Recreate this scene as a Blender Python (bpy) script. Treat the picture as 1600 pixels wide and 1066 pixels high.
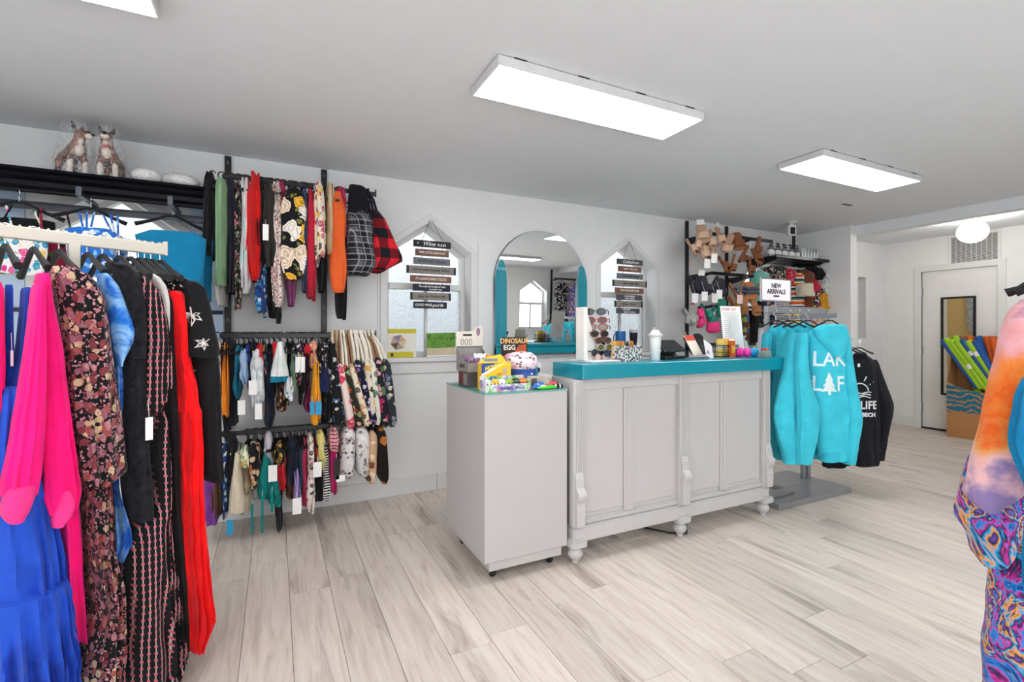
import bpy, bmesh, math, random
from mathutils import Vector, Matrix, noise
for o in list(bpy.data.objects): bpy.data.objects.remove(o)
SC = bpy.context.scene; COL = SC.collection
RND = random.Random(11)
PI = math.pi
# ---------------------------------------------------------------- camera, world, exposure
cam = bpy.data.cameras.new('camera'); camo = bpy.data.objects.new('camera', cam); COL.objects.link(camo)
cam.sensor_width = 36; cam.lens = 36*750/1600; cam.shift_y = -14/1600; cam.clip_start = 0.02
camo.location = (0, 0, 1.259); camo.rotation_euler = (PI/2, 0, -math.radians(26.26))
SC.camera = camo
SC.view_settings.view_transform = 'Standard'; SC.view_settings.look = 'None'
SC.view_settings.gamma = 1; SC.view_settings.use_curve_mapping = False
SC.view_settings.exposure = 0.85
w = bpy.data.worlds.new('world'); SC.world = w; w.use_nodes = True
bg = w.node_tree.nodes['Background']; bg.inputs[0].default_value = (0.955, 0.978, 1.0, 1); bg.inputs[1].default_value = 2.2
SC.cycles.max_bounces = 8; SC.cycles.diffuse_bounces = 4; SC.cycles.glossy_bounces = 4; SC.cycles.transmission_bounces = 6; SC.cycles.transparent_max_bounces = 8
SC.cycles.caustics_reflective = False; SC.cycles.caustics_refractive = False; SC.cycles.use_denoising = True; SC.cycles.use_adaptive_sampling = True; SC.cycles.adaptive_threshold = .05; SC.cycles.adaptive_min_samples = 16
LED = 7.0      # strength of the LED panel diffusers
# ---------------------------------------------------------------- materials
def hx(h):
    if not isinstance(h, str): return tuple(h)
    h = h.lstrip('#'); v = [int(h[i:i+2], 16)/255 for i in (0, 2, 4)]
    return tuple((c/12.92 if c <= .04045 else ((c+.055)/1.055)**2.4) for c in v)
MC = {}
class NT:
    def __init__(s, name):
        s.m = bpy.data.materials.new(name); s.m.use_nodes = True; s.t = s.m.node_tree; s.b = s.t.nodes['Principled BSDF']
    def n(s, t, **k):
        nd = s.t.nodes.new(t)
        for a, v in k.items():
            if a.startswith('i_'): nd.inputs[a[2:].replace('_', ' ')].default_value = v
            else: setattr(nd, a, v)
        return nd
    def l(s, a, b): s.t.links.new(a, b)
    def ramp(s, fac, stops, interp='LINEAR'):
        r = s.n('ShaderNodeValToRGB'); r.color_ramp.interpolation = interp; e = r.color_ramp.elements
        while len(e) < len(stops): e.new(0.5)
        for el, (p, c) in zip(e, stops): el.position = p; el.color = (*hx(c), 1)
        s.l(fac, r.inputs[0]); return r.outputs[0]
    def mix(s, fac, a, b, mode='MIX'):
        x = s.n('ShaderNodeMix', data_type='RGBA', blend_type=mode)
        for q, v in ((0, fac), (6, a), (7, b)):
            sock = x.inputs[q]
            if hasattr(v, 'default_value'): s.l(v, sock)
            elif q == 0: sock.default_value = v
            else: sock.default_value = (*hx(v), 1)
        return x.outputs[2]
    def math(s, op, a, b=0.0, c=None):
        x = s.n('ShaderNodeMath', operation=op)
        for i, v in enumerate((a, b) if c is None else (a, b, c)):
            if hasattr(v, 'default_value'): s.l(v, x.inputs[i])
            else: x.inputs[i].default_value = v
        return x.outputs[0]
    def coord(s, scale=(1, 1, 1), kind='Object', rnd=False):
        tc = s.n('ShaderNodeTexCoord'); mp = s.n('ShaderNodeMapping'); mp.inputs['Scale'].default_value = scale
        v = tc.outputs[kind]
        if rnd:
            oi = s.n('ShaderNodeObjectInfo'); m = s.n('ShaderNodeVectorMath', operation='SCALE'); m.inputs[0].default_value = (13.1, 37.7, 5.3)
            s.l(oi.outputs['Random'], m.inputs['Scale']); a = s.n('ShaderNodeVectorMath', operation='ADD'); s.l(v, a.inputs[0]); s.l(m.outputs[0], a.inputs[1]); v = a.outputs[0]
        s.l(v, mp.inputs[0]); return mp.outputs[0]
    def noise(s, v, scale, detail=3, rough=.55, dist=0):
        x = s.n('ShaderNodeTexNoise'); x.inputs['Scale'].default_value = scale; x.inputs['Detail'].default_value = detail
        x.inputs['Roughness'].default_value = rough; x.inputs['Distortion'].default_value = dist; s.l(v, x.inputs['Vector']); return x
    def vor(s, v, scale, feat='F1'):
        x = s.n('ShaderNodeTexVoronoi', feature=feat); x.inputs['Scale'].default_value = scale; s.l(v, x.inputs['Vector']); return x
    def bump(s, h, st=.3, d=.002):
        b = s.n('ShaderNodeBump'); b.inputs['Strength'].default_value = st; b.inputs['Distance'].default_value = d; s.l(h, b.inputs['Height']); s.l(b.outputs[0], s.b.inputs['Normal'])
    def col(s, c):
        if hasattr(c, 'default_value'): s.l(c, s.b.inputs['Base Color'])
        else: s.b.inputs['Base Color'].default_value = (*hx(c), 1)
def solid(c, rough=.5, metal=0, spec=.5, var=.04, nm=None, coat=0):
    k = ('s', c, rough, metal, spec, var, coat)
    if k not in MC:
        t = NT(nm or 'paint_%d' % len(MC)); v = t.coord(); nz = t.noise(v, 9, 2).outputs[0]
        a = hx(c); t.col(t.ramp(nz, [(.3, tuple(x*(1-var) for x in a)), (.7, tuple(min(1, x*(1+var)) for x in a))]))
        t.b.inputs['Roughness'].default_value = rough; t.b.inputs['Metallic'].default_value = metal; t.b.inputs['Specular IOR Level'].default_value = spec
        if coat: t.b.inputs['Coat Weight'].default_value = coat
        MC[k] = t.m
    return MC[k]
def _cloth_end(t, v, weave=900, sheen=.25, rough=.85):
    t.b.inputs['Roughness'].default_value = rough; t.b.inputs['Specular IOR Level'].default_value = .2
    t.b.inputs['Sheen Weight'].default_value = sheen*.3
    n1 = t.noise(v, 26, 4, .6).outputs[0]; t.bump(n1, .35, .012)
def cloth(c, shine=False):
    k = ('c', c, shine)
    if k not in MC:
        t = NT('cloth_%d' % len(MC)); v = t.coord(rnd=True); a = hx(c); nz = t.noise(v, 14, 4).outputs[0]
        t.col(t.ramp(nz, [(.25, tuple(x*.86 for x in a)), (.75, tuple(min(1, x*1.1) for x in a))])); _cloth_end(t, v, rough=.45 if shine else .85); MC[k] = t.m
    return MC[k]
def floral(bgc, cols, scale=26, leaf=None, thr=.5):
    k = ('f', bgc, tuple(cols), scale, leaf, thr)
    if k not in MC:
        t = NT('floral_cloth_%d' % len(MC)); v = t.coord(rnd=True); ns = t.noise(v, scale*1.3, 2)
        mx = t.n('ShaderNodeMix', data_type='VECTOR'); mx.inputs[0].default_value = .035*26/scale*.8; t.l(v, mx.inputs[4]); t.l(ns.outputs['Color'], mx.inputs[5]); vv = mx.outputs[1]
        base = bgc
        if leaf:
            v2 = t.vor(vv, scale*1.9); base = t.mix(t.math('LESS_THAN', v2.outputs['Distance'], .36), bgc, leaf)
        v1 = t.vor(vv, scale); sep = t.n('ShaderNodeSeparateColor'); t.l(v1.outputs['Color'], sep.inputs[0])
        st = [(i/len(cols), c) for i, c in enumerate(cols)]; pc = t.ramp(sep.outputs[0], st, 'CONSTANT')
        edge = t.math('GREATER_THAN', t.math('SINE', t.math('MULTIPLY', v1.outputs['Distance'], 30)), .55)
        pc2 = t.mix(t.math('MULTIPLY', edge, .45), pc, bgc)
        mask = t.math('MULTIPLY', t.math('LESS_THAN', v1.outputs['Distance'], thr), t.math('GREATER_THAN', sep.outputs[1], .22))
        t.col(t.mix(mask, base, pc2)); _cloth_end(t, v); MC[k] = t.m
    return MC[k]
def plaid(c1, c2, c3, sc=22):
    k = ('p', c1, c2, c3, sc)
    if k not in MC:
        t = NT('plaid_cloth_%d' % len(MC)); v = t.coord(); sp = t.n('ShaderNodeSeparateXYZ'); t.l(v, sp.inputs[0])
        xy = t.math('ADD', sp.outputs[0], sp.outputs[1])
        f1 = t.math('GREATER_THAN', t.math('SINE', t.math('MULTIPLY', xy, sc*PI)), 0.0); f2 = t.math('GREATER_THAN', t.math('SINE', t.math('MULTIPLY', sp.outputs[2], sc*PI)), 0.0)
        s = t.math('MULTIPLY', t.math('ADD', f1, f2), .5); c = t.ramp(s, [(0, c1), (.34, c2), (.8, c3)], 'CONSTANT')
        l1 = t.math('GREATER_THAN', t.math('SINE', t.math('MULTIPLY', xy, sc*2*PI)), .93); l2 = t.math('GREATER_THAN', t.math('SINE', t.math('MULTIPLY', sp.outputs[2], sc*2*PI)), .93)
        c = t.mix(t.math('MULTIPLY', t.math('MAXIMUM', l1, l2), .4 if sc > 20 else 0.0), c, '#d8d8d8'); t.col(c); _cloth_end(t, v); MC[k] = t.m
    return MC[k]
def tiedye(stops, scale=3, dist=1.5, bands=0, stretch=(1, 1, 1), zg=None):
    k = ('t', tuple(stops), scale, dist, bands, stretch, zg)
    if k not in MC:
        t = NT('tie_dye_cloth_%d' % len(MC)); v = t.coord(stretch); n = t.noise(v, scale, 4, .6, dist).outputs[0]
        if bands: n = t.math('FRACT', t.math('MULTIPLY', n, bands))
        elif zg:
            sp = t.n('ShaderNodeSeparateXYZ'); t.l(v, sp.inputs[0]); n = t.math('ADD', t.math('MULTIPLY_ADD', n, .9, -.45), t.math('MULTIPLY_ADD', sp.outputs[2], zg[0], zg[1]))
        else: n = t.math('MULTIPLY_ADD', n, 2.4, -.7)
        t.col(t.ramp(n, [(i/(len(stops)-1), c) for i, c in enumerate(stops)])); _cloth_end(t, v); MC[k] = t.m
    return MC[k]
def dotline(bgc, c1, c2, sx=62, sz=42):
    k = ('d', bgc, c1, c2, sx, sz)
    if k not in MC:
        t = NT('dotted_cloth_%d' % len(MC)); v = t.coord(); ns = t.noise(v, 6, 2); sp = t.n('ShaderNodeSeparateXYZ'); t.l(v, sp.inputs[0])
        u = t.math('ADD', sp.outputs[0], t.math('MULTIPLY', ns.outputs[0], .012))
        fx = t.math('FRACT', t.math('MULTIPLY', u, sx)); fz = t.math('FRACT', t.math('MULTIPLY', sp.outputs[2], sz))
        dx = t.math('ABSOLUTE', t.math('SUBTRACT', fx, .5)); dz = t.math('ABSOLUTE', t.math('SUBTRACT', fz, .5))
        dot = t.math('LESS_THAN', t.math('ADD', t.math('POWER', dx, 2), t.math('POWER', dz, 2)), .06)
        ln = t.math('LESS_THAN', dx, .08); c = t.mix(t.math('MULTIPLY', ln, .75), bgc, c2); t.col(t.mix(dot, c, c1)); _cloth_end(t, v); MC[k] = t.m
    return MC[k]
def stripes(cols, sc=14, axis=2):
    k = ('st', tuple(cols), sc, axis)
    if k not in MC:
        t = NT('striped_cloth_%d' % len(MC)); v = t.coord(); sp = t.n('ShaderNodeSeparateXYZ'); t.l(v, sp.inputs[0])
        f = t.math('FRACT', t.math('MULTIPLY', sp.outputs[axis], sc)); t.col(t.ramp(f, [(i/len(cols), c) for i, c in enumerate(cols)], 'CONSTANT')); _cloth_end(t, v); MC[k] = t.m
    return MC[k]
def glass(c='#ffffff', rough=.02, alpha=.2, nm='glass'):
    k = ('g', c, rough, alpha)
    if k not in MC:
        t = NT(nm); t.col(c); t.b.inputs['Roughness'].default_value = rough; t.b.inputs['Alpha'].default_value = alpha; MC[k] = t.m
    return MC[k]
def emit(c, st, nm='glow'):
    k = ('e', c, st)
    if k not in MC:
        t = NT(nm); t.col(c); t.b.inputs['Emission Color'].default_value = (*hx(c), 1); t.b.inputs['Emission Strength'].default_value = st; MC[k] = t.m
    return MC[k]
def metal(c='#c8c8c8', rough=.25): return solid(c, rough, 1, .5, .03)
def plank_mat():
    t = NT('oak_plank'); v = t.coord(rnd=True); oi = t.n('ShaderNodeObjectInfo')
    mp = t.n('ShaderNodeMapping'); mp.inputs['Scale'].default_value = (16, 1.3, 1); t.l(v, mp.inputs[0])
    n = t.noise(mp.outputs[0], 2.2, 6, .62, .6).outputs[0]
    mp2 = t.n('ShaderNodeMapping'); mp2.inputs['Scale'].default_value = (7, 1.0, 1); t.l(v, mp2.inputs[0])
    big = t.noise(mp2.outputs[0], 1.1, 2, .5, .3).outputs[0]
    rings = t.math('SINE', t.math('MULTIPLY', big, 120)); rg = t.math('MULTIPLY', t.math('GREATER_THAN', big, .57), t.math('MULTIPLY_ADD', rings, .5, .5))
    c = t.ramp(n, [(.25, '#b9aca2'), (.45, '#d6cabf'), (.62, '#e0d6cc'), (.85, '#e8dfd6')])
    st = t.ramp(big, [(.57, '#ffffff'), (.72, '#b0a59c')]); c = t.mix(.75, c, st, 'MULTIPLY')
    c = t.mix(t.math('MULTIPLY', rg, .28), c, '#e6e0da')
    tone = t.math('MULTIPLY_ADD', oi.outputs['Random'], .16, .90); hs = t.n('ShaderNodeHueSaturation'); t.l(c, hs.inputs['Color']); t.l(tone, hs.inputs['Value']); t.col(hs.outputs[0])
    t.b.inputs['Roughness'].default_value = .42; t.b.inputs['Specular IOR Level'].default_value = .35; t.bump(n, .12, .001); return t.m
WALL = solid('#eaebeb', .75, var=.012, nm='wall_paint'); CEIL = solid('#e6eaee', .85, var=.01, nm='ceiling_paint'); TRIM = solid('#e2e2e2', .45, var=.01, nm='trim_paint')
WHITE = solid('#e9e8e6', .4, var=.015); BLACKM = solid('#15151a', .35, var=.1); TEAL = solid('#078fa2', .3, var=.03, nm='teal_gloss_paint', coat=.3); CHROME = metal('#d8d8d8', .15); GREYM = solid('#a2a4a8', .32, .6, nm='silver_metal')
PAPER = solid('#f2f1ee', .7); BLK = solid('#141416', .55, var=.1); CARD = solid('#b3804f', .8, var=.05)
FOG = NT('frosted_glass'); _v = FOG.coord(); _vo = FOG.vor(_v, 65); FOG.col(FOG.ramp(_vo.outputs['Distance'], [(.1, '#ffffff'), (.6, '#f2f6fa')])); FOG.b.inputs['Transmission Weight'].default_value = .95; FOG.b.inputs['Roughness'].default_value = .45; FOG.b.inputs['IOR'].default_value = 1.12; FOG.bump(_vo.outputs['Distance'], 1, .02); FOG = FOG.m
# ---------------------------------------------------------------- mesh helpers
class G:
    def __init__(s): s.v = []; s.f = []
    def add(s, vs, fs):
        k = len(s.v); s.v += [tuple(p) for p in vs]; s.f += [tuple(i+k for i in f) for f in fs]; return s
    def box(s, x0, x1, y0, y1, z0, z1):
        return s.add([(x0, y0, z0), (x1, y0, z0), (x1, y1, z0), (x0, y1, z0), (x0, y0, z1), (x1, y0, z1), (x1, y1, z1), (x0, y1, z1)],
                     [(3, 2, 1, 0), (4, 5, 6, 7), (0, 1, 5, 4), (1, 2, 6, 5), (2, 3, 7, 6), (3, 0, 4, 7)])
    def cb(s, c, d): return s.box(c[0]-d[0]/2, c[0]+d[0]/2, c[1]-d[1]/2, c[1]+d[1]/2, c[2]-d[2]/2, c[2]+d[2]/2)
    def prism(s, poly, a, b, ax='y'):
        f = {'y': lambda p, t: (p[0], t, p[1]), 'z': lambda p, t: (p[0], p[1], t), 'x': lambda p, t: (t, p[0], p[1])}[ax]; n = len(poly)
        return s.add([f(p, a) for p in poly]+[f(p, b) for p in poly], [tuple(range(n)), tuple(range(2*n-1, n-1, -1))]+[(i, n+i, n+(i+1) % n, (i+1) % n) for i in range(n)])
    def loft(s, rings, caps=True, closed=False):
        n = len(rings[0]); vs = [p for r in rings for p in r]; fs = []
        m = len(rings)
        for i in range(m if closed else m-1):
            j = (i+1) % m
            for k in range(n): fs.append((i*n+k, i*n+(k+1) % n, j*n+(k+1) % n, j*n+k))
        if caps and not closed: fs += [tuple(range(n-1, -1, -1)), tuple(range((m-1)*n, m*n))]
        return s.add(vs, fs)
    def tube(s, path, r, n=8, closed=False, flat=1.0):
        P = [Vector(p) for p in path]; m = len(P); rings = []; up = None
        for i in range(m):
            t = (P[(i+1) % m]-P[i-1]) if closed else (P[min(i+1, m-1)]-P[max(i-1, 0)])
            t.normalize()
            if up is None: up = Vector((0, 0, 1)) if abs(t.z) < .9 else Vector((0, 1, 0))
            a = t.cross(up)
            if a.length < 1e-5: a = t.orthogonal()
            a.normalize(); b = a.cross(t); up = b; rr = r[i] if isinstance(r, (list, tuple)) else r
            rings.append([P[i]+a*rr*math.cos(2*PI*k/n)+b*rr*flat*math.sin(2*PI*k/n) for k in range(n)])
        return s.loft(rings, closed=closed)
    def lathe(s, prof, n=24, c=(0, 0, 0)):
        return s.loft([[(c[0]+r*math.cos(2*PI*k/n), c[1]+r*math.sin(2*PI*k/n), c[2]+z) for k in range(n)] for r, z in prof])
    def ball(s, c, r, n=14, m=9):
        r = r if isinstance(r, (tuple, list)) else (r, r, r)
        return s.loft([[(c[0]+r[0]*math.sin(a)*math.cos(2*PI*k/n), c[1]+r[1]*math.sin(a)*math.sin(2*PI*k/n), c[2]-r[2]*math.cos(a)) for k in range(n)] for a in [PI*(.02+.96*i/m) for i in range(m+1)]])
    def xf(s, mat, k0=0):
        s.v[k0:] = [tuple(mat @ Vector(p)) for p in s.v[k0:]]; return s
    def mesh(s, name, mat, smooth=False, bev=0, segs=1):
        me = bpy.data.meshes.new(name); me.from_pydata(s.v, [], s.f)
        bm = bmesh.new(); bm.from_mesh(me)
        if bev:
            es = [e for e in bm.edges if len(e.link_faces) == 2 and e.calc_face_angle(0) > .5]
            bmesh.ops.bevel(bm, geom=es, offset=bev, segments=segs, affect='EDGES', clamp_overlap=True)
        bmesh.ops.recalc_face_normals(bm, faces=bm.faces[:]); bm.to_mesh(me); bm.free()
        for m in (mat if isinstance(mat, (list, tuple)) else [mat]): me.materials.append(m)
        if smooth:
            for p in me.polygons: p.use_smooth = True
            try: me.set_sharp_from_angle(angle=math.radians(50))
            except Exception: pass
        return me
    def put(s, name, mat, parent=None, loc=(0, 0, 0), rot=(0, 0, 0), smooth=False, bev=0, segs=1, label=None):
        return link(name, s.mesh(name, mat, smooth, bev, segs), parent, loc, rot, label)
def link(name, me, parent=None, loc=(0, 0, 0), rot=(0, 0, 0), label=None):
    o = bpy.data.objects.new(name, me); COL.objects.link(o); o.location = loc; o.rotation_euler = rot
    if parent: o.parent = parent
    if label: o['label'] = label
    return o
def tag(o, label, cat, group=None):
    o['label'] = label; o['category'] = cat
    if group: o['group'] = group
    return o
def thing(name, label, cat, loc=(0, 0, 0), rotz=0, group=None):
    o = bpy.data.objects.new(name, None); COL.objects.link(o); o.empty_display_size = .05; o.location = loc; o.rotation_euler = (0, 0, rotz); return tag(o, label, cat, group)
def struct(o): o['kind'] = 'structure'; return o
def text(name, s, size, mat, parent, loc, rot=(PI/2, 0, 0), shear=0, bold=0, align='CENTER', ext=.0006, sx=1):
    cu = bpy.data.curves.new('t', 'FONT'); cu.body = s; cu.size = size; cu.shear = shear; cu.offset = bold; cu.align_x = align; cu.align_y = 'CENTER'; cu.extrude = ext; cu.resolution_u = 3
    t = bpy.data.objects.new('t', cu); COL.objects.link(t); dg = bpy.context.evaluated_depsgraph_get(); me = bpy.data.meshes.new_from_object(t.evaluated_get(dg)); bpy.data.objects.remove(t); bpy.data.curves.remove(cu)
    me.materials.clear(); me.materials.append(mat); me.name = name; o = link(name, me, parent, loc, rot); o.scale = (sx, 1, 1); return o
# horizontal-ring loft for cloth: levels = (z, u, v, ru, rv)
def cloth_mesh(levels, n=30, rings=18, fold=.08, nf=5, seed=0, power=.85, wob=.0):
    r = random.Random(seed); ph = r.random()*6; ph2 = r.random()*6; out = []
    m = len(levels); z0 = levels[0][0]; z1 = levels[-1][0]
    seg = []
    for i in range(rings+1):
        z = z0+(z1-z0)*i/rings; j = 0
        while j < m-2 and z < levels[j+1][0]: j += 1
        a, b = levels[j], levels[j+1]; t = (z-a[0])/((b[0]-a[0]) or 1e-6); t = min(1, max(0, t))
        p0 = levels[max(j-1, 0)]; p3 = levels[min(j+2, m-1)]; L = []
        for q in range(1, 5):
            lin = a[q]+(b[q]-a[q])*t; cr = .5*((2*a[q])+(b[q]-p0[q])*t+(2*p0[q]-5*a[q]+4*b[q]-p3[q])*t*t+(3*a[q]-p0[q]-3*b[q]+p3[q])*t**3)
            L.append(lin*.4+cr*.6)
        f = i/rings; ru = max(L[2], .002); rv = max(L[3], .002)
        if i == 0: ru *= .82; rv *= .8
        for hem in range(3 if i == rings else 1):
            ring = []
            for k in range(n):
                an = 2*PI*k/n; c, s = math.cos(an), math.sin(an); aw = an+.28*math.sin(2*an+ph2)+.16*math.sin(3*an+ph)
                w1 = math.sin(nf*.5*aw+ph+.9*math.sin(2.5*f+ph2)); w2 = math.sin((nf+1)*aw+ph2+1.7*f); am = .45+1.1*abs(noise.noise(Vector((c*1.7+seed, s*1.7, f*2.2))))
                mod = 1+fold*am*(.3+.9*f)*((1-2*abs(w1)**.8)*.9+.4*w2)
                x = ru*math.copysign(abs(c)**power, c); y = rv*math.copysign(abs(s)**power, s)*mod
                x *= 1+(mod-1)*.4
                wr = noise.noise(Vector((x*16+seed, y*9, z*7)))*.16+noise.noise(Vector((x*40, y*20+seed, z*22)))*.07
                x *= 1+wr*.5; y += wr*min(rv, .09)
                zz = z+(min(.008, .06*ru)*(math.sin(2*an+ph)+.5*w2*min(1, fold*4)) if i == rings else 0)
                if hem: x *= .93-.06*hem; y *= .9-.08*hem; zz += .012*hem
                ring.append((L[0]+x+wob*math.sin(9*f+ph), L[1]+y, zz))
            out.append(ring)
    return G().loft(out)
# ================================================================ the setting
W = 3.716; H = 2.44; XL, XR, YB = -2.4, 7.61, -2.0
# floor of planks
fl = struct(G().box(XL-.1, XR+.2, YB-.1, W+.25, -.06, -.006).put('floor', solid('#6f6863', .8)))
PM = plank_mat(); PW, PL = .183, 1.22
pme = G().box(-PW/2+.0008, PW/2-.0008, -PL/2+.0008, PL/2-.0008, -.012, 0).mesh('plank', PM, bev=.0012)
def pix(x, y, z=0):
    S, C = math.sin(math.radians(26.26)), math.cos(math.radians(26.26)); d = x*S+y*C
    return (800+750*(x*C-y*S)/d, 519-750*(z-1.259)/d, d) if d > .15 else (1e9, 1e9, d)
rest = G(); npl = 0; i = 0; cand = []
x = .0615-PW/2-PW*14
while x < XR+.1:
    y = YB-.3-RND.random()*PL
    while y < W+.1:
        cx, cy = x, y+PL/2
        vis = False
        for dx in (-.09, 0, .09):
            for dy in (-.6, -.3, 0, .3, .6):
                p = pix(cx+dx, cy+dy)
                if p[2] > .15 and -30 < p[0] < 1630 and p[1] < 1090 and cy+dy < W: vis = True
        cand.append((math.hypot(cx, cy), cx, cy, vis)); y += PL
    x += PW
cand.sort()
for d, cx, cy, vis in cand:
    if vis and npl < 300: link('plank', pme, fl, (cx, cy, 0)); npl += 1
    else: rest.box(cx-PW/2+.0008, cx+PW/2-.0008, cy-PL/2+.0008, cy+PL/2-.0008, -.012, 0)
ro = rest.put('distant_planks', PM, fl); ro['kind'] = 'stuff'
# window wall with gable openings
WX = (-.89, 1.11, 3.11, 5.11); HW, Z0, Z1, Z2, WT = .34, 1.06, 1.90, 2.14, .22
g = G(); xs = XL
for cx in WX:
    a, b = cx-HW, cx+HW
    g.box(xs, a, W, W+WT, 0, H); g.box(a, b, W, W+WT, 0, Z0)
    g.prism([(a, Z1), (cx, Z2), (cx, H), (a, H)], W, W+WT); g.prism([(cx, Z2), (b, Z1), (b, H), (cx, H)], W, W+WT); xs = b
g.box(xs, 7.0, W, W+WT, 0, H+.08); g.box(7.0, 7.19, W, W+WT, 0, 1.18); g.box(7.0, 7.19, W, W+WT, 2.0, H+.08); g.box(7.19, XR+.1, W, W+WT, 0, H+.08)
struct(g.put('wall_front', WALL))
def gable_ring(cx, hw, z0, z1, z2, wd, y0, y1, g, bottom=True):
    """frame of width wd just inside the gable outline"""
    L = [(cx-hw, z0), (cx-hw, z1), (cx, z2), (cx+hw, z1), (cx+hw, z0)]; k = wd*.95
    I = [(cx-hw+wd, z0+(wd if bottom else 0)), (cx-hw+wd, z1-wd*.30), (cx, z2-wd*1.22), (cx+hw-wd, z1-wd*.30), (cx+hw-wd, z0+(wd if bottom else 0))]
    for i in range(4): g.prism([L[i], L[i+1], I[i+1], I[i]], y0, y1)
    if bottom: g.prism([L[4], L[0], I[0], I[4]], y0, y1)
    return g
CLEAR = glass('#eaf4fb', .03, .10, 'window_glass')
def gable_window(n, cx, cy, sgn=1):
    e = thing('window_%d' % n, 'x', 'window', (cx, cy, 0), 0 if sgn > 0 else PI)
    del e['label']; del e['category']; e['kind'] = 'structure'
    gable_ring(0, HW+.055, Z0, Z1+.02, Z2+.06, .052, -.012, .004, G(), False).put('casing', TRIM, e, bev=.002)
    G().box(-HW-.09, HW+.09, -.035, .02, Z0-.035, Z0).box(-HW-.07, HW+.07, -.014, .0, Z0-.125, Z0-.035).put('window_sill', TRIM, e, bev=.003)
    gable_ring(0, HW, Z0, Z1, Z2, .04, .14, .20, G()).put('window_frame', TRIM, e, bev=.002)
    zm = 1.63
    G().box(-HW+.04, HW-.04, .12, .18, zm-.025, zm+.025).put('meeting_rail', TRIM, e, bev=.002)
    G().box(-.012, .012, .13, .155, Z0+.04, zm-.025).put('muntin', TRIM, e)
    for a, b in ((-HW+.04, -.012), (.012, HW-.04)): G().box(a, b, .14, .148, Z0+.04, zm-.025).put('frosted_pane', FOG, e)
    G().prism([(-HW+.04, zm+.025), (-HW+.04, Z1-.012), (0, Z2-.05), (HW-.04, Z1-.012), (HW-.04, zm+.025)], .165, .169).put('pane', CLEAR, e)
    return e
for i, cx in enumerate(WX): gable_window(i+1, cx, W)
e = thing('window_6', 'x', 'y', (7.095, W, 0)); del e['label']; del e['category']; e['kind'] = 'structure'
G().box(-.095, .095, .15, .16, 1.18, 2.0).put('frosted_pane', FOG, e); G().box(-.095, -.07, .1, .16, 1.18, 2.0).box(.07, .095, .1, .16, 1.18, 2.0).put('window_frame', TRIM, e)
# neighbouring house seen through the upper panes
nh = thing('neighbour_house', 'white clapboard house with grey eave outside the pointed windows', 'house', (2, W+1.5, 0))
SID = solid('#dde1e4', .6, var=.02); g = G()
for k in range(32):
    z = .0+k*.085; g.prism([(.02, z), (0, z+.085), (.05, z+.085), (.05, z)], -6, 7, 'x')
g.put('siding', SID, nh)['kind'] = 'stuff'
G().box(-6, 7, -.35, .05, 2.74, 2.80).put('eave', solid('#a9adb0', .7), nh); G().box(-6, 7, -.37, -.34, 2.70, 2.88).put('gutter', solid('#d9cfc0', .5), nh)
G().box(-7, 9, W+.22, W+6, -.2, -.1).put('ground_outside', solid('#b9b4a8', .9))['kind'] = 'structure'
# other walls
SF = [(-2.1, -.75), (-.65, .7), (.8, 2.15), (2.25, 3.6)]      # unseen openings added behind the camera for more even daylight
LF = [(-1.7, -.45), (-.35, .9)]                                # more openings added for daylight in the left wall
g = G().box(XL-.15, XL, YB-.15, W+WT, 0, .35).box(XL-.15, XL, YB-.15, W+WT, 2.25, H).box(XL-.15, XL, YB-.15, LF[0][0], .35, 2.25).box(XL-.15, XL, LF[1][1], W+WT, .35, 2.25).box(XL-.15, XL, LF[0][1], LF[1][0], .35, 2.25)
struct(g.put('wall_left', WALL))
def fill_window(n, x0, x1, loc, rz):  # added out-of-view glazing with a portal, lets fill daylight into the room
    e = thing('window_%d' % n, 'x', 'y', loc, rz); del e['label']; del e['category']; e['kind'] = 'structure'
    G().box(x0, x0+.04, -.12, -.06, .35, 2.25).box(x1-.04, x1, -.12, -.06, .35, 2.25).box(x0, x1, -.12, -.06, .35, .39).box(x0, x1, -.12, -.06, 2.21, 2.25).put('window_frame', TRIM, e)
    G().box(x0+.04, x1-.04, -.092, -.088, .39, 2.21).put('pane', CLEAR, e)
    p = bpy.data.lights.new('portal', 'AREA'); p.shape = 'RECTANGLE'; p.size = x1-x0; p.size_y = 1.9; p.cycles.is_portal = True
    po = bpy.data.objects.new('window_portal', p); COL.objects.link(po); po.parent = e; po.location = ((x0+x1)/2, -.14, 1.3); po.rotation_euler = (-PI/2, 0, PI)  # portal of the added out-of-view window, for fill daylight
for i, (a, b) in enumerate(SF): fill_window(7+i, a, b, (0, YB, 0), 0)
for i, (a, b) in enumerate(LF): fill_window(11+i, -b, -a, (XL, 0, 0), -PI/2)
g = G(); a, b = 5.15-HW, 5.15+HW; y0, y1 = YB-.2, YB
g.box(XL-.15, SF[0][0], y0, y1, 0, H).box(SF[-1][1], a, y0, y1, 0, H).box(SF[0][0], SF[-1][1], y0, y1, 0, .35).box(SF[0][0], SF[-1][1], y0, y1, 2.25, H)
for q in range(3): g.box(SF[q][1], SF[q+1][0], y0, y1, .35, 2.25)
g.box(a, b, y0, y1, 0, Z0).box(b, XR+.1, y0, y1, 0, H+.08)
g.prism([(a, Z1), (5.15, Z2), (5.15, H), (a, H)], y0, y1).prism([(5.15, Z2), (b, Z1), (b, H), (5.15, H)], y0, y1)
struct(g.put('wall_back', WALL)); gable_window(5, 5.15, YB, -1)
DY0, DY1, DZ = 2.53, 3.275, 2.045
struct(G().box(XR, XR+.12, YB, DY0, 0, H+.08).box(XR, XR+.12, DY1, W+.1, 0, H+.08).box(XR, XR+.12, DY0, DY1, DZ, H+.08).put('wall_right', WALL))
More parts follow.
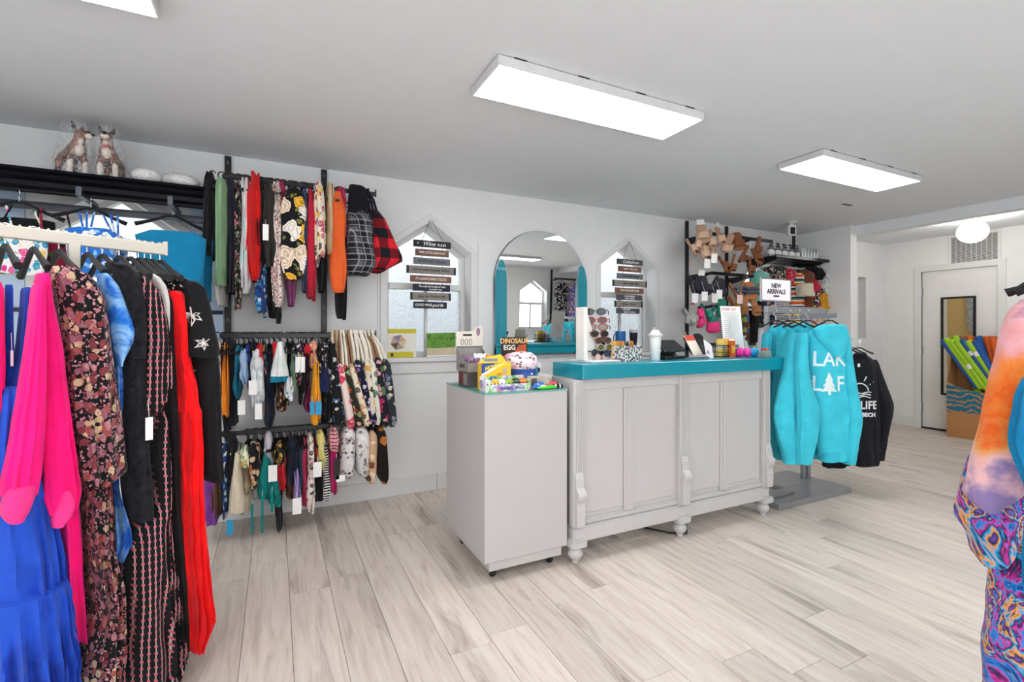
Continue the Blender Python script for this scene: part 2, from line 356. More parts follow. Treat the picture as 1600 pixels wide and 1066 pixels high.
struct(G().box(5.70, 5.815, 3.10, W, 0, H).put('wall_partition', WALL))
struct(G().box(5.815, 5.819, 3.102, W, 0, 2.335).put('wall_hall_side', solid('#e0bd7a', .7, var=.01)))
struct(G().box(XL-.1, 5.80, YB-.1, W+.1, H, H+.08).put('ceiling', CEIL))
struct(G().box(5.80, XR+.2, YB-.1, W+.2, 2.475, 2.56).put('ceiling_rear_hall', CEIL))
struct(G().box(5.80, 5.93, YB, W, 2.335, 2.475).put('trim_1', CEIL))
G().box(4.68, 4.82, 2.60, 2.63, H-.004, H).put('ceiling_slot', solid('#6a6a6a', .6), None)['kind'] = 'structure'
# baseboards
bb = thing('baseboard_front', 'x', 'y', (0, W, 0)); del bb['label']; del bb['category']; bb['kind'] = 'structure'
xs = [XL, -.4, .30, 1.158, 2.6, 4.0, 5.70]
for a, b in zip(xs, xs[1:]): G().box(a+.001, b-.001, -.014, 0, 0, .128).put('board', TRIM, bb, bev=.002)
struct(G().box(XR-.014, XR, YB, DY0-.07, 0, .13).box(XR-.014, XR, DY1+.07, W, 0, .13).put('baseboard_right', TRIM, bev=.002))
struct(G().box(5.83, XR, W-.014, W, 0, .13).put('baseboard_hall', TRIM, bev=.002))
g = G()
for x in (.70, 1.52): g.box(x-.004, x+.004, W-.006, W, .128, 2.0)
struct(g.put('trim_2', TRIM))
# door with casing, hinges, mirror
d = thing('door_1', 'x', 'y', (XR, 0, 0)); del d['label']; del d['category']; d['kind'] = 'structure'
G().box(.02, .06, DY0+.004, DY1-.004, .02, DZ-.004).put('door_leaf', WHITE, d, bev=.002)
G().box(-.014, .02, DY1, DY1+.075, 0, DZ+.075).box(-.014, .02, DY0-.075, DY0, 0, DZ+.075).box(-.014, .02, DY0, DY1, DZ, DZ+.075).put('door_casing', TRIM, d, bev=.002)
for z in (.28, 1.02, 1.78): G().box(.008, .022, DY1-.012, DY1+.008, z-.05, z+.05).tube([(.005, DY1, z-.055), (.005, DY1, z+.055)], .007).put('hinge', GREYM, d)
G().box(.0, .05, DY0, DY1, 0, .02).put('threshold', BLK, d)
dm = thing('door_mirror', 'tall narrow mirror in a black frame hung on the white door', 'mirror', (XR+.018, 2.90, 0))
MIR = NT('mirror_silver'); MIR.col((.9, .92, .92)); MIR.b.inputs['Metallic'].default_value = 1; MIR.b.inputs['Roughness'].default_value = .01; MIR = MIR.m
G().box(-.022, 0, -.17, -.145, .46, 1.70).box(-.022, 0, .145, .17, .46, 1.70).box(-.022, 0, -.145, .145, .46, .485).box(-.022, 0, -.145, .145, 1.675, 1.70).put('frame', BLK, dm, bev=.003)
G().box(-.01, -.002, -.146, .146, .484, 1.676).put('mirror_glass', MIR, dm)
# vent grille
vt = thing('vent_grille', 'white louvred return air grille high on the wall above the door', 'vent', (XR, 2.745, 2.27))
G().box(-.012, 0, -.247, -.215, -.2, .2).box(-.012, 0, .215, .247, -.2, .2).box(-.012, 0, -.215, .215, .165, .2).box(-.012, 0, -.215, .215, -.2, -.165).put('frame', TRIM, vt, bev=.002)
G().box(-.002, 0, -.215, .215, -.165, .165).put('duct_opening', solid('#4a4a48', .8), vt)
lm = G().prism([(-.011, -.003), (-.003, .003), (-.003, .005), (-.011, -.001)], -.215, .215).mesh('louvre', TRIM); 
for k in range(24): link('louvre', lm, vt, (0, 0, -.156+k*.0136))
for k in range(1, 9): G().box(-.0135, -.003, -.215+k*.0478-.0014, -.215+k*.0478+.0014, -.165, .165).put('mullion', TRIM, vt)
# LED panels
def led(cx, cy, label):
    t = thing('ceiling_light', label, 'ceiling light', (cx, cy, H), 0, 'flat LED panels on the ceiling')
    G().box(-.605, .605, -.155, -.145, -.045, -.004).box(-.605, .605, .145, .155, -.045, -.004).box(-.605, -.595, -.145, .145, -.045, -.004).box(.595, .605, -.145, .145, -.045, -.004).box(-.595, .595, -.145, .145, -.012, -.004).put('housing', solid('#d6d6d6', .5), t, bev=.0015)
    G().box(-.596, .596, -.146, .146, -.046, -.04).put('diffuser', emit('#ffffff', LED, 'led_diffuser'), t)
    for k in (-.5, -.17, .17, .5): G().box(k-.03, k+.03, -.157, -.14, -.005, 0).put('clip', BLK, t)
led(1.452, 2.0, 'large flat LED ceiling light in the middle of the ceiling above the counter'); led(3.76, 2.03, 'flat LED ceiling light farther right near the black shelf corner')
led(-.98, 1.975, 'flat LED ceiling light cut off at the top left edge')
for x, l in ((-.98, 'leftmost'), (1.452, 'middle'), (3.76, 'rightmost')): led(x, -.45, '%s flat LED ceiling light of the row behind, seen only in mirrors' % l)
gl = thing('globe_lamp', 'round glowing white globe ceiling lamp in front of the vent', 'ceiling lamp', (6.62, 2.40, 2.475))
G().lathe([(.06, 0), (.06, -.02), (.045, -.03), (.04, -.05)]).put('lamp_base', metal('#c9b27c', .3), gl, smooth=True)
G().ball((0, 0, -.155), (.128, .128, .115), 24, 14).put('globe', emit('#fffaf2', 14, 'opal_glow'), gl, smooth=True)
sc_ = thing('security_camera', 'small white box security camera hanging from the ceiling', 'camera', (4.98, 3.30, H), -.5)
G().lathe([(.05, 0), (.05, -.008), (.015, -.012), (.012, -.045)]).put('mount', TRIM, sc_, smooth=True)
G().cb((0, 0, -.09), (.085, .05, .11)).put('camera_body', TRIM, sc_, bev=.008, segs=2); G().cb((0, -.026, -.095), (.05, .006, .075)).put('lens_face', BLK, sc_, bev=.006)
# ================================================================ arched mirror between the windows
am = thing('arched_mirror', 'arched wall mirror with teal side posts and teal bottom rail', 'mirror', (2.12, W-.004, 0))
def arch(hw, zs, n=28): return [(hw*math.cos(PI*k/n), zs+hw*1.0*math.sin(PI*k/n)) for k in range(n+1)]
mh = .462; zs = 2.15-mh; pl = arch(mh, zs)
o = G().prism([(x, z-1.07) for x, z in [(mh, 1.07)]+pl+[(-mh, 1.07)]], -.008, 0).put('mirror_glass', MIR, am, (0, -.004, 1.07), (math.radians(1.35), 0, 0))
G().prism([(mh+.006, 1.06)]+arch(mh+.006, zs)+[(-mh-.006, 1.06)], -.004, 0).put('backing', solid('#b9bcbd', .3, .5), am)
for sg in (-1, 1):
    x0, x1 = sorted((sg*.40, sg*mh)); zt = lambda x: zs+math.sqrt(max(0, mh*mh-x*x))
    G().prism([(sg*mh, 1.07), (sg*mh, zs+.03), (sg*.452, zs+.09), (sg*.435, zs+.15), (sg*.41, zs+.185), (sg*.385, zs+.165), (sg*.368, zs+.10), (sg*.36, zs), (sg*.36, 1.07)], -.05, -.012).put('side_post', TEAL, am, bev=.004)
    G().prism([(sg*.445, 1.18), (sg*.445, zs), (sg*.43, zs+.09), (sg*.41, zs+.135), (sg*.39, zs+.09), (sg*.378, zs), (sg*.378, 1.18)], -.056, -.05).put('post_moulding', TEAL, am, bev=.002)
G().box(-mh, mh, -.06, -.012, 1.07, 1.135).put('bottom_rail', TEAL, am, bev=.005); G().box(-mh, mh, -.075, -.012, 1.135, 1.16).put('rail_moulding', TEAL, am, bev=.006)
# hanging board signs in front of the windows
INK = solid('#f0eee8', .6); DINK = solid('#22242a', .6); CORD = solid('#4a443c', .8)
BC = {'k': '#262830', 'b': '#7d5a49', 'g': '#74767c', 'n': '#1e2434', 't': '#8c857c', 'd': '#4e4f58'}
def boards(name, label, rows, apex):
    t = thing(name, label, 'sign', (apex[0], W-.03, apex[2]), 0)
    for k, (x0, x1, zc, hh, c, tx, ink, s1) in enumerate(rows):
        b = G().box(x0-apex[0], x1-apex[0], -.006, .006, zc-hh-apex[2], zc+hh-apex[2]).put('board', solid(BC[c], .7, var=.12), t, bev=.001)
        if c in 't': 
            for xa, xb in ((x0, x0+.018), (x1-.018, x1)): G().box(xa-apex[0], xb-apex[0], -.0068, -.0058, zc-hh-apex[2], zc+hh-apex[2]).put('end_band', DINK, b)
        n = len(tx)
        for q, (s, sz, sh, dx, dz) in enumerate(tx): text('lettering', s, sz, ink, b, ((x0+x1)/2-apex[0]+dx, -.0068, zc-apex[2]+dz), shear=sh, bold=.0004, sx=s1)
    for sg in (-1, 1):
        xx = (rows[0][0]+rows[0][1])/2-apex[0]+sg*.085
        G().tube([(sg*.012, 0, 0), (xx, 0, rows[0][2]+.02-apex[2]), (xx*.98, .0, rows[-1][2]-apex[2])], .0017, 5).put('cord', CORD, t)
    G().tube([(-.012, .004, .003), (-.012, .028, .003)], .003, 6).tube([(.012, .004, .003), (.012, .028, .003)], .003, 6).put('nail', GREYM, t)
    return t
def rows(px, data):
    return [(px[i][0], px[i][1], px[i][2], .026 if c != 't' else .03, c, tx, ink, sx) for i, (c, tx, ink, sx) in enumerate(data)]
boards('wine_sign', 'hanging wooden board sign about wine in the left pointed window', rows([(0.964, 1.267, 1.953), (0.979, 1.251, 1.884), (0.964, 1.261, 1.816), (0.909, 1.31, 1.747), (0.939, 1.272, 1.676), (0.959, 1.261, 1.608), (0.939, 1.267, 1.54), (0.964, 1.234, 1.471)], [
    ('k', [('Wine', .046, .35, -.03, 0), ('RULES', .026, 0, .075, -.004), ('Y', .022, 0, -.118, 0)], INK, 1), ('b', [('WINE A LITTLE LAUGH A LOT', .026, 0, 0, 0)], INK, .62),
    ('g', [('LIFE IS BETTER WITH', .019, 0, -.05, 0), ('Company', .03, .35, .07, 0)], DINK, .7), ('t', [('ALWAYS ROOM FOR', .02, 0, -.075, 0), ('more Wine', .036, .35, .07, 0)], DINK, .85),
    ('b', [("IT'S ALWAYS WINE O'CLOCK", .028, 0, 0, 0)], INK, .68), ('n', [('The only bad bottle of wine', .023, .35, 0, .01), ('IS AN EMPTY ONE', .015, 0, .03, -.014)], INK, .85),
    ('t', [('Enjoy the Wine', .03, .35, -.035, 0), ('GOOD TIMES', .018, 0, .075, 0)], DINK, .75), ('n', [('GOOD WINE', .028, 0, -.055, 0), ('good life', .032, .35, .06, 0)], INK, .8)]), (1.107, 3.686, 2.14))
boards('cocktail_sign', 'hanging wooden board sign about cocktails in the right pointed window', rows([(2.942, 3.258, 1.939), (2.957, 3.238, 1.87), (2.942, 3.258, 1.801), (2.888, 3.308, 1.73), (2.919, 3.267, 1.661), (2.934, 3.25, 1.595), (2.911, 3.254, 1.53), (2.934, 3.218, 1.464)], [
    ('d', [('Cocktail', .042, .35, -.03, 0), ('RULES', .026, 0, .075, -.004)], INK, .9), ('b', [('ONE SIP', .02, 0, -.05, 0), ('TOO LATE', .026, 0, .04, 0)], INK, .8),
    ('g', [('SHAKEN OR STIRRED', .02, 0, -.03, 0), ('Cocktails', .028, .35, .07, 0)], DINK, .62), ('t', [('ALWAYS', .02, 0, -.06, 0), ("drink o'clock", .034, .35, .05, 0)], DINK, .7),
    ('b', [('EVERY HOUR IS HAPPY HOUR', .028, 0, 0, 0)], INK, .62), ('d', [('GOOD FRIENDS', .019, 0, 0, .011), ('GREAT DRINKS', .019, 0, 0, -.011)], INK, .9),
    ('t', [('Sip sip', .028, .35, -.05, 0), ('HOORAY', .02, 0, .05, 0)], DINK, .9), ('d', [('LIFE IS SHORT', .019, 0, -.02, .011), ('DRINK THE COCKTAIL', .017, 0, .015, -.012)], INK, .8)]), (3.09, 3.686, 2.137))
# ================================================================ counter
ct = thing('sales_counter', 'white panelled sales counter with fluted posts and turned feet', 'counter', (1.44, 2.17, 0))
CW = solid('#c6c3c2', .42, var=.015, nm='counter_white')
L = 1.60
G().box(.015, L-.015, .03, .06, .2, 1.0).box(.015, .045, .06, .27, .2, 1.0).box(L-.045, L-.015, .06, .27, .2, 1.0).box(.015, L-.015, .06, .27, .16, .20).put('body', CW, ct)
for a, b in ((.07, .355), (.425, .745), (.85, 1.14), (1.21, 1.53)): G().box(a, b, .022, .032, .26, .96).put('panel', CW, ct, bev=.004)
for a, b in ((.355, .425), (1.14, 1.21)):
    G().box(a, b, .012, .032, .235, .94).box(a+.02, b-.02, .006, .0125, .235, .94).put('stile', CW, ct, bev=.003)
G().box(.06, L-.06, .012, .034, .94, 1.0).put('top_rail', CW, ct, bev=.003)
G().box(.0, L, .0, .1, .115, .2).box(.0, L, .015, .05, .2, .235).put('base_rail', CW, ct, bev=.008, segs=2)
for px in (.03, .80, L-.03):
    po = G().box(px-.032, px+.032, -.005, .04, .2, 1.0); po.put('post', CW, ct, bev=.003)
    for k in (-.02, -.007, .007, .02): G().box(px+k-.004, px+k+.004, -.010, -.004, .44, .985).put('flute', CW, ct, bev=.002)
    co = [(-.005, .2), (-.032, .21), (-.034, .30), (-.028, .34), (-.044, .365), (-.048, .385), (-.04, .405), (-.022, .42), (-.02, .47), (-.012, .50), (-.005, .50)]
    G().prism(co, px-.026, px+.026, 'x').put('corbel', CW, ct, bev=.003)
    G().box(px-.05, px+.05, -.02, .06, .09, .135).put('plinth', CW, ct, bev=.008, segs=2)
    G().lathe([(.028, .092), (.034, .086), (.028, .08), (.040, .066), (.043, .052), (.036, .036), (.022, .02), (.018, .012), (.020, .006), (.016, 0)], 20, (px, .03, 0)).put('foot', CW, ct, smooth=True)
for px in (.05, L-.05): G().lathe([(.034, .1), (.04, .06), (.02, .02), (.016, 0)], 14, (px, .22, 0)).put('foot', CW, ct, smooth=True)
tp = G().box(1.475, 3.16, 2.13, 2.445, 1.003, 1.083).put('countertop', TEAL, bev=.003); tag(tp, 'thick glossy teal countertop lying on the white sales counter', 'countertop')
cb = G().tube([(2.1, 2.42, .006), (2.2, 2.25, .008), (2.3, 2.2, .006), (2.36, 2.26, .02), (2.32, 2.36, .05), (2.2, 2.5, .12)], .006, 6).put('power_cable', BLK, smooth=True); tag(cb, 'black power cable trailing on the floor under the counter', 'cable')
# pedestal
pd = thing('display_pedestal', 'plain white box pedestal on castors left of the counter', 'pedestal', (.932, 2.195, 0))
PWH = solid('#bfbcbb', .5, var=.012)
G().box(0, .483, 0, .59, .105, .945).put('body', PWH, pd, bev=.002); G().box(.03, .455, .012, .56, .055, .105).put('plinth', PWH, pd, bev=.002)
G().box(-.003, .486, -.003, .593, .945, .953).put('glass_top', glass('#8fd8cf', .05, .55, 'green_glass'), pd)
for x, y in ((.07, .07), (.41, .07), (.07, .5), (.41, .5)):
    c = G().lathe([(.024, -.011), (.027, -.006), (.027, .006), (.024, .011)], 16); c.xf(Matrix.Translation((x, y, .027)) @ Matrix.Rotation(PI/2, 4, 'Y')); cc = c.put('castor', BLK, pd, smooth=True)
    G().prism([(y-.02, .055), (y+.02, .055), (y+.008, .02), (y-.008, .02)], x+.014, x+.017, 'x').prism([(y-.02, .055), (y+.02, .055), (y+.008, .02), (y-.008, .02)], x-.017, x-.014, 'x').put('bracket', metal('#b9b9b9', .3), cc)
# ================================================================ garments
HM = {}
def hanger_mesh(w, kind):
    k = (w, kind)
    if k not in HM:
        hk = G().tube([(0, 0, -.07), (0, 0, -.034)]+[(0, .019*math.sin(a), -.015+.021*-math.cos(a)+.021*0) for a in [PI*.15+PI*1.25*i/9 for i in range(10)]], .0022 if kind != 'v' else .0034, 6)
        r = {'v': .0055, 't': .0085}.get(kind, .0048)
        sh = G().tube([(-w, 0, -.07-w*.38), (-w*.6, 0, -.07-w*.22), (-.02, 0, -.068), (.02, 0, -.068), (w*.6, 0, -.07-w*.22), (w, 0, -.07-w*.38)], [r*1.5, r*1.1, r, r, r*1.1, r*1.5], 6)
        if kind == 'v': sh.tube([(-w*.95, 0, -.07-w*.38), (w*.95, 0, -.07-w*.38)], r*.6, 5)
        m = {'v': BLK, 'h': solid('#16161a', .3), 'w': solid('#e8e6e2', .4), 'n': solid('#22305e', .4), 't': solid('#121216', .5)}[kind]
        HM[k] = (hk.mesh('hook', BLK if kind == 'v' else CHROME if kind != 'w' else m, True), sh.mesh('hanger', m, True))
    return HM[k]
TAGM = {}
def garm(name, label, cat, group, loc, rz, parts, hang=None, straps=None, tags=(), hr=PI/2):
    t = thing(name, label, cat, loc, rz, group)
    for i, (pn, m, lv, fold, nf, n, rg) in enumerate(parts):
        sd = hash_(label)+i*7
        cloth_mesh(lv, n, rg, fold, nf, sd).put(pn, m, t, smooth=True)
    if hang:
        hk, sh = hanger_mesh(*hang); s = link('hanger', sh, t, rot=(0, 0, hr)); link('hook', hk, s)
    if straps:
        m, su, zt, r, tw = straps
        for sg in (-1, 1):
            a = (su+tw*sg*math.cos(hr), tw*sg*math.sin(hr), zt-.02); b = (tw*.8*sg*math.cos(hr), tw*.8*sg*math.sin(hr), -.085)
            G().tube([a, ((a[0]+b[0])/2, (a[1]+b[1])/2, (a[2]+b[2])/2), b], r, 6, flat=.5).put('strap', m, t, smooth=True)
    for (u, v, z, w, h, m, L) in tags:
        g = G().cb((u, v, z), (w, .0015, h)); g.put('price_tag', m, t, bev=.0003)
        if L: G().tube([(u, v, z+h/2), (u, v+.01, z+h/2+L)], .0008, 4).put('tag_string', PAPER, t)
    return t
def hash_(s): 
    h = 7
    for c in s: h = (h*31+ord(c)) % 100003
    return h
def bag(name, label, group, loc, rz, m, lv, hm, top, fold=.05):
    t = thing(name, label, 'tote bag', loc, rz, group)
    cloth_mesh(lv, 24, 12, fold, 4, hash_(label), .6).put('body', m, t, smooth=True)
    z0, u0 = lv[0][0], lv[0][1]
    for s in (-1, 1):
        vv = s*.012
        G().tube([(u0+vv, -.05, z0-.02), (u0*.6+vv, -.035, z0*.5), (vv, -.018, -.01), (vv, 0, .018), (vv, .018, -.01), (u0*.6+vv, .035, z0*.5), (u0+vv, .05, z0-.02)], .0085, 6, flat=.55).put('handle', hm, t, smooth=True)
    return t
PROF = {'suit': [(0, .45), (.08, .65), (.22, 1), (.5, .85), (.75, 1.05), (.92, .85), (1, .6)], 'pant': [(0, .8), (.06, 1), (.5, .95), (1, .9)], 'top': [(0, .3), (.12, .7), (.3, 1), (.85, 1), (1, .9)], 'tri': [(0, .25), (.4, .6), (.8, 1), (1, .8)], 'skirt': [(0, .3), (.25, .5), (.9, 1), (1, 1)], 'band': [(0, 1), (1, 1)], 'cup': [(0, .2), (.2, .6), (.55, 1), (.85, .98), (1, .8)]}
RAIL = {'top': (3.38, 2.222, 'swimwear on the top wall rail'), 'mid': (3.38, 1.252, 'swimwear on the middle wall rail'), 'low': (3.38, .655, 'swimwear on the low wall rail'), 'alc': (3.30, 1.985, 'swimwear on the faceout arms'), 'rgt': (3.40, 1.98, 'goods hanging by the corner'), 'rlo': (3.40, 1.55, 'goods hanging by the corner')}
NAMES = {'bikini': 'bikini_top', 'top': 'tank_top', 'skirt': 'swim_skirt'}
def sg(rail, x, label, hw, z0, z1, m, shape, cat='swimsuit', rv=.13, lean=0, v=0, du=0, f=.2, nf=5, turn=0, hang=(.13, 'v'), strap=1, tags=()):
    y, z, g = RAIL[rail]; r = random.Random(hash_(label)+int(x*1000)); soft = 0 if (turn or shape in ('skirt', 'band')) else 1; P = PROF[shape]
    lv = [(z0+(z1-z0)*t, du+lean*t+soft*hw*r.uniform(-.16, .16), v, hw*k*(1+soft*r.uniform(-.18, .14)), max(.012, rv*(.55+.45*k))) for t, k in P]; ps = [('body', m, lv, f*(1.3 if soft else 1), nf, 26, 14)]
    if soft and shape in ('suit', 'top', 'tri', 'cup') and 'squeezed' not in label:
        s = r.choice((-1, 1)); q = r.uniform(.78, 1.06)
        ps.append(('back_panel', m, [(z0+(z1-z0)*t*q-.01, du+lean*t+s*hw*(.45+.25*r.random()), v-rv*.35+r.uniform(-.02, .02), hw*k*r.uniform(.4, .6), rv*.5*(.5+.5*k)) for t, k in P], f*1.4, nf, 20, 12))
    return garm(NAMES.get(cat, cat.replace(' ', '_')), label, cat, g, (x, y, z), 0, ps, hang, (m, du, z0, .005, .06) if strap else None, tags, .25 if turn else 1.35)
# black slotted rack on the window wall with three rails
wr = thing('slotted_rack', 'black slotted wall rack with three rails carrying swimwear and bags', 'rack', (.02, W, 0))
for x in (-.302, .296):
    up = G().box(x-.019, x+.019, -.022, 0, .12, 2.43).put('upright', BLACKM, wr, bev=.002)
    sm = G().box(x-.004, x+.004, -.0235, -.0215, -.012, .012).mesh('slot', solid('#6d6d70', .6))
    for k in range(24): link('slot', sm, up, (0, 0, .2+k*.095))
for z, x0, x1 in ((2.222, -.30, .60), (1.252, -.32, .60), (.655, -.32, .66)):
    G().box(x0, x1, -.342, -.33, z-.03, z).put('hang_rail', BLACKM, wr, bev=.002)
    for x in (-.302, .296): G().prism([(-.022, z-.10), (-.022, z-.01), (-.335, z-.005), (-.335, z-.03)], x-.006, x+.006, 'x').put('bracket', BLACKM, wr)
    G().cb((x1, -.336, z-.008), (.008, .016, .05)).put('end_stop', BLACKM, wr)
# shelf with a black crown moulding above the left window, rail and faceout arms below it
va = thing('valance_shelf', 'black crown moulding shelf above the left window, holding dog figurines', 'shelf', (-1.1, W, 0))
pr = [(0, 2.10), (-.44, 2.10), (-.445, 2.085), (-.425, 2.075), (-.43, 2.055), (-.40, 2.04), (-.40, 2.015), (-.385, 2.0), (-.385, 1.99), (-.37, 1.985), (-.36, 1.985), (-.35, 2.065), (0, 2.065)]
G().prism(pr, -.9, .79, 'x').put('crown', solid('#07080f', .45, spec=.15, var=.1), va, smooth=False)
DAYTINT = solid('#c4dcf4', .5, var=.02)
g = G().box(-.9, -.19, -.008, 0, .9, 2.06).box(.61, .79, -.008, 0, .9, 2.06).box(-.19, .61, -.008, 0, .9, 1.0); g.put('daylight_tint_panel', DAYTINT, va)  # added panel; daylight spill on the wall painted as pale blue
G().box(-.9, .79, -.02, -.008, 1.375, 1.40).put('lower_bar', solid('#101a30', .4), va)
va2 = thing('faceout_rail', 'dark rail with faceout arms under the crown moulding shelf', 'rail', (-1.1, W, 0))
G().box(-.9, .79, -.25, -.22, 1.925, 1.965).put('rail', solid('#33373e', .4, .4), va2, bev=.002)
for x in (-.32, .19, .58): 
    G().box(x-.012, x+.012, -.50, -.24, 1.965, 1.985).box(x-.012, x+.012, -.505, -.495, 1.965, 2.01).put('faceout_arm', solid('#3c4048', .35, .5), va2)
for x in (-.85, .76): G().box(x-.01, x+.01, -.24, -.008, 1.93, 1.96).put('rail_bracket', BLACKM, va2)
# diagonal dress rack in the left foreground
CREAM = solid('#d9d2c4', .45, var=.04)
DRZ = math.atan2(.469, .883)
dr = thing('garment_rack', 'cream notched garment rack holding the long dresses in the left foreground', 'rack', (-.387, 2.288, 0), DRZ)
G().box(-1.5, 0, -.012, .012, 1.56, 1.60).put('bar', CREAM, dr, bev=.002); G().box(-.004, .004, -.014, .014, 1.558, 1.612).put('end_lip', CREAM, dr)
nm = G().prism([(-.004, 1.60), (0, 1.607), (.004, 1.60)], -.010, .010).mesh('notch_tooth', CREAM)
for k in range(56): link('notch_tooth', nm, dr, (-.02-k*.0225, 0, 0))
G().box(-.285, -.255, -.016, .016, .05, 1.56).put('post', CREAM, dr, bev=.002); G().box(-1.3, -1.27, -.016, .016, .05, 1.56).put('post', CREAM, dr, bev=.002)
G().box(-1.45, .09, -.03, .03, .0, .05).put('base_bar', solid('#a49c8e', .5), dr, bev=.003)
for x in (-.27, -1.28): G().box(x-.03, x+.03, -.3, .3, .0, .045).put('base_foot', solid('#a49c8e', .5), dr, bev=.003)
M_DITSY = floral('#e9dcd2', ['#b45a6a', '#2d2d35', '#c9a0a4'], 70, None, 0.5)
M_MULTI = floral('#20243a', ['#f2c33c', '#e0507a', '#f4efe6', '#2a8fa8'], 40, None, 0.5)
M_DKFLO = floral('#17171c', ['#c46a7c', '#e3c9b0', '#6c8f7a'], 42, '#3f4a3a', 0.5)
M_BLUEP = floral('#1f3e78', ['#5fb0dc', '#dfe9f2', '#2a5fa8'], 34, None, 0.5)
M_ZEB = stripes(['#16161a', '#e8e6e4'], 60, 2)
M_FLO = floral('#1a1a1c', ['#c98a92', '#b0605c', '#e2c49e', '#a86a7c', '#8c4048'], 44, '#c9909a', 0.55)
M_TD1 = tiedye(['#8a78a8', '#e6b8bc', '#e8a05a', '#e8641f', '#f08a3c', '#e8a0a0', '#ecb4bc', '#b06a9c', '#d8305a'], 7, .3, 0, (1, 1, 1), (1.55, .98))
M_TD2 = tiedye(['#121a3a', '#1f6fc0', '#2a8ad8', '#c83a9c', '#16204a', '#2aa0d8', '#f0a03c', '#16305a', '#7a4ab0', '#3a9ad0'], 6, 2.2, 3)
M_DOT = dotline('#17161a', '#d06a78', '#d8d2c8')
M_PINK = cloth('#fb1580')
M_ROY = cloth('#2450c2')
M_LACE = floral('#1d1d22', ['#101013', '#26262c'], 46, None, 0.5)
M_TDB = tiedye(['#1a56c0', '#2f7fe0', '#8fc4f4', '#2a6fd6'], 9, 1)
sg('top', -0.338, 'black jacket at the far left end of the top wall rail', 0.036, -0.014, -0.525, cloth('#1c1c20'), 'top', cat='jacket', lean=-0.007)
sg('top', -0.291, 'white swimsuit hanging low behind the sage green leggings', 0.041, -0.095, -0.801, cloth('#dcdad6'), 'suit', v=0.08, du=-0.007)
sg('top', -0.291, 'sage green leggings on the top wall rail', 0.036, -0.067, -0.692, cloth('#86ab82'), 'pant', cat='leggings', v=-0.05, du=0.004, hang=(.13, 'n'), strap=0)
sg('top', -0.238, 'navy leggings beside the sage green leggings', 0.027, -0.042, -0.729, cloth('#23263a'), 'pant', cat='leggings', strap=0)
sg('top', -0.200, 'black swimsuit with small flowers next to navy leggings', 0.021, -0.057, -0.818, M_DKFLO, 'suit')
sg('top', -0.156, 'white one-piece swimsuit with pale teal print on top rail', 0.031, -0.027, -0.730, floral('#e8e8ea', ['#bfe0da', '#e8e8ea'], 9, None, 0.5), 'suit')
sg('top', -0.117, 'bright red one-piece swimsuit on the top wall rail', 0.038, 0.007, -0.653, cloth('#e01f1f'), 'suit', v=-0.04, du=0.001)
sg('top', -0.075, 'black strappy swimsuit right of the bright red one', 0.025, -0.040, -0.607, cloth('#1a1a1f'), 'suit')
sg('top', -0.075, 'blue patterned swimsuit peeking out below the red one', 0.032, -0.402, -0.838, M_BLUEP, 'cup', v=0.03, du=-0.001)
sg('top', -0.032, 'charcoal swimsuit with a white card tag on the top rail', 0.036, -0.055, -0.567, cloth('#33332f'), 'suit', v=-0.02, du=0.000, tags=[(-0.019, -0.165, -0.368, 0.031, 0.096, PAPER, .03)])
sg('top', -0.022, 'long black swimsuit hanging low under the charcoal one', 0.044, -0.313, -0.873, cloth('#121214', True), 'suit', lean=0.015, v=0.05, du=-0.000)
sg('top', 0.015, 'ditsy floral swimsuit with raspberry lining on the top rail', 0.037, -0.027, -0.809, M_DITSY, 'suit')
sg('top', 0.040, 'raspberry pink halter swimsuit behind the ditsy floral one', 0.026, -0.002, -0.245, cloth('#b8355e'), 'top', v=0.05, du=0.001)
sg('top', 0.092, 'mauve swimsuit hanging below the black tropical floral one', 0.034, -0.045, -0.795, cloth('#a4568c'), 'suit', v=0.08, du=0.002)
sg('top', 0.107, 'black swimsuit with large yellow and cream tropical flowers', 0.077, -0.072, -0.638, floral('#15161a', ['#f0d8c0', '#f2b93c', '#f6ede2'], 13, '#7d7a3c', 0.62), 'suit', rv=0.03, v=-0.12, du=-0.004, turn=1)
sg('top', 0.171, 'denim blue swimsuit between tropical floral and crimson ones', 0.023, -0.056, -0.706, cloth('#4a5f8c'), 'suit')
sg('top', 0.205, 'crimson swimsuit with white edge on the top rail', 0.031, -0.059, -0.744, cloth('#b81e36'), 'suit', v=-0.03, du=-0.002)
sg('top', 0.240, 'pale multicolour swimsuit with lilac and green print', 0.019, 0.003, -0.549, floral('#d9d6dc', ['#8f5aa8', '#4f8f6a', '#c2405a'], 40, None, 0.5), 'suit')
sg('top', 0.275, 'black strapped swimsuit with open loops near the right upright', 0.028, -0.031, -0.699, cloth('#17171c'), 'suit', v=0.04, du=0.003)
sg('top', 0.260, 'yellow, cream and black floral swimsuit near right upright', 0.035, -0.011, -0.493, floral('#efe3cf', ['#e8b93a', '#27272d', '#c2427c'], 24, None, 0.5), 'suit', v=-0.06, du=-0.005)
sg('top', 0.319, 'beige swimsuit left of the orange one-piece', 0.032, 0.006, -0.460, cloth('#cdb592'), 'suit')
sg('top', 0.379, 'magenta swimsuit top showing above the orange one-piece', 0.041, -0.003, -0.365, cloth('#b52a5c'), 'suit', v=0.03, du=0.003)
sg('top', 0.371, 'orange one-piece swimsuit with strappy waist on the top rail', 0.055, -0.052, -0.705, cloth('#e2622c'), 'suit', rv=0.04, lean=0.008, v=-0.08, du=-0.009, turn=1)
sg('top', 0.391, 'black swimsuit whose loop hangs lowest behind the orange one', 0.033, -0.136, -0.871, cloth('#141418'), 'suit', v=0.08, du=0.009)
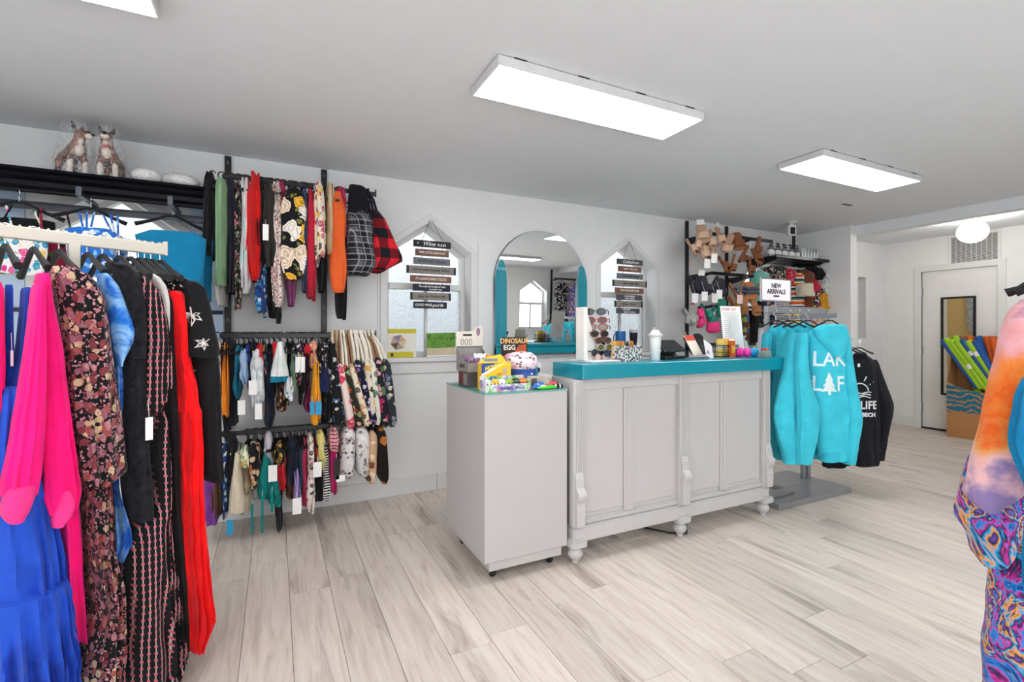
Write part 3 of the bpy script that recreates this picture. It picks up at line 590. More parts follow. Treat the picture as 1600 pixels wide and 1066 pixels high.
sg('mid', -0.311, 'white floral swimsuit at the left end of the middle rail', 0.023, -0.035, -0.402, floral('#ece8e4', ['#d78a96', '#6aa8a0', '#2d2d35'], 40, None, 0.5), 'suit')
sg('mid', -0.268, 'orange bikini with long straps on the middle rail', 0.024, -0.055, -0.482, cloth('#e8871e'), 'tri', cat='bikini')
sg('mid', -0.238, 'large black swim dress near the left end of middle rail', 0.045, -0.036, -0.557, cloth('#191a20'), 'suit', v=0.04, du=-0.003)
sg('mid', -0.200, 'teal blue swimsuit on the middle rail beside black dress', 0.027, -0.075, -0.389, cloth('#14708c'), 'suit', tags=[(0.022, -0.145, -0.437, 0.039, 0.086, PAPER, .03)])
sg('mid', -0.149, 'royal blue bikini bottom high on the middle rail', 0.028, -0.068, -0.175, cloth('#1f3a9c'), 'cup', cat='bikini')
sg('mid', -0.166, 'light blue and white swim top on the middle rail', 0.024, -0.094, -0.301, cloth('#a9c4e4'), 'suit', v=-0.04, du=0.002)
sg('mid', -0.128, 'black triangle bikini top left of the white tagged one', 0.025, -0.076, -0.203, cloth('#1b1b1f'), 'tri', cat='bikini')
sg('mid', -0.093, 'white swimsuit with pale print and card tag on middle rail', 0.038, -0.095, -0.421, floral('#e6e6e8', ['#cfd8e4', '#b9d0c4'], 30, None, 0.5), 'suit', v=-0.05, du=0.001, tags=[(-0.024, -0.195, -0.318, 0.043, 0.084, PAPER, .03), (0.005, -0.195, -0.459, 0.037, 0.093, PAPER, .03)])
sg('mid', -0.082, 'red bikini cup left of the white ruffled swim skirt', 0.025, -0.060, -0.188, cloth('#d6202a'), 'cup', cat='bikini', v=-0.02, du=0.000)
sg('mid', -0.057, 'multicolour floral top between two red cups', 0.021, -0.069, -0.258, M_MULTI, 'suit')
sg('mid', -0.032, 'long navy swim top reaching the low rail', 0.029, -0.098, -0.596, cloth('#1a2133'), 'suit', v=0.02, du=-0.000)
sg('mid', 0.000, 'narrow red swimsuit strap left of the ruffled skirt', 0.018, -0.054, -0.167, cloth('#d6202a'), 'band', cat='bikini')
sg('mid', 0.026, 'white ruffled swim skirt with teal hem on the middle rail', 0.054, -0.052, -0.296, stripes(['#0f7d9a', '#e9eceb', '#dfe9e6', '#e9eceb', '#e9eceb', '#a9d2cc'], 3.2, 2), 'skirt', cat='skirt', rv=0.08, v=-0.1, du=-0.001, f=0.16, nf=7)
sg('mid', 0.073, 'white and teal swim bottom under the ruffled skirt', 0.026, -0.258, -0.394, floral('#e6eaea', ['#2f8fa0', '#d9d2e8'], 40, None, 0.5), 'cup', cat='bikini', v=-0.06, du=-0.001)
sg('mid', 0.033, 'black and orange floral bikini below the ruffled skirt', 0.033, -0.281, -0.484, floral('#1b1b1f', ['#c2562c', '#d8b282'], 40, None, 0.5), 'tri', cat='bikini')
sg('mid', 0.107, 'sage green swim bottom right of the ruffled skirt', 0.023, -0.161, -0.375, cloth('#7d9c84'), 'suit')
sg('mid', 0.133, 'multicolour floral bikini with two white card tags', 0.034, -0.063, -0.327, M_MULTI, 'suit', tags=[(-0.006, -0.145, -0.194, 0.032, 0.096, PAPER, .03), (0.020, -0.145, -0.195, 0.025, 0.096, PAPER, .03)])
sg('mid', 0.182, 'round red bikini cup high on the middle rail', 0.023, -0.067, -0.125, cloth('#d3202c'), 'cup', cat='bikini', v=-0.03, du=-0.002)
sg('mid', 0.163, 'black swim bottom hanging beside a magenta tie', 0.023, -0.164, -0.381, cloth('#16161a'), 'suit', v=0.03, du=0.001)
sg('mid', 0.186, 'magenta tie string bikini low between the rails', 0.019, -0.331, -0.498, cloth('#8c1f5a'), 'tri', cat='bikini', v=0.02, du=0.001)
sg('mid', 0.221, 'peach and pink floral bikini above the yellow one', 0.027, -0.047, -0.227, floral('#f0c49a', ['#c860a0', '#f0a060'], 40, None, 0.5), 'suit')
sg('mid', 0.232, 'yellow bikini with dangling ties and a turquoise tag', 0.030, -0.168, -0.568, cloth('#eca21e'), 'tri', cat='bikini', v=-0.08, du=-0.006, tags=[(-0.030, -0.225, -0.456, 0.025, 0.080, solid('#1c94c4', .6), .03), (0.006, -0.225, -0.459, 0.033, 0.081, solid('#1c94c4', .6), .03)])
sg('mid', 0.283, 'navy triangle bikini cup beside the yellow bikini', 0.043, -0.183, -0.376, cloth('#1d2550'), 'cup', cat='bikini', rv=0.06, v=-0.07, du=-0.006)
sg('mid', 0.275, 'black and white patterned swimsuit above the navy cup', 0.032, -0.056, -0.291, floral('#17171b', ['#e8e6e4', '#17171b'], 60, None, 0.5), 'suit')
sg('mid', 0.323, 'black swimsuit with white lace at right end of swimwear', 0.040, -0.057, -0.574, floral('#17171b', ['#17171b', '#17171b', '#d8d8d8'], 26, None, 0.5), 'suit', v=0.03, du=0.003)
sg('low', -0.344, 'purple bikini with floral edge at the left end of low rail', 0.039, -0.052, -0.525, cloth('#8c4aa8'), 'cup', cat='bikini', lean=0.007)
sg('low', -0.301, 'brown bikini cup beside the purple one', 0.033, -0.095, -0.474, cloth('#6e4a32'), 'tri', cat='bikini')
sg('low', -0.268, 'royal blue patterned swimsuit between brown and beige ones', 0.020, -0.060, -0.499, M_BLUEP, 'suit')
sg('low', -0.238, 'black swim top above the beige one on the low rail', 0.037, -0.024, -0.258, cloth('#17171b'), 'suit', hang=(.12, 'w'))
sg('low', -0.207, 'beige ruffled bikini with long ties and a turquoise tag', 0.047, -0.109, -0.449, cloth('#d8ccb4'), 'skirt', cat='bikini', rv=0.09, v=-0.09, du=0.006, f=0.14, hang=(.12, 'w'), tags=[(-0.026, -0.195, -0.516, 0.032, 0.086, solid('#1c94c4', .6), .03)])
sg('low', -0.156, 'second beige swim bottom behind the ruffled one', 0.038, -0.269, -0.474, cloth('#cfc3aa'), 'cup', cat='bikini')
sg('low', -0.159, 'pale green floral bikini top above the beige ones', 0.031, -0.077, -0.197, floral('#e3e6c8', ['#8aa86a', '#d8c27a'], 40, None, 0.5), 'cup', cat='bikini', v=-0.05, du=0.002, hang=(.12, 'w'))
sg('low', -0.149, 'khaki swim top between beige and black floral ones', 0.028, -0.151, -0.369, cloth('#a39a7a'), 'suit')
sg('low', -0.117, 'black swimsuit with tan floral panel on the low rail', 0.035, -0.057, -0.327, floral('#17171b', ['#e2c49a', '#17171b', '#c46a3c'], 26, None, 0.5), 'suit', v=-0.05, du=0.002, hang=(.12, 'w'))
sg('low', -0.057, 'teal green bikini with hanging ribbon ties on the low rail', 0.042, -0.126, -0.401, cloth('#0f7f7c'), 'cup', cat='bikini', rv=0.09, v=-0.07, du=0.001, tags=[(-0.064, -0.175, -0.490, 0.013, 0.168, cloth('#0f7f7c'), .03), (-0.011, -0.175, -0.477, 0.013, 0.222, cloth('#0f7f7c'), .03), (0.040, -0.175, -0.413, 0.014, 0.117, cloth('#0f7f7c'), .03)])
sg('low', -0.007, 'teal green swim bottom with a big white card tag', 0.036, -0.260, -0.440, cloth('#0f8580'), 'cup', cat='bikini', v=-0.03, du=0.000, tags=[(-0.006, -0.175, -0.241, 0.048, 0.098, PAPER, .03)])
sg('low', -0.036, 'pale grey swim top left of the red one on the low rail', 0.025, -0.011, -0.236, cloth('#cfccd4'), 'suit', hang=(.12, 'w'))
sg('low', 0.026, 'black and yellow patterned bikini above the red one', 0.033, -0.071, -0.207, floral('#17171b', ['#e0b23a', '#17171b', '#8a6a3a'], 30, None, 0.5), 'cup', cat='bikini', v=-0.05, du=-0.000)
sg('low', 0.040, 'red swimsuit on the low rail next to the tall white tag', 0.029, -0.127, -0.378, cloth('#cf1c28'), 'suit', v=-0.02, du=-0.000)
sg('low', 0.022, 'black string swimsuit whose ties reach lowest', 0.022, -0.139, -0.639, cloth('#1b1d26'), 'suit', v=0.04, du=0.000)
sg('low', 0.092, 'navy swimsuit in the middle of the low rail', 0.034, -0.055, -0.404, cloth('#1d2436'), 'suit')
sg('low', 0.084, 'rust brown swim bottom under the navy swimsuit', 0.026, -0.321, -0.431, cloth('#6e3a22'), 'cup', cat='bikini')
sg('low', 0.126, 'lavender padded bikini cup with a white card tag', 0.022, -0.249, -0.439, cloth('#a893c8'), 'tri', cat='bikini', v=-0.06, du=-0.002, tags=[(-0.008, -0.205, -0.448, 0.049, 0.097, PAPER, .03)])
sg('low', 0.148, 'slate teal swimsuit right of the lavender cup', 0.031, -0.087, -0.421, cloth('#33566a'), 'suit', v=0.03, du=0.001)
sg('low', 0.167, 'long raspberry swimsuit on the low rail', 0.019, -0.071, -0.497, cloth('#c2365c'), 'suit')
sg('low', 0.202, 'pink and white floral swimsuit with a tall strip shape', 0.023, -0.048, -0.519, floral('#efe0dc', ['#c83a5c', '#5a8a5a', '#2d2d33'], 36, None, 0.5), 'suit', v=-0.05, du=-0.003)
sg('low', 0.229, 'narrow crimson swimsuit right of the pink floral one', 0.019, -0.085, -0.319, cloth('#a81e30'), 'suit')
sg('low', 0.267, 'yellow floral swimsuit with a white card tag', 0.027, -0.031, -0.272, floral('#e8dc8a', ['#d8c21e', '#4f8f5a', '#f2efe0'], 36, None, 0.5), 'suit', v=-0.04, du=-0.003, tags=[(-0.033, -0.185, -0.247, 0.048, 0.093, PAPER, .03)])
sg('low', 0.256, 'black swim bottom under the yellow floral swimsuit', 0.039, -0.281, -0.473, cloth('#141416'), 'cup', cat='bikini')
sg('low', 0.295, 'zebra print swimsuit at the right end of low swimwear', 0.024, -0.117, -0.484, M_ZEB, 'suit')
sg('low', 0.347, 'pink striped bikini top beside the lower tote bags', 0.032, -0.003, -0.153, stripes(['#e8a0a8', '#e8a0a8', '#e8a0a8', '#2d2024'], 45, 2), 'cup', cat='bikini', v=-0.05, du=-0.005)
sg('low', 0.335, 'magenta tied bikini with grey bottom and black tag', 0.024, -0.121, -0.430, cloth('#c21f6c'), 'suit', tags=[(0.016, -0.145, -0.268, 0.031, 0.134, BLK, .03), (0.040, -0.145, -0.332, 0.054, 0.040, PAPER, .03)])
sg('top', -0.207, 'dark swimsuit squeezed between others on the top rail', 0.013, -0.058, -0.555, cloth('#1b1c22'), 'suit', rv=0.1, v=0.06, du=-0.004)
sg('top', -0.172, 'dark swimsuit squeezed between others on the top rail', 0.013, -0.056, -0.586, cloth('#1b1c22'), 'suit', rv=0.1, v=0.06, du=-0.003)
sg('top', -0.153, 'dark swimsuit squeezed between others on the top rail', 0.013, -0.045, -0.590, cloth('#1b1c22'), 'suit', rv=0.1, v=0.06, du=-0.003)
sg('top', -0.113, 'dark swimsuit squeezed between others on the top rail', 0.013, -0.058, -0.370, cloth('#1b1c22'), 'suit', rv=0.1, v=0.06, du=-0.002)
sg('top', -0.084, 'dark swimsuit squeezed between others on the top rail', 0.013, -0.033, -0.481, cloth('#1b1c22'), 'suit', rv=0.1, v=0.06, du=-0.001)
sg('top', -0.050, 'dark swimsuit squeezed between others on the top rail', 0.013, -0.022, -0.392, cloth('#1b1c22'), 'suit', rv=0.1, v=0.06, du=-0.001)
sg('top', -0.022, 'dark swimsuit squeezed between others on the top rail', 0.013, -0.054, -0.536, cloth('#1b1c22'), 'suit', rv=0.1, v=0.06, du=-0.000)
sg('top', 0.009, 'dark swimsuit squeezed between others on the top rail', 0.013, -0.048, -0.366, cloth('#1b1c22'), 'suit', rv=0.1, v=0.06, du=0.000)
sg('top', 0.049, 'dark swimsuit squeezed between others on the top rail', 0.013, -0.021, -0.325, cloth('#1b1c22'), 'suit', rv=0.1, v=0.06, du=0.001)
sg('top', 0.086, 'dark swimsuit squeezed between others on the top rail', 0.014, -0.022, -0.380, cloth('#1b1c22'), 'suit', rv=0.1, v=0.06, du=0.002)
sg('top', 0.122, 'dark swimsuit squeezed between others on the top rail', 0.014, -0.045, -0.397, cloth('#1b1c22'), 'suit', rv=0.1, v=0.06, du=0.002)
sg('top', 0.156, 'dark swimsuit squeezed between others on the top rail', 0.014, -0.030, -0.500, cloth('#1b1c22'), 'suit', rv=0.1, v=0.06, du=0.003)
sg('top', 0.179, 'dark swimsuit squeezed between others on the top rail', 0.014, -0.044, -0.502, cloth('#1b1c22'), 'suit', rv=0.1, v=0.06, du=0.003)
sg('top', 0.225, 'dark swimsuit squeezed between others on the top rail', 0.014, -0.040, -0.391, cloth('#1b1c22'), 'suit', rv=0.1, v=0.06, du=0.004)
sg('top', 0.251, 'dark swimsuit squeezed between others on the top rail', 0.014, -0.011, -0.347, cloth('#1b1c22'), 'suit', rv=0.1, v=0.06, du=0.004)
sg('top', 0.282, 'dark swimsuit squeezed between others on the top rail', 0.014, -0.014, -0.471, cloth('#1b1c22'), 'suit', rv=0.1, v=0.06, du=0.005)
sg('top', 0.317, 'dark swimsuit squeezed between others on the top rail', 0.015, -0.027, -0.395, cloth('#1b1c22'), 'suit', rv=0.1, v=0.06, du=0.006)
sg('mid', -0.281, 'dark swimsuit squeezed between others on the middle rail', 0.012, -0.062, -0.317, cloth('#1b1c22'), 'suit', rv=0.1, v=0.06, du=-0.005)
sg('mid', -0.248, 'dark swimsuit squeezed between others on the middle rail', 0.012, -0.050, -0.377, cloth('#1b1c22'), 'suit', rv=0.1, v=0.06, du=-0.004)
sg('mid', -0.218, 'dark swimsuit squeezed between others on the middle rail', 0.012, -0.068, -0.202, cloth('#1b1c22'), 'suit', rv=0.1, v=0.06, du=-0.004)
sg('mid', -0.175, 'dark swimsuit squeezed between others on the middle rail', 0.013, -0.064, -0.202, cloth('#1b1c22'), 'suit', rv=0.1, v=0.06, du=-0.003)
sg('mid', -0.141, 'dark swimsuit squeezed between others on the middle rail', 0.013, -0.047, -0.350, cloth('#1b1c22'), 'suit', rv=0.1, v=0.06, du=-0.002)
sg('mid', -0.117, 'dark swimsuit squeezed between others on the middle rail', 0.013, -0.035, -0.247, cloth('#1b1c22'), 'suit', rv=0.1, v=0.06, du=-0.002)
sg('mid', -0.069, 'dark swimsuit squeezed between others on the middle rail', 0.013, -0.041, -0.401, cloth('#1b1c22'), 'suit', rv=0.1, v=0.06, du=-0.001)
sg('mid', -0.035, 'dark swimsuit squeezed between others on the middle rail', 0.013, -0.069, -0.293, cloth('#1b1c22'), 'suit', rv=0.1, v=0.06, du=-0.001)
sg('mid', -0.007, 'dark swimsuit squeezed between others on the middle rail', 0.013, -0.053, -0.410, cloth('#1b1c22'), 'suit', rv=0.1, v=0.06, du=-0.000)
sg('mid', 0.025, 'dark swimsuit squeezed between others on the middle rail', 0.013, -0.062, -0.417, cloth('#1b1c22'), 'suit', rv=0.1, v=0.06, du=0.000)
sg('mid', 0.072, 'dark swimsuit squeezed between others on the middle rail', 0.014, -0.036, -0.461, cloth('#1b1c22'), 'suit', rv=0.1, v=0.06, du=0.001)
sg('mid', 0.097, 'dark swimsuit squeezed between others on the middle rail', 0.014, -0.048, -0.371, cloth('#1b1c22'), 'suit', rv=0.1, v=0.06, du=0.002)
sg('mid', 0.146, 'dark swimsuit squeezed between others on the middle rail', 0.014, -0.048, -0.460, cloth('#1b1c22'), 'suit', rv=0.1, v=0.06, du=0.003)
sg('mid', 0.178, 'dark swimsuit squeezed between others on the middle rail', 0.014, -0.047, -0.295, cloth('#1b1c22'), 'suit', rv=0.1, v=0.06, du=0.003)
sg('mid', 0.210, 'dark swimsuit squeezed between others on the middle rail', 0.014, -0.038, -0.250, cloth('#1b1c22'), 'suit', rv=0.1, v=0.06, du=0.004)
sg('mid', 0.256, 'dark swimsuit squeezed between others on the middle rail', 0.014, -0.074, -0.255, cloth('#1b1c22'), 'suit', rv=0.1, v=0.06, du=0.005)
sg('mid', 0.284, 'dark swimsuit squeezed between others on the middle rail', 0.014, -0.074, -0.360, cloth('#1b1c22'), 'suit', rv=0.1, v=0.06, du=0.005)
sg('low', -0.148, 'dark swimsuit squeezed between others on the low rail', 0.013, -0.049, -0.340, cloth('#1b1c22'), 'suit', rv=0.1, v=0.06, du=-0.003)
sg('low', -0.117, 'dark swimsuit squeezed between others on the low rail', 0.013, -0.059, -0.299, cloth('#1b1c22'), 'suit', rv=0.1, v=0.06, du=-0.002)
sg('low', -0.102, 'dark swimsuit squeezed between others on the low rail', 0.013, -0.078, -0.199, cloth('#1b1c22'), 'suit', rv=0.1, v=0.06, du=-0.002)
sg('low', -0.071, 'dark swimsuit squeezed between others on the low rail', 0.013, -0.078, -0.228, cloth('#1b1c22'), 'suit', rv=0.1, v=0.06, du=-0.001)
sg('low', -0.041, 'dark swimsuit squeezed between others on the low rail', 0.013, -0.085, -0.365, cloth('#1b1c22'), 'suit', rv=0.1, v=0.06, du=-0.001)
sg('low', -0.015, 'dark swimsuit squeezed between others on the low rail', 0.013, -0.057, -0.316, cloth('#1b1c22'), 'suit', rv=0.1, v=0.06, du=-0.000)
sg('low', 0.002, 'dark swimsuit squeezed between others on the low rail', 0.013, -0.086, -0.281, cloth('#1b1c22'), 'suit', rv=0.1, v=0.06, du=0.000)
sg('low', 0.033, 'dark swimsuit squeezed between others on the low rail', 0.013, -0.094, -0.435, cloth('#1b1c22'), 'suit', rv=0.1, v=0.06, du=0.001)
sg('low', 0.067, 'dark swimsuit squeezed between others on the low rail', 0.014, -0.078, -0.342, cloth('#1b1c22'), 'suit', rv=0.1, v=0.06, du=0.001)
sg('low', 0.091, 'dark swimsuit squeezed between others on the low rail', 0.014, -0.081, -0.292, cloth('#1b1c22'), 'suit', rv=0.1, v=0.06, du=0.002)
sg('low', 0.113, 'dark swimsuit squeezed between others on the low rail', 0.014, -0.070, -0.318, cloth('#1b1c22'), 'suit', rv=0.1, v=0.06, du=0.002)
sg('low', 0.149, 'dark swimsuit squeezed between others on the low rail', 0.014, -0.105, -0.391, cloth('#1b1c22'), 'suit', rv=0.1, v=0.06, du=0.003)
sg('low', 0.169, 'dark swimsuit squeezed between others on the low rail', 0.014, -0.083, -0.246, cloth('#1b1c22'), 'suit', rv=0.1, v=0.06, du=0.003)
sg('low', 0.193, 'dark swimsuit squeezed between others on the low rail', 0.014, -0.102, -0.463, cloth('#1b1c22'), 'suit', rv=0.1, v=0.06, du=0.003)
sg('low', 0.222, 'dark swimsuit squeezed between others on the low rail', 0.014, -0.106, -0.442, cloth('#1b1c22'), 'suit', rv=0.1, v=0.06, du=0.004)
sg('low', 0.255, 'dark swimsuit squeezed between others on the low rail', 0.014, -0.104, -0.443, cloth('#1b1c22'), 'suit', rv=0.1, v=0.06, du=0.005)
sg('low', 0.279, 'dark swimsuit squeezed between others on the low rail', 0.014, -0.108, -0.313, cloth('#1b1c22'), 'suit', rv=0.1, v=0.06, du=0.005)
bag('tote_bag', 'black patterned tote bag leftmost of the middle rail bags', 'cloth tote bags at the rail ends', (0.351, 3.38, 1.252), 0.0, floral('#1b1b20', ['#e8e4de', '#3f7fb0', '#1b1b20'], 40, None, 0.5), [(-0.21, -0.004, 0, 0.018, 0.1), (-0.252, 0.0, 0, 0.036, 0.13), (-0.401, 0.008, 0, 0.04, 0.14), (-0.56, 0.02, 0, 0.038, 0.13), (-0.594, 0.02, 0, 0.022, 0.11)], cloth('#c9b79c'), 0, 0.05)
bag('tote_bag', 'white tote bag with pink and red blooms', 'cloth tote bags at the rail ends', (0.371, 3.38, 1.252), 0.0, floral('#ead8d2', ['#d83a5a', '#e8746a', '#8aa86a'], 14, None, 0.5), [(-0.202, 0.008, 0, 0.014, 0.1), (-0.245, 0.012, 0, 0.028, 0.13), (-0.415, 0.041, 0, 0.031, 0.14), (-0.595, 0.073, 0, 0.03, 0.13), (-0.63, 0.073, 0, 0.017, 0.11)], cloth('#8f6f56'), 0, 0.05)
bag('tote_bag', 'orange and red floral tote bag on the middle rail', 'cloth tote bags at the rail ends', (0.399, 3.38, 1.252), 0.0, floral('#2b2a24', ['#e2502c', '#f0c8b0', '#a8b06a'], 26, None, 0.5), [(-0.212, 0.016, 0, 0.012, 0.1), (-0.255, 0.02, 0, 0.024, 0.13), (-0.409, 0.057, 0, 0.027, 0.14), (-0.574, 0.099, 0, 0.026, 0.13), (-0.609, 0.099, 0, 0.015, 0.11)], cloth('#e2dccd'), 0, 0.05)
bag('tote_bag', 'cream and orange floral tote bag on the middle rail', 'cloth tote bags at the rail ends', (0.428, 3.38, 1.252), 0.0, floral('#e8dcc4', ['#d8642c', '#2d2d30', '#c8a05a'], 26, None, 0.5), [(-0.204, 0.025, 0, 0.012, 0.1), (-0.247, 0.029, 0, 0.025, 0.13), (-0.411, 0.072, 0, 0.028, 0.14), (-0.587, 0.121, 0, 0.027, 0.13), (-0.622, 0.121, 0, 0.015, 0.11)], cloth('#8f6f56'), 0, 0.05)
bag('tote_bag', 'dark navy tote bag with small violet flowers', 'cloth tote bags at the rail ends', (0.469, 3.38, 1.252), 0.0, floral('#17182a', ['#7d5a9c', '#d8c8e0', '#17182a'], 36, None, 0.5), [(-0.179, 0.021, 0, 0.017, 0.1), (-0.223, 0.025, 0, 0.033, 0.13), (-0.394, 0.067, 0, 0.037, 0.14), (-0.576, 0.114, 0, 0.036, 0.13), (-0.611, 0.113, 0, 0.02, 0.11)], cloth('#e2dccd'), 0, 0.05)
bag('tote_bag', 'black and golden yellow tote bag on the middle rail', 'cloth tote bags at the rail ends', (0.506, 3.38, 1.252), 0.0, floral('#e2d8c6', ['#e0a82a', '#1d1d22', '#e2d8c6'], 20, None, 0.5), [(-0.172, 0.038, 0, 0.013, 0.1), (-0.216, 0.042, 0, 0.025, 0.13), (-0.365, 0.057, 0, 0.028, 0.14), (-0.524, 0.076, 0, 0.027, 0.13), (-0.559, 0.076, 0, 0.015, 0.11)], cloth('#e2dccd'), 0, 0.05)
bag('tote_bag', 'green and white leafy tote bag on the middle rail', 'cloth tote bags at the rail ends', (0.54, 3.38, 1.252), 0.0, floral('#dcd8cc', ['#2f6a48', '#6a8a5a', '#dcd8cc'], 20, None, 0.5), [(-0.173, 0.038, 0, 0.013, 0.1), (-0.217, 0.043, 0, 0.026, 0.13), (-0.393, 0.057, 0, 0.028, 0.14), (-0.579, 0.077, 0, 0.027, 0.13), (-0.614, 0.077, 0, 0.016, 0.11)], cloth('#e2dccd'), 0, 0.05)
bag('tote_bag', 'black and magenta floral tote bag on the middle rail', 'cloth tote bags at the rail ends', (0.565, 3.38, 1.252), 0.0, floral('#1e2026', ['#c42a6c', '#5a7a4a', '#e0a0b0'], 26, None, 0.5), [(-0.165, 0.056, 0, 0.015, 0.1), (-0.209, 0.06, 0, 0.03, 0.13), (-0.4, 0.077, 0, 0.033, 0.14), (-0.6, 0.099, 0, 0.032, 0.13), (-0.636, 0.099, 0, 0.018, 0.11)], cloth('#8f6f56'), 0, 0.05)
bag('tote_bag', 'slate blue floral tote bag at the far right of the middle rail', 'cloth tote bags at the rail ends', (0.586, 3.38, 1.252), 0.0, floral('#2a3038', ['#8f98a0', '#d8c8a8', '#4a5a7a'], 26, None, 0.5), [(-0.175, 0.086, 0, 0.015, 0.1), (-0.219, 0.091, 0, 0.031, 0.13), (-0.407, 0.108, 0, 0.034, 0.14), (-0.605, 0.131, 0, 0.033, 0.13), (-0.64, 0.13, 0, 0.019, 0.11)], cloth('#e2dccd'), 0, 0.05)
bag('tote_bag', 'grey and white leopard tote bag on the low rail', 'cloth tote bags at the rail ends', (0.407, 3.38, 0.655), 0.0, floral('#d8d6d4', ['#2b2b2e', '#8a8684', '#e8e6e4'], 44, None, 0.5), [(-0.019, 0.02, 0, 0.023, 0.1), (-0.062, 0.025, 0, 0.045, 0.13), (-0.186, 0.019, 0, 0.049, 0.14), (-0.319, 0.017, 0, 0.047, 0.13), (-0.353, 0.016, 0, 0.027, 0.11)], cloth('#8f6f56'), 0, 0.1)
bag('tote_bag', 'silver floral tote bag with brown trim on the low rail', 'cloth tote bags at the rail ends', (0.489, 3.38, 0.655), 0.0, floral('#d4d2d0', ['#6a6664', '#e8e6e2', '#b8b4b0'], 40, None, 0.5), [(-0.026, 0.025, 0, 0.023, 0.1), (-0.07, 0.03, 0, 0.046, 0.13), (-0.19, 0.034, 0, 0.051, 0.14), (-0.319, 0.042, 0, 0.049, 0.13), (-0.354, 0.042, 0, 0.028, 0.11)], cloth('#6a4a36'), 0, 0.1)
bag('tote_bag', 'rust and tan animal print tote bag on the low rail', 'cloth tote bags at the rail ends', (0.561, 3.38, 0.655), 0.0, floral('#c8a482', ['#6e2c1c', '#e2d0b8', '#3a2018'], 20, None, 0.5), [(-0.058, 0.021, 0, 0.017, 0.1), (-0.102, 0.026, 0, 0.034, 0.13), (-0.233, 0.019, 0, 0.038, 0.14), (-0.373, 0.017, 0, 0.036, 0.13), (-0.408, 0.017, 0, 0.02, 0.11)], cloth('#2a1c18'), 0, 0.1)
bag('tote_bag', 'black and amber tote bag rightmost on the low rail', 'cloth tote bags at the rail ends', (0.612, 3.38, 0.655), 0.0, floral('#1a1614', ['#b8702c', '#1a1614', '#1a1614'], 16, None, 0.5), [(-0.037, 0.03, 0, 0.015, 0.1), (-0.082, 0.035, 0, 0.03, 0.13), (-0.228, 0.041, 0, 0.033, 0.14), (-0.385, 0.052, 0, 0.032, 0.13), (-0.42, 0.052, 0, 0.018, 0.11)], cloth('#2a1c18'), 0, 0.1)
bag('tote_bag', 'grey plaid tote bag with navy straps on the top rail', None, (0.489, 3.38, 2.222), 0.0, plaid('#14161c', '#2e3038', '#5a5d66', 26), [(-0.144, 0.003, 0, 0.065, 0.06), (-0.207, 0.022, 0, 0.088, 0.1), (-0.403, 0.022, 0, 0.092, 0.14), (-0.511, 0.029, 0, 0.107, 0.15), (-0.577, 0.007, 0, 0.073, 0.12)], cloth('#1c1d2a'), 0, 0.05)
bag('tote_bag', 'red and black buffalo plaid tote bag at the top rail end', None, (0.557, 3.38, 2.222), 0.0, plaid('#12141e', '#6a1018', '#d21f2c', 15), [(-0.123, 0.049, 0, 0.028, 0.05), (-0.195, 0.071, 0, 0.05, 0.1), (-0.347, 0.104, 0, 0.083, 0.13), (-0.47, 0.122, 0, 0.118, 0.14), (-0.544, 0.067, 0, 0.054, 0.11)], cloth('#1c1d2a'), 0, 0.05)
sg('top', 0.498, 'black scarf draped over the rail above the grey plaid bag', 0.067, 0.020, -0.213, cloth('#14151d'), 'pant', cat='scarf', rv=0.05, v=-0.02, du=-0.003, hang=None, strap=0)
sg('alc', -0.522, 'turquoise teal strapless swimsuit in front on the right faceout arm', 0.161, -0.176, -0.596, cloth('#0f7aa6'), 'pant', rv=0.035, v=-0.12, du=0.019, turn=1, hang=(.17, 't'), strap=0)
sg('alc', -0.476, 'second teal swimsuit behind the front one on the right arm', 0.156, -0.165, -0.546, cloth('#0d6c94'), 'pant', rv=0.035, turn=1, hang=None, strap=0)
sg('alc', -0.884, 'front blue and white leaf print swimsuit on the middle faceout arm', 0.104, -0.192, -0.434, floral('#2a6fc4', ['#e8f0f6', '#8fc0e6', '#e8f0f6'], 30, None, 0.5), 'pant', rv=0.03, v=-0.14, du=0.038, turn=1, hang=(.15, 't'))
sg('alc', -0.852, 'second blue and white leaf print swimsuit on the middle faceout arm', 0.103, -0.194, -0.424, floral('#2a6fc4', ['#e8f0f6', '#8fc0e6', '#e8f0f6'], 30, None, 0.5), 'pant', rv=0.03, v=-0.05000000000000002, du=0.013, turn=1, hang=None)
sg('alc', -0.820, 'rearmost blue and white leaf print swimsuit on the middle faceout arm', 0.101, -0.197, -0.414, floral('#2a6fc4', ['#e8f0f6', '#8fc0e6', '#e8f0f6'], 30, None, 0.5), 'pant', rv=0.03, v=0.03999999999999998, du=-0.010, turn=1, hang=None)
sg('alc', -1.168, 'bright multicolour floral swimsuit on the left faceout arm', 0.113, -0.236, -0.448, floral('#e8e4e0', ['#d83a8c', '#1f8fb0', '#2d6a4a', '#f0c43c'], 28, None, 0.5), 'pant', rv=0.03, v=-0.14, du=0.050, turn=1, hang=(.17, 't'))
sg('alc', -1.035, 'crimson and green floral swimsuit behind on the left faceout arm', 0.055, -0.223, -0.434, floral('#8c1f3c', ['#3f6a2f', '#d83a6c', '#1d1d22'], 28, None, 0.5), 'pant', rv=0.03, v=-0.05, du=0.016, turn=1, hang=None)
sg('alc', -1.144, 'black swim top on the left faceout arm', 0.116, -0.138, -0.248, cloth('#17171c'), 'pant', cat='top', rv=0.03, v=0.05, du=-0.017, turn=1, hang=None)
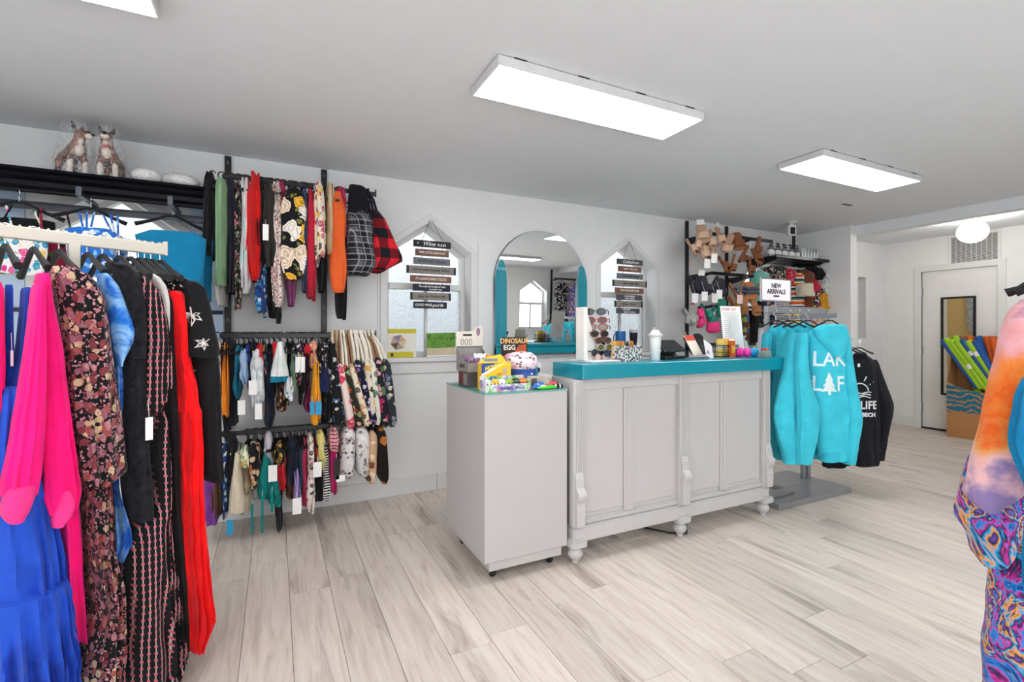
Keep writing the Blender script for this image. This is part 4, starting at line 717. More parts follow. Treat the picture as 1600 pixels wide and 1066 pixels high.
garm('dress', 'crimson pink dress at the far left edge behind royal blue one', 'dress', 'long dresses on the cream rack', (-0.822, 2.057, 1.6), 0.4883, [('bodice', M_PINK, [(-0.165, 0.016, -0.02, 0.005, 0.17), (-0.193, 0.017, -0.02, 0.013, 0.17), (-0.552, 0.033, -0.02, 0.022, 0.17), (-0.95, 0.058, -0.02, 0.022, 0.17)], 0.12, 7, 64, 34), ('sleeve', M_PINK, [(-0.202, -0.008, -0.26, 0.027, 0.05), (-0.413, -0.009, -0.26, 0.031, 0.05), (-0.659, -0.016, -0.26, 0.033, 0.05), (-0.814, -0.024, -0.26, 0.034, 0.05)], 0.2, 9, 64, 34)], (.2, 't'), None, [], PI/2)
garm('dress', 'royal blue tiered maxi dress with thin straps at the left edge', 'dress', 'long dresses on the cream rack', (-0.771, 2.084, 1.6), 0.4883, [('skirt', M_ROY, [(-0.494, -0.02, -0.17, 0.037, 0.16), (-0.663, -0.02, -0.17, 0.051, 0.16), (-0.836, -0.006, -0.17, 0.077, 0.16), (-0.992, 0.004, -0.17, 0.092, 0.16), (-1.109, 0.009, -0.17, 0.097, 0.16), (-1.247, 0.016, -0.17, 0.105, 0.16), (-1.433, 0.023, -0.17, 0.111, 0.16)], 0.2, 15, 90, 40), ('strap', M_ROY, [(-0.205, -0.022, -0.22, 0.008, 0.02), (-0.343, -0.022, -0.22, 0.009, 0.02), (-0.472, -0.021, -0.22, 0.012, 0.02), (-0.564, -0.019, -0.22, 0.018, 0.02)], 0.2, 9, 64, 34), ('bodice', M_ROY, [(-0.211, 0.013, -0.22, 0.007, 0.05), (-0.305, 0.009, -0.22, 0.01, 0.05), (-0.418, 0.003, -0.22, 0.012, 0.05), (-0.528, -0.009, -0.22, 0.021, 0.05)], 0.2, 9, 64, 34), ('tier', M_ROY, [(-1.077, 0.009, -0.18, 0.093, 0.175), (-1.126, 0.012, -0.18, 0.101, 0.175), (-1.243, 0.016, -0.18, 0.106, 0.175), (-1.439, 0.024, -0.18, 0.113, 0.175)], 0.22, 19, 90, 34)], (.2, 't'), None, [(-0.023, -0.270, -0.415, 0.006, 0.044, PAPER, 0.050)], PI/2)
garm('dress', 'hot pink dress with puffed cuffed sleeves hanging over blue skirt', 'dress', 'long dresses on the cream rack', (-0.714, 2.114, 1.6), 0.4883, [('skirt', M_PINK, [(-0.423, 0.011, -0.16, 0.029, 0.09), (-0.704, 0.02, -0.16, 0.035, 0.09), (-0.953, 0.046, -0.16, 0.035, 0.09), (-1.118, 0.054, -0.16, 0.031, 0.09), (-1.224, 0.062, -0.16, 0.028, 0.09), (-1.312, 0.066, -0.16, 0.026, 0.09)], 0.2, 9, 64, 34), ('sleeve', M_PINK, [(-0.171, -0.025, -0.27, 0.014, 0.055), (-0.232, -0.023, -0.27, 0.016, 0.055), (-0.371, -0.011, -0.27, 0.026, 0.055), (-0.494, -0.004, -0.27, 0.029, 0.055), (-0.628, 0.002, -0.27, 0.036, 0.055), (-0.763, 0.01, -0.27, 0.042, 0.055), (-0.825, 0.014, -0.27, 0.047, 0.055), (-0.871, 0.015, -0.27, 0.036, 0.055)], 0.16, 8, 64, 34), ('cuff', cloth('#f0388a'), [(-0.807, 0.018, -0.29, 0.014, 0.045), (-0.846, 0.018, -0.29, 0.025, 0.045), (-0.882, 0.01, -0.29, 0.025, 0.045), (-0.907, 0.001, -0.29, 0.014, 0.045)], 0.03, 9, 64, 10), ('sleeve', M_PINK, [(-0.209, -0.044, -0.33, 0.013, 0.05), (-0.307, -0.047, -0.33, 0.017, 0.05), (-0.415, -0.051, -0.33, 0.023, 0.05), (-0.522, -0.057, -0.33, 0.029, 0.05), (-0.627, -0.066, -0.33, 0.035, 0.05), (-0.732, -0.075, -0.33, 0.039, 0.05), (-0.787, -0.079, -0.33, 0.035, 0.05)], 0.16, 8, 64, 34), ('cuff', cloth('#f0388a'), [(-0.759, -0.08, -0.34, 0.03, 0.045), (-0.794, -0.085, -0.34, 0.033, 0.045), (-0.831, -0.091, -0.34, 0.028, 0.045), (-0.852, -0.092, -0.34, 0.018, 0.045)], 0.03, 9, 64, 10)], (.2, 't'), None, [], PI/2)
garm('dress', 'black maxi dress with dense pink blossom print and long sleeves', 'dress', 'long dresses on the cream rack', (-0.659, 2.144, 1.6), 0.4883, [('bodice', M_FLO, [(-0.149, 0.003, -0.02, 0.006, 0.17), (-0.179, 0.003, -0.02, 0.016, 0.17), (-0.441, 0.022, -0.02, 0.029, 0.17), (-0.742, 0.052, -0.02, 0.03, 0.17)], 0.12, 7, 64, 34), ('sleeve', M_FLO, [(-0.142, -0.033, -0.22, 0.029, 0.075), (-0.172, -0.012, -0.22, 0.048, 0.075), (-0.238, 0.009, -0.22, 0.057, 0.075), (-0.373, 0.023, -0.22, 0.058, 0.075), (-0.506, 0.035, -0.22, 0.06, 0.075), (-0.651, 0.048, -0.22, 0.061, 0.075), (-0.756, 0.055, -0.22, 0.062, 0.075), (-0.802, 0.061, -0.22, 0.06, 0.075), (-0.828, 0.048, -0.22, 0.034, 0.075)], 0.2, 9, 64, 34), ('skirt', M_FLO, [(-0.727, 0.058, -0.13, 0.026, 0.14), (-0.942, 0.059, -0.13, 0.035, 0.14), (-1.072, 0.065, -0.13, 0.037, 0.14), (-1.208, 0.082, -0.13, 0.047, 0.14), (-1.356, 0.076, -0.13, 0.06, 0.14), (-1.458, 0.066, -0.13, 0.067, 0.14), (-1.524, 0.05, -0.13, 0.047, 0.14)], 0.22, 13, 80, 34)], (.2, 't'), None, [], PI/2)
garm('short_sleeve_top', 'blue tie-dye short sleeve top between blossom and lace garments', 'top', 'long dresses on the cream rack', (-0.594, 2.178, 1.6), 0.4883, [('sleeve', M_TDB, [(-0.151, -0.007, -0.2, 0.01, 0.05), (-0.191, 0.01, -0.2, 0.023, 0.05), (-0.279, 0.031, -0.2, 0.03, 0.05), (-0.343, 0.05, -0.2, 0.04, 0.05), (-0.39, 0.041, -0.2, 0.024, 0.05), (-0.454, 0.031, -0.2, 0.004, 0.05)], 0.05, 9, 64, 34), ('body', M_TDB, [(-0.168, 0.018, -0.1, 0.017, 0.1), (-0.52, 0.037, -0.1, 0.019, 0.1), (-0.874, 0.033, -0.1, 0.01, 0.1), (-0.978, 0.049, -0.1, 0.022, 0.1), (-1.06, 0.059, -0.1, 0.027, 0.1), (-1.111, 0.041, -0.1, 0.009, 0.1)], 0.2, 9, 64, 34)], (.2, 't'), None, [], PI/2)
garm('lace_cardigan', 'black lace cardigan with short sleeves beside the blue top', 'cardigan', 'long dresses on the cream rack', (-0.557, 2.198, 1.6), 0.4883, [('sleeve', M_LACE, [(-0.113, -0.015, -0.2, 0.031, 0.06), (-0.149, 0.016, -0.2, 0.031, 0.06), (-0.234, 0.032, -0.2, 0.03, 0.06), (-0.343, 0.039, -0.2, 0.027, 0.06), (-0.431, 0.04, -0.2, 0.022, 0.06)], 0.04, 9, 64, 34), ('body', M_LACE, [(-0.145, 0.017, -0.15, 0.027, 0.09), (-0.432, 0.04, -0.15, 0.032, 0.09), (-0.7, 0.046, -0.15, 0.035, 0.09), (-0.882, 0.058, -0.15, 0.034, 0.09), (-0.987, 0.063, -0.15, 0.032, 0.09)], 0.05, 9, 64, 34)], (.2, 't'), None, [], PI/2)
garm('dress', 'black ruched maxi dress with pink dots and white lines', 'dress', 'long dresses on the cream rack', (-0.514, 2.22, 1.6), 0.4883, [('bodice', M_DOT, [(-0.154, 0.033, -0.02, 0.008, 0.17), (-0.187, 0.033, -0.02, 0.019, 0.17), (-0.451, 0.052, -0.02, 0.028, 0.17), (-0.755, 0.08, -0.02, 0.028, 0.17)], 0.12, 7, 64, 34), ('sleeve', M_DOT, [(-0.154, -0.0, -0.2, 0.018, 0.06), (-0.192, 0.021, -0.2, 0.03, 0.06), (-0.298, 0.043, -0.2, 0.035, 0.06), (-0.411, 0.049, -0.2, 0.039, 0.06), (-0.523, 0.05, -0.2, 0.042, 0.06), (-0.581, 0.045, -0.2, 0.029, 0.06), (-0.616, 0.036, -0.2, 0.015, 0.06)], 0.2, 9, 64, 34), ('skirt', M_DOT, [(-0.623, 0.065, -0.12, 0.016, 0.13), (-0.811, 0.074, -0.12, 0.019, 0.13), (-0.95, 0.07, -0.12, 0.03, 0.13), (-1.025, 0.049, -0.12, 0.056, 0.13), (-1.127, 0.043, -0.12, 0.072, 0.13), (-1.27, 0.053, -0.12, 0.078, 0.13), (-1.458, 0.06, -0.12, 0.09, 0.13), (-1.542, 0.064, -0.12, 0.097, 0.13), (-1.598, 0.052, -0.12, 0.073, 0.13)], 0.2, 15, 90, 34)], (.2, 't'), None, [(0.007, -0.275, -0.665, 0.021, 0.076, PAPER, 0.060)], PI/2)
garm('blouse', 'white top with one shoulder showing behind the dotted dress', 'top', 'long dresses on the cream rack', (-0.487, 2.235, 1.6), 0.4883, [('body', cloth('#dedbd6'), [(-0.137, 0.015, -0.14, 0.017, 0.08), (-0.177, 0.037, -0.14, 0.02, 0.08), (-0.25, 0.048, -0.14, 0.016, 0.08), (-0.529, 0.048, -0.14, 0.016, 0.08)], 0.2, 9, 64, 34)], (.2, 't'), None, [], PI/2)
garm('trousers', 'plain black wide trousers hanging left of the red dress', 'trousers', 'long dresses on the cream rack', (-0.463, 2.248, 1.6), 0.4883, [('body', cloth('#1b1b1e'), [(-0.189, 0.03, -0.1, 0.032, 0.1), (-0.534, 0.046, -0.1, 0.028, 0.1), (-0.654, 0.051, -0.1, 0.025, 0.1), (-0.919, 0.057, -0.1, 0.022, 0.1), (-1.14, 0.071, -0.1, 0.018, 0.1), (-1.338, 0.084, -0.1, 0.016, 0.1), (-1.527, 0.096, -0.1, 0.016, 0.1)], 0.05, 9, 64, 34)], (.2, 't'), None, [], PI/2)
garm('dress', 'bright red pleated maxi dress on the cream rack', 'dress', 'long dresses on the cream rack', (-0.446, 2.257, 1.6), 0.4883, [('bodice', cloth('#f2141a'), [(-0.191, 0.038, -0.13, 0.031, 0.09), (-0.296, 0.05, -0.13, 0.027, 0.09), (-0.439, 0.063, -0.13, 0.027, 0.09), (-0.561, 0.079, -0.13, 0.035, 0.09), (-0.634, 0.083, -0.13, 0.039, 0.09)], 0.14, 9, 64, 34), ('skirt', cloth('#f2141a'), [(-0.611, 0.087, -0.12, 0.04, 0.12), (-0.782, 0.089, -0.12, 0.042, 0.12), (-0.93, 0.093, -0.12, 0.042, 0.12), (-1.152, 0.101, -0.12, 0.043, 0.12), (-1.354, 0.114, -0.12, 0.046, 0.12), (-1.452, 0.122, -0.12, 0.047, 0.12), (-1.525, 0.097, -0.12, 0.018, 0.12)], 0.26, 13, 80, 34)], (.2, 't'), None, [], PI/2)
garm('blouse', 'black sequinned top on the rack end behind the leaf kimono', 'top', 'long dresses on the cream rack', (-0.428, 2.266, 1.6), 0.4883, [('body', floral('#121214', ['#121214', '#121214', '#d8d4cc'], 90, None, 0.5), [(-0.12, 0.01, -0.05, 0.028, 0.12), (-0.146, 0.046, -0.05, 0.053, 0.12), (-0.184, 0.067, -0.05, 0.063, 0.12), (-0.444, 0.08, -0.05, 0.042, 0.12)], 0.2, 9, 64, 34)], (.2, 't'), None, [], PI/2)
garm('dress', 'black kimono with white embroidered leaves at the rack end', 'dress', 'long dresses on the cream rack', (-0.402, 2.28, 1.6), 0.4883, [('sleeve', cloth('#17171a'), [(-0.153, 0.031, -0.18, 0.021, 0.055), (-0.18, 0.05, -0.18, 0.032, 0.055), (-0.247, 0.061, -0.18, 0.039, 0.055), (-0.343, 0.071, -0.18, 0.049, 0.055), (-0.412, 0.076, -0.18, 0.058, 0.055), (-0.436, 0.075, -0.18, 0.053, 0.055)], 0.03, 9, 64, 34), ('body', cloth('#17171a'), [(-0.195, 0.073, -0.12, 0.033, 0.09), (-0.444, 0.099, -0.12, 0.046, 0.09), (-0.595, 0.107, -0.12, 0.043, 0.09), (-0.772, 0.114, -0.12, 0.04, 0.09), (-0.887, 0.121, -0.12, 0.04, 0.09), (-0.922, 0.131, -0.12, 0.026, 0.09)], 0.06, 9, 64, 34)], (.2, 't'), None, [], PI/2)
LEAVES = [(0.029, -0.278, 0.045), (-0.010, -0.298, 0.035), (0.063, -0.381, 0.036), (0.037, -0.491, 0.036), (0.044, -0.653, 0.042), (0.013, -0.519, 0.024)]
garm('hoodie', 'orange, pink and violet tie-dye hoodie at the right edge', 'hoodie', 'tie-dye clothes at the right edge', (1.752, 0.503, 1.455), -1.2513, [('sleeve', M_TD1, [(-0.114, -0.007, -0.04, 0.031, 0.07), (-0.149, -0.012, -0.04, 0.047, 0.07), (-0.198, -0.015, -0.04, 0.06, 0.07), (-0.327, -0.024, -0.04, 0.07, 0.07), (-0.476, -0.041, -0.04, 0.077, 0.07), (-0.572, -0.069, -0.04, 0.067, 0.07), (-0.627, -0.093, -0.04, 0.053, 0.07), (-0.656, -0.091, -0.04, 0.019, 0.07)], 0.05, 5, 40, 30), ('body', M_TD1, [(-0.118, 0.056, 0.02, 0.083, 0.08), (-0.261, 0.059, 0.02, 0.098, 0.08), (-0.516, 0.065, 0.02, 0.093, 0.08)], 0.06, 5, 28, 16)], (.06, 't'), None, [], 0)
garm('dress', 'psychedelic blue, orange and magenta swirl print long dress', 'dress', 'tie-dye clothes at the right edge', (1.753, 0.5, 1.455), -1.2513, [('sleeve', M_TD2, [(-0.508, -0.057, 0.04, 0.072, 0.06), (-0.589, -0.073, 0.04, 0.077, 0.06), (-0.652, -0.083, 0.04, 0.078, 0.06), (-0.712, -0.096, 0.04, 0.07, 0.06), (-0.752, -0.089, 0.04, 0.054, 0.06), (-0.798, -0.09, 0.04, 0.045, 0.06), (-0.825, -0.087, 0.04, 0.028, 0.06)], 0.06, 5, 40, 26), ('body', M_TD2, [(-0.266, 0.061, 0.14, 0.089, 0.09), (-0.612, 0.037, 0.14, 0.113, 0.09), (-0.806, 0.027, 0.14, 0.123, 0.09), (-0.947, 0.022, 0.14, 0.128, 0.09), (-1.149, 0.022, 0.14, 0.138, 0.09), (-1.557, 0.021, 0.14, 0.159, 0.09)], 0.1, 8, 44, 30)], (.06, 't'), None, [], 0)
garm('jersey_top', 'teal blue jersey top half cut off at the right edge', 'top', 'tie-dye clothes at the right edge', (1.757, 0.487, 1.455), -1.2513, [('body', cloth('#1078a8'), [(-0.238, 0.024, -0.15, 0.017, 0.035), (-0.271, 0.018, -0.15, 0.045, 0.035), (-0.309, 0.011, -0.15, 0.066, 0.035), (-0.352, 0.005, -0.15, 0.076, 0.035), (-0.449, 0.001, -0.15, 0.076, 0.035), (-0.514, 0.006, -0.15, 0.067, 0.035), (-0.572, 0.011, -0.15, 0.057, 0.035), (-0.726, 0.012, -0.15, 0.06, 0.035), (-0.8, 0.01, -0.15, 0.06, 0.035)], 0.3, 7, 56, 30)], (.06, 't'), None, [], 0)
garm('hoodie', 'turquoise hoodie rearmost on the silver rack beside counter', 'hoodie', 'turquoise hoodies on the silver rack', (3.085, 2.157, 1.405), -0.4368, [('body', cloth('#3fc6dc'), [(-0.117, 0.171, 0.3, 0.051, 0.05), (-0.17, 0.173, 0.3, 0.078, 0.05), (-0.343, 0.22, 0.3, 0.139, 0.05), (-0.728, 0.266, 0.3, 0.151, 0.05), (-1.016, 0.28, 0.3, 0.136, 0.05), (-1.093, 0.28, 0.3, 0.117, 0.05)], 0.2, 6, 44, 26), ('hood', cloth('#3fc6dc'), [(-0.094, 0.17, 0.27, 0.043, 0.05), (-0.141, 0.17, 0.27, 0.063, 0.05), (-0.198, 0.17, 0.27, 0.034, 0.05)], 0.2, 6, 44, 26), ('sleeve', cloth('#3fc6dc'), [(-0.151, 0.11, 0.3, 0.034, 0.05), (-0.391, 0.105, 0.3, 0.039, 0.05), (-0.727, 0.164, 0.3, 0.029, 0.05), (-1.015, 0.178, 0.3, 0.034, 0.05)], 0.2, 6, 44, 26)], (.11, 'h'), None, [], 0)
garm('hoodie', 'turquoise hoodie second from the rear on the silver rack', 'hoodie', 'turquoise hoodies on the silver rack', (3.173, 2.115, 1.405), -0.4368, [('body', cloth('#3fc6dc'), [(-0.123, 0.131, 0.2, 0.066, 0.05), (-0.179, 0.136, 0.2, 0.09, 0.05), (-0.524, 0.16, 0.2, 0.123, 0.05), (-0.992, 0.188, 0.2, 0.095, 0.05), (-1.067, 0.183, 0.2, 0.071, 0.05)], 0.2, 6, 44, 26), ('sleeve', cloth('#3fc6dc'), [(-0.16, 0.056, 0.17, 0.038, 0.05), (-0.428, 0.052, 0.17, 0.052, 0.05), (-0.711, 0.045, 0.17, 0.068, 0.05), (-0.938, 0.075, 0.17, 0.056, 0.05), (-1.086, 0.103, 0.17, 0.047, 0.05)], 0.2, 6, 44, 26), ('hood', cloth('#3fc6dc'), [(-0.086, 0.15, 0.17, 0.056, 0.05), (-0.132, 0.146, 0.17, 0.07, 0.05), (-0.188, 0.146, 0.17, 0.033, 0.05)], 0.2, 6, 44, 26)], (.11, 'h'), None, [], 0)
garm('hoodie', 'turquoise hoodie in the middle of the silver rack row', 'hoodie', 'turquoise hoodies on the silver rack', (3.23, 2.089, 1.405), -0.4368, [('body', cloth('#3fc6dc'), [(-0.123, 0.094, 0.12, 0.074, 0.05), (-0.178, 0.089, 0.12, 0.088, 0.05), (-0.516, 0.103, 0.12, 0.102, 0.05), (-0.973, 0.122, 0.12, 0.083, 0.05), (-1.046, 0.117, 0.12, 0.06, 0.05)], 0.2, 6, 44, 26), ('sleeve', cloth('#3fc6dc'), [(-0.15, -0.021, 0.06, 0.032, 0.05), (-0.419, -0.049, 0.06, 0.05, 0.05), (-0.688, -0.058, 0.06, 0.059, 0.05), (-0.957, -0.035, 0.06, 0.054, 0.05), (-1.047, -0.035, 0.06, 0.036, 0.05)], 0.12, 6, 44, 26), ('hood', cloth('#3fc6dc'), [(-0.087, 0.095, 0.1, 0.051, 0.045), (-0.132, 0.09, 0.1, 0.064, 0.045), (-0.187, 0.09, 0.1, 0.037, 0.045)], 0.2, 6, 44, 26)], (.11, 'h'), None, [], 0)
garm('hoodie', 'turquoise hoodie second from the front on the silver rack', 'hoodie', 'turquoise hoodies on the silver rack', (3.287, 2.062, 1.405), -0.4368, [('body', cloth('#3fc6dc'), [(-0.119, 0.075, 0.06, 0.091, 0.05), (-0.177, 0.08, 0.06, 0.114, 0.05), (-0.509, 0.098, 0.06, 0.114, 0.05), (-0.958, 0.139, 0.06, 0.1, 0.05), (-1.03, 0.134, 0.06, 0.077, 0.05)], 0.2, 6, 44, 26), ('sleeve', cloth('#3fc6dc'), [(-0.15, -0.108, -0.03, 0.035, 0.05), (-0.412, -0.134, -0.03, 0.053, 0.05), (-0.678, -0.161, -0.03, 0.088, 0.05), (-0.892, -0.143, -0.03, 0.071, 0.05), (-1.04, -0.125, -0.03, 0.053, 0.05)], 0.12, 6, 44, 26)], (.11, 'h'), None, [], 0)
garm('hoodie', 'front turquoise hoodie printed with white lettering and a tree', 'hoodie', 'turquoise hoodies on the silver rack', (3.424, 1.998, 1.405), -0.4368, [('body', cloth('#3fc6dc'), [(-0.116, -0.043, -0.05, 0.106, 0.055), (-0.159, -0.052, -0.05, 0.132, 0.055), (-0.324, -0.043, -0.05, 0.141, 0.055), (-0.585, -0.021, -0.05, 0.137, 0.055), (-0.845, 0.001, -0.05, 0.123, 0.055), (-0.967, 0.012, -0.05, 0.117, 0.055), (-1.015, 0.014, -0.05, 0.11, 0.055)], 0.03, 6, 44, 26), ('sleeve', cloth('#3fc6dc'), [(-0.159, 0.044, -0.07, 0.031, 0.05), (-0.323, 0.063, -0.07, 0.033, 0.05), (-0.539, 0.09, -0.07, 0.042, 0.05), (-0.733, 0.116, -0.07, 0.05, 0.05), (-0.884, 0.098, -0.07, 0.042, 0.05), (-1.031, 0.081, -0.07, 0.033, 0.05)], 0.03, 6, 44, 26), ('sleeve', cloth('#3fc6dc'), [(-0.15, -0.256, -0.1, 0.03, 0.045), (-0.321, -0.264, -0.1, 0.043, 0.045), (-0.492, -0.251, -0.1, 0.052, 0.045), (-0.663, -0.214, -0.1, 0.071, 0.045), (-0.833, -0.223, -0.1, 0.067, 0.045), (-1.021, -0.243, -0.1, 0.043, 0.045)], 0.12, 6, 44, 26), ('hem_band', cloth('#38b8d0'), [(-0.936, 0.012, -0.05, 0.117, 0.058), (-1.015, 0.014, -0.05, 0.115, 0.058)], 0.03, 6, 44, 4), ('hood', cloth('#3fc6dc'), [(-0.095, -0.052, -0.1, 0.078, 0.05), (-0.133, -0.061, -0.1, 0.113, 0.05), (-0.193, -0.048, -0.1, 0.1, 0.05), (-0.261, -0.028, -0.1, 0.067, 0.05), (-0.308, -0.026, -0.1, 0.035, 0.05)], 0.1, 6, 44, 26)], (.11, 'h'), None, [], 0)
garm('sweatshirt', 'black sweatshirt with white sun and wave print in front', 'sweatshirt', 'black sweatshirts on the white faceout arm', (4.01, 2.122, 1.205), -0.4368, [('body', cloth('#1b1c22'), [(-0.126, -0.013, -0.03, 0.059, 0.06), (-0.175, -0.003, -0.03, 0.099, 0.06), (-0.437, 0.007, -0.03, 0.109, 0.06), (-0.778, 0.022, -0.03, 0.104, 0.06), (-0.904, 0.034, -0.03, 0.096, 0.06), (-0.958, 0.032, -0.03, 0.084, 0.06)], 0.2, 6, 44, 26), ('sleeve', cloth('#1b1c22'), [(-0.156, 0.079, -0.02, 0.035, 0.05), (-0.341, 0.126, -0.02, 0.052, 0.05), (-0.498, 0.176, -0.02, 0.062, 0.05), (-0.644, 0.173, -0.02, 0.04, 0.05), (-0.917, 0.129, -0.02, 0.03, 0.05)], 0.2, 6, 44, 26), ('collar', cloth('#101014'), [(-0.106, -0.028, -0.05, 0.039, 0.04), (-0.144, -0.028, -0.05, 0.049, 0.04)], 0.2, 6, 44, 4)], (.11, 'h'), None, [(-0.072, -0.095, -0.194, 0.019, 0.024, PAPER, 0.000)], 0)
garm('sweatshirt', 'black sweatshirt directly behind the sun print one', 'sweatshirt', 'black sweatshirts on the white faceout arm', (3.956, 2.147, 1.205), -0.4368, [('body', cloth('#1b1c22'), [(-0.131, 0.077, 0.08, 0.059, 0.05), (-0.181, 0.08, 0.08, 0.092, 0.05), (-0.853, 0.069, 0.08, 0.102, 0.05), (-0.983, 0.059, 0.08, 0.102, 0.05)], 0.2, 6, 44, 26)], (.11, 'h'), None, [], 0)
garm('sweatshirt', 'black sweatshirt rearmost on the white faceout arm', 'sweatshirt', 'black sweatshirts on the white faceout arm', (3.92, 2.164, 1.205), -0.4368, [('body', cloth('#1b1c22'), [(-0.158, 0.154, 0.2, 0.06, 0.05), (-0.365, 0.14, 0.2, 0.1, 0.05), (-0.882, 0.083, 0.2, 0.105, 0.05), (-1.031, 0.046, 0.2, 0.1, 0.05)], 0.2, 6, 44, 26)], (.11, 'h'), None, [], 0)
sg('rgt', 4.594, 'seafoam green scarf behind the new arrivals sign', 0.102, -0.084, -0.389, cloth('#6fb0a0'), 'pant', cat='scarf', rv=0.09, hang=(.1, 'w'), strap=0)
sg('rgt', 4.863, 'black floral bag high behind the new arrivals sign', 0.118, -0.007, -0.277, M_DKFLO, 'pant', cat='bag', rv=0.09, hang=(.1, 'w'), strap=0)
sg('rgt', 5.014, 'red and pink knotted scarf above the new arrivals sign', 0.088, -0.026, -0.201, floral('#c22a3c', ['#e08aa0', '#2a1a1c'], 40, None, 0.5), 'suit', cat='scarf', rv=0.09, hang=(.1, 'w'), strap=0)
sg('rgt', 5.213, 'rainbow striped scarf right of the new arrivals sign', 0.102, -0.071, -0.500, stripes(['#d86a2c', '#e8d8a0', '#2f7f6a', '#20305a', '#e8e4dc', '#c23a3a'], 10, 2), 'pant', cat='scarf', rv=0.09, hang=(.1, 'w'), strap=0)
sg('rgt', 5.349, 'brown leather tassel bag beside the rainbow scarf', 0.092, -0.041, -0.478, cloth('#6a3a24'), 'pant', cat='bag', rv=0.09, v=-0.03, du=-0.047, hang=(.1, 'w'), strap=0)
sg('rgt', 5.361, 'cream cloth pouch hanging on the brown tassel bag', 0.078, -0.193, -0.332, cloth('#d8ccb4'), 'pant', cat='pouch', rv=0.09, v=-0.13, du=-0.205, hang=(.1, 'w'), strap=0)
sg('rgt', 5.465, 'red pompom hat right of the brown tassel bag', 0.093, -0.125, -0.276, cloth('#b81e3c'), 'cup', cat='hat', rv=0.09, v=-0.05, du=-0.080, hang=(.1, 'w'), strap=0)
sg('rgt', 5.536, 'black cap near the right end of the corner rail', 0.083, 0.013, -0.125, cloth('#15161c'), 'cup', cat='cap', rv=0.09, v=-0.03, du=-0.049, hang=(.1, 'w'), strap=0)
sg('rgt', 5.512, 'floral multicolour scarf low on the corner rail', 0.119, -0.216, -0.480, M_MULTI, 'pant', cat='scarf', rv=0.09, hang=(.1, 'w'), strap=0)
sg('rgt', 5.668, 'mustard yellow mitten pair near the grey blanket', 0.084, -0.276, -0.465, cloth('#d89a2c'), 'tri', cat='mittens', rv=0.09, v=-0.05, du=-0.083, hang=(.1, 'w'), strap=0)
sg('rgt', 5.765, 'grey and white tufted blanket draped at the corner', 0.149, 0.018, -0.728, floral('#c9cac8', ['#5a605e', '#e8e8e6', '#8a908e'], 60, None, 0.5), 'suit', cat='blanket', rv=0.09, f=0.16, hang=(.1, 'w'), strap=0)
sg('rlo', 4.706, 'navy and olive patterned scarf below the sign', 0.115, 0.044, -0.243, floral('#22304a', ['#a09a4a', '#c88a7a', '#16181e'], 26, None, 0.5), 'pant', cat='scarf', rv=0.09, hang=(.1, 'w'), strap=0)
sg('rlo', 4.938, 'white and black zigzag scarf under the sign post', 0.097, 0.079, -0.193, M_ZEB, 'pant', cat='scarf', rv=0.09, hang=(.1, 'w'), strap=0)
sg('rlo', 5.179, 'yellow and red floral scarf above the hoodies', 0.102, -0.070, -0.263, floral('#e8d060', ['#d8302c', '#3f8a5a', '#f0e8d8'], 30, None, 0.5), 'pant', cat='scarf', rv=0.09, hang=(.1, 'w'), strap=0)
sg('rlo', 5.489, 'pale floral scarf between yellow one and the grey blanket', 0.155, -0.057, -0.269, floral('#d8c8c0', ['#c86a7a', '#4a6a8a', '#e0a04a'], 30, None, 0.5), 'pant', cat='scarf', rv=0.09, hang=(.1, 'w'), strap=0)
sg('rlo', 4.655, 'white paper carrier bag hanging left of the hoodies', 0.114, -0.243, -0.543, cloth('#dfe3ea'), 'pant', cat='paper bag', rv=0.09, hang=(.1, 'w'), strap=0)
sg('rlo', 4.454, 'black wool gloves hanging over the counter end', 0.060, -0.063, -0.398, cloth('#1d1b1c'), 'pant', cat='gloves', rv=0.09, hang=(.1, 'w'), strap=0)
sg('rlo', 4.317, 'brown and blue patterned pouch behind the paper list', 0.048, -0.099, -0.397, floral('#5a3a2c', ['#1f4a9c', '#8aa04a'], 16, None, 0.5), 'pant', cat='pouch', rv=0.09, hang=(.1, 'w'), strap=0)
from mathutils.bvhtree import BVHTree
def find(lbl): return [o for o in bpy.data.objects if o.get('label', '').startswith(lbl)][0]
def part(t, n): return [c for c in t.children if c.name.split('.')[0] == n][0]
def decal(o, body, gap=.0018, cuts=2):
    """lay a flat child (built in the x-z plane) onto the front of a cloth part of the same thing"""
    me = o.data; M = o.matrix_basis.copy(); bm = bmesh.new(); bm.from_mesh(me); bmesh.ops.triangulate(bm, faces=bm.faces[:])
    if cuts: bmesh.ops.subdivide_edges(bm, edges=bm.edges[:], cuts=cuts, use_grid_fill=True)
    tree = BVHTree.FromPolygons([v.co for v in body.data.vertices], [tuple(p.vertices) for p in body.data.polygons])
    y0 = min((M @ v.co).y for v in bm.verts)
    H = []
    for v in bm.verts:
        p = M @ v.co; h = tree.ray_cast(Vector((p.x, -2, p.z)), Vector((0, 1, 0))); H.append((v, p, h[0].y if h[0] else None))
    ys = sorted(q for _, _, q in H if q is not None) or [0]; md = ys[len(ys)//2]
    for v, p, q in H:
        p.y = (min(q, md+.04) if q is not None else md)-gap+(p.y-y0)*.2; v.co = p
    new = bpy.data.meshes.new(me.name); bm.to_mesh(new); bm.free(); new.materials.append(me.materials[0]); o.data = new; o.matrix_basis = Matrix()
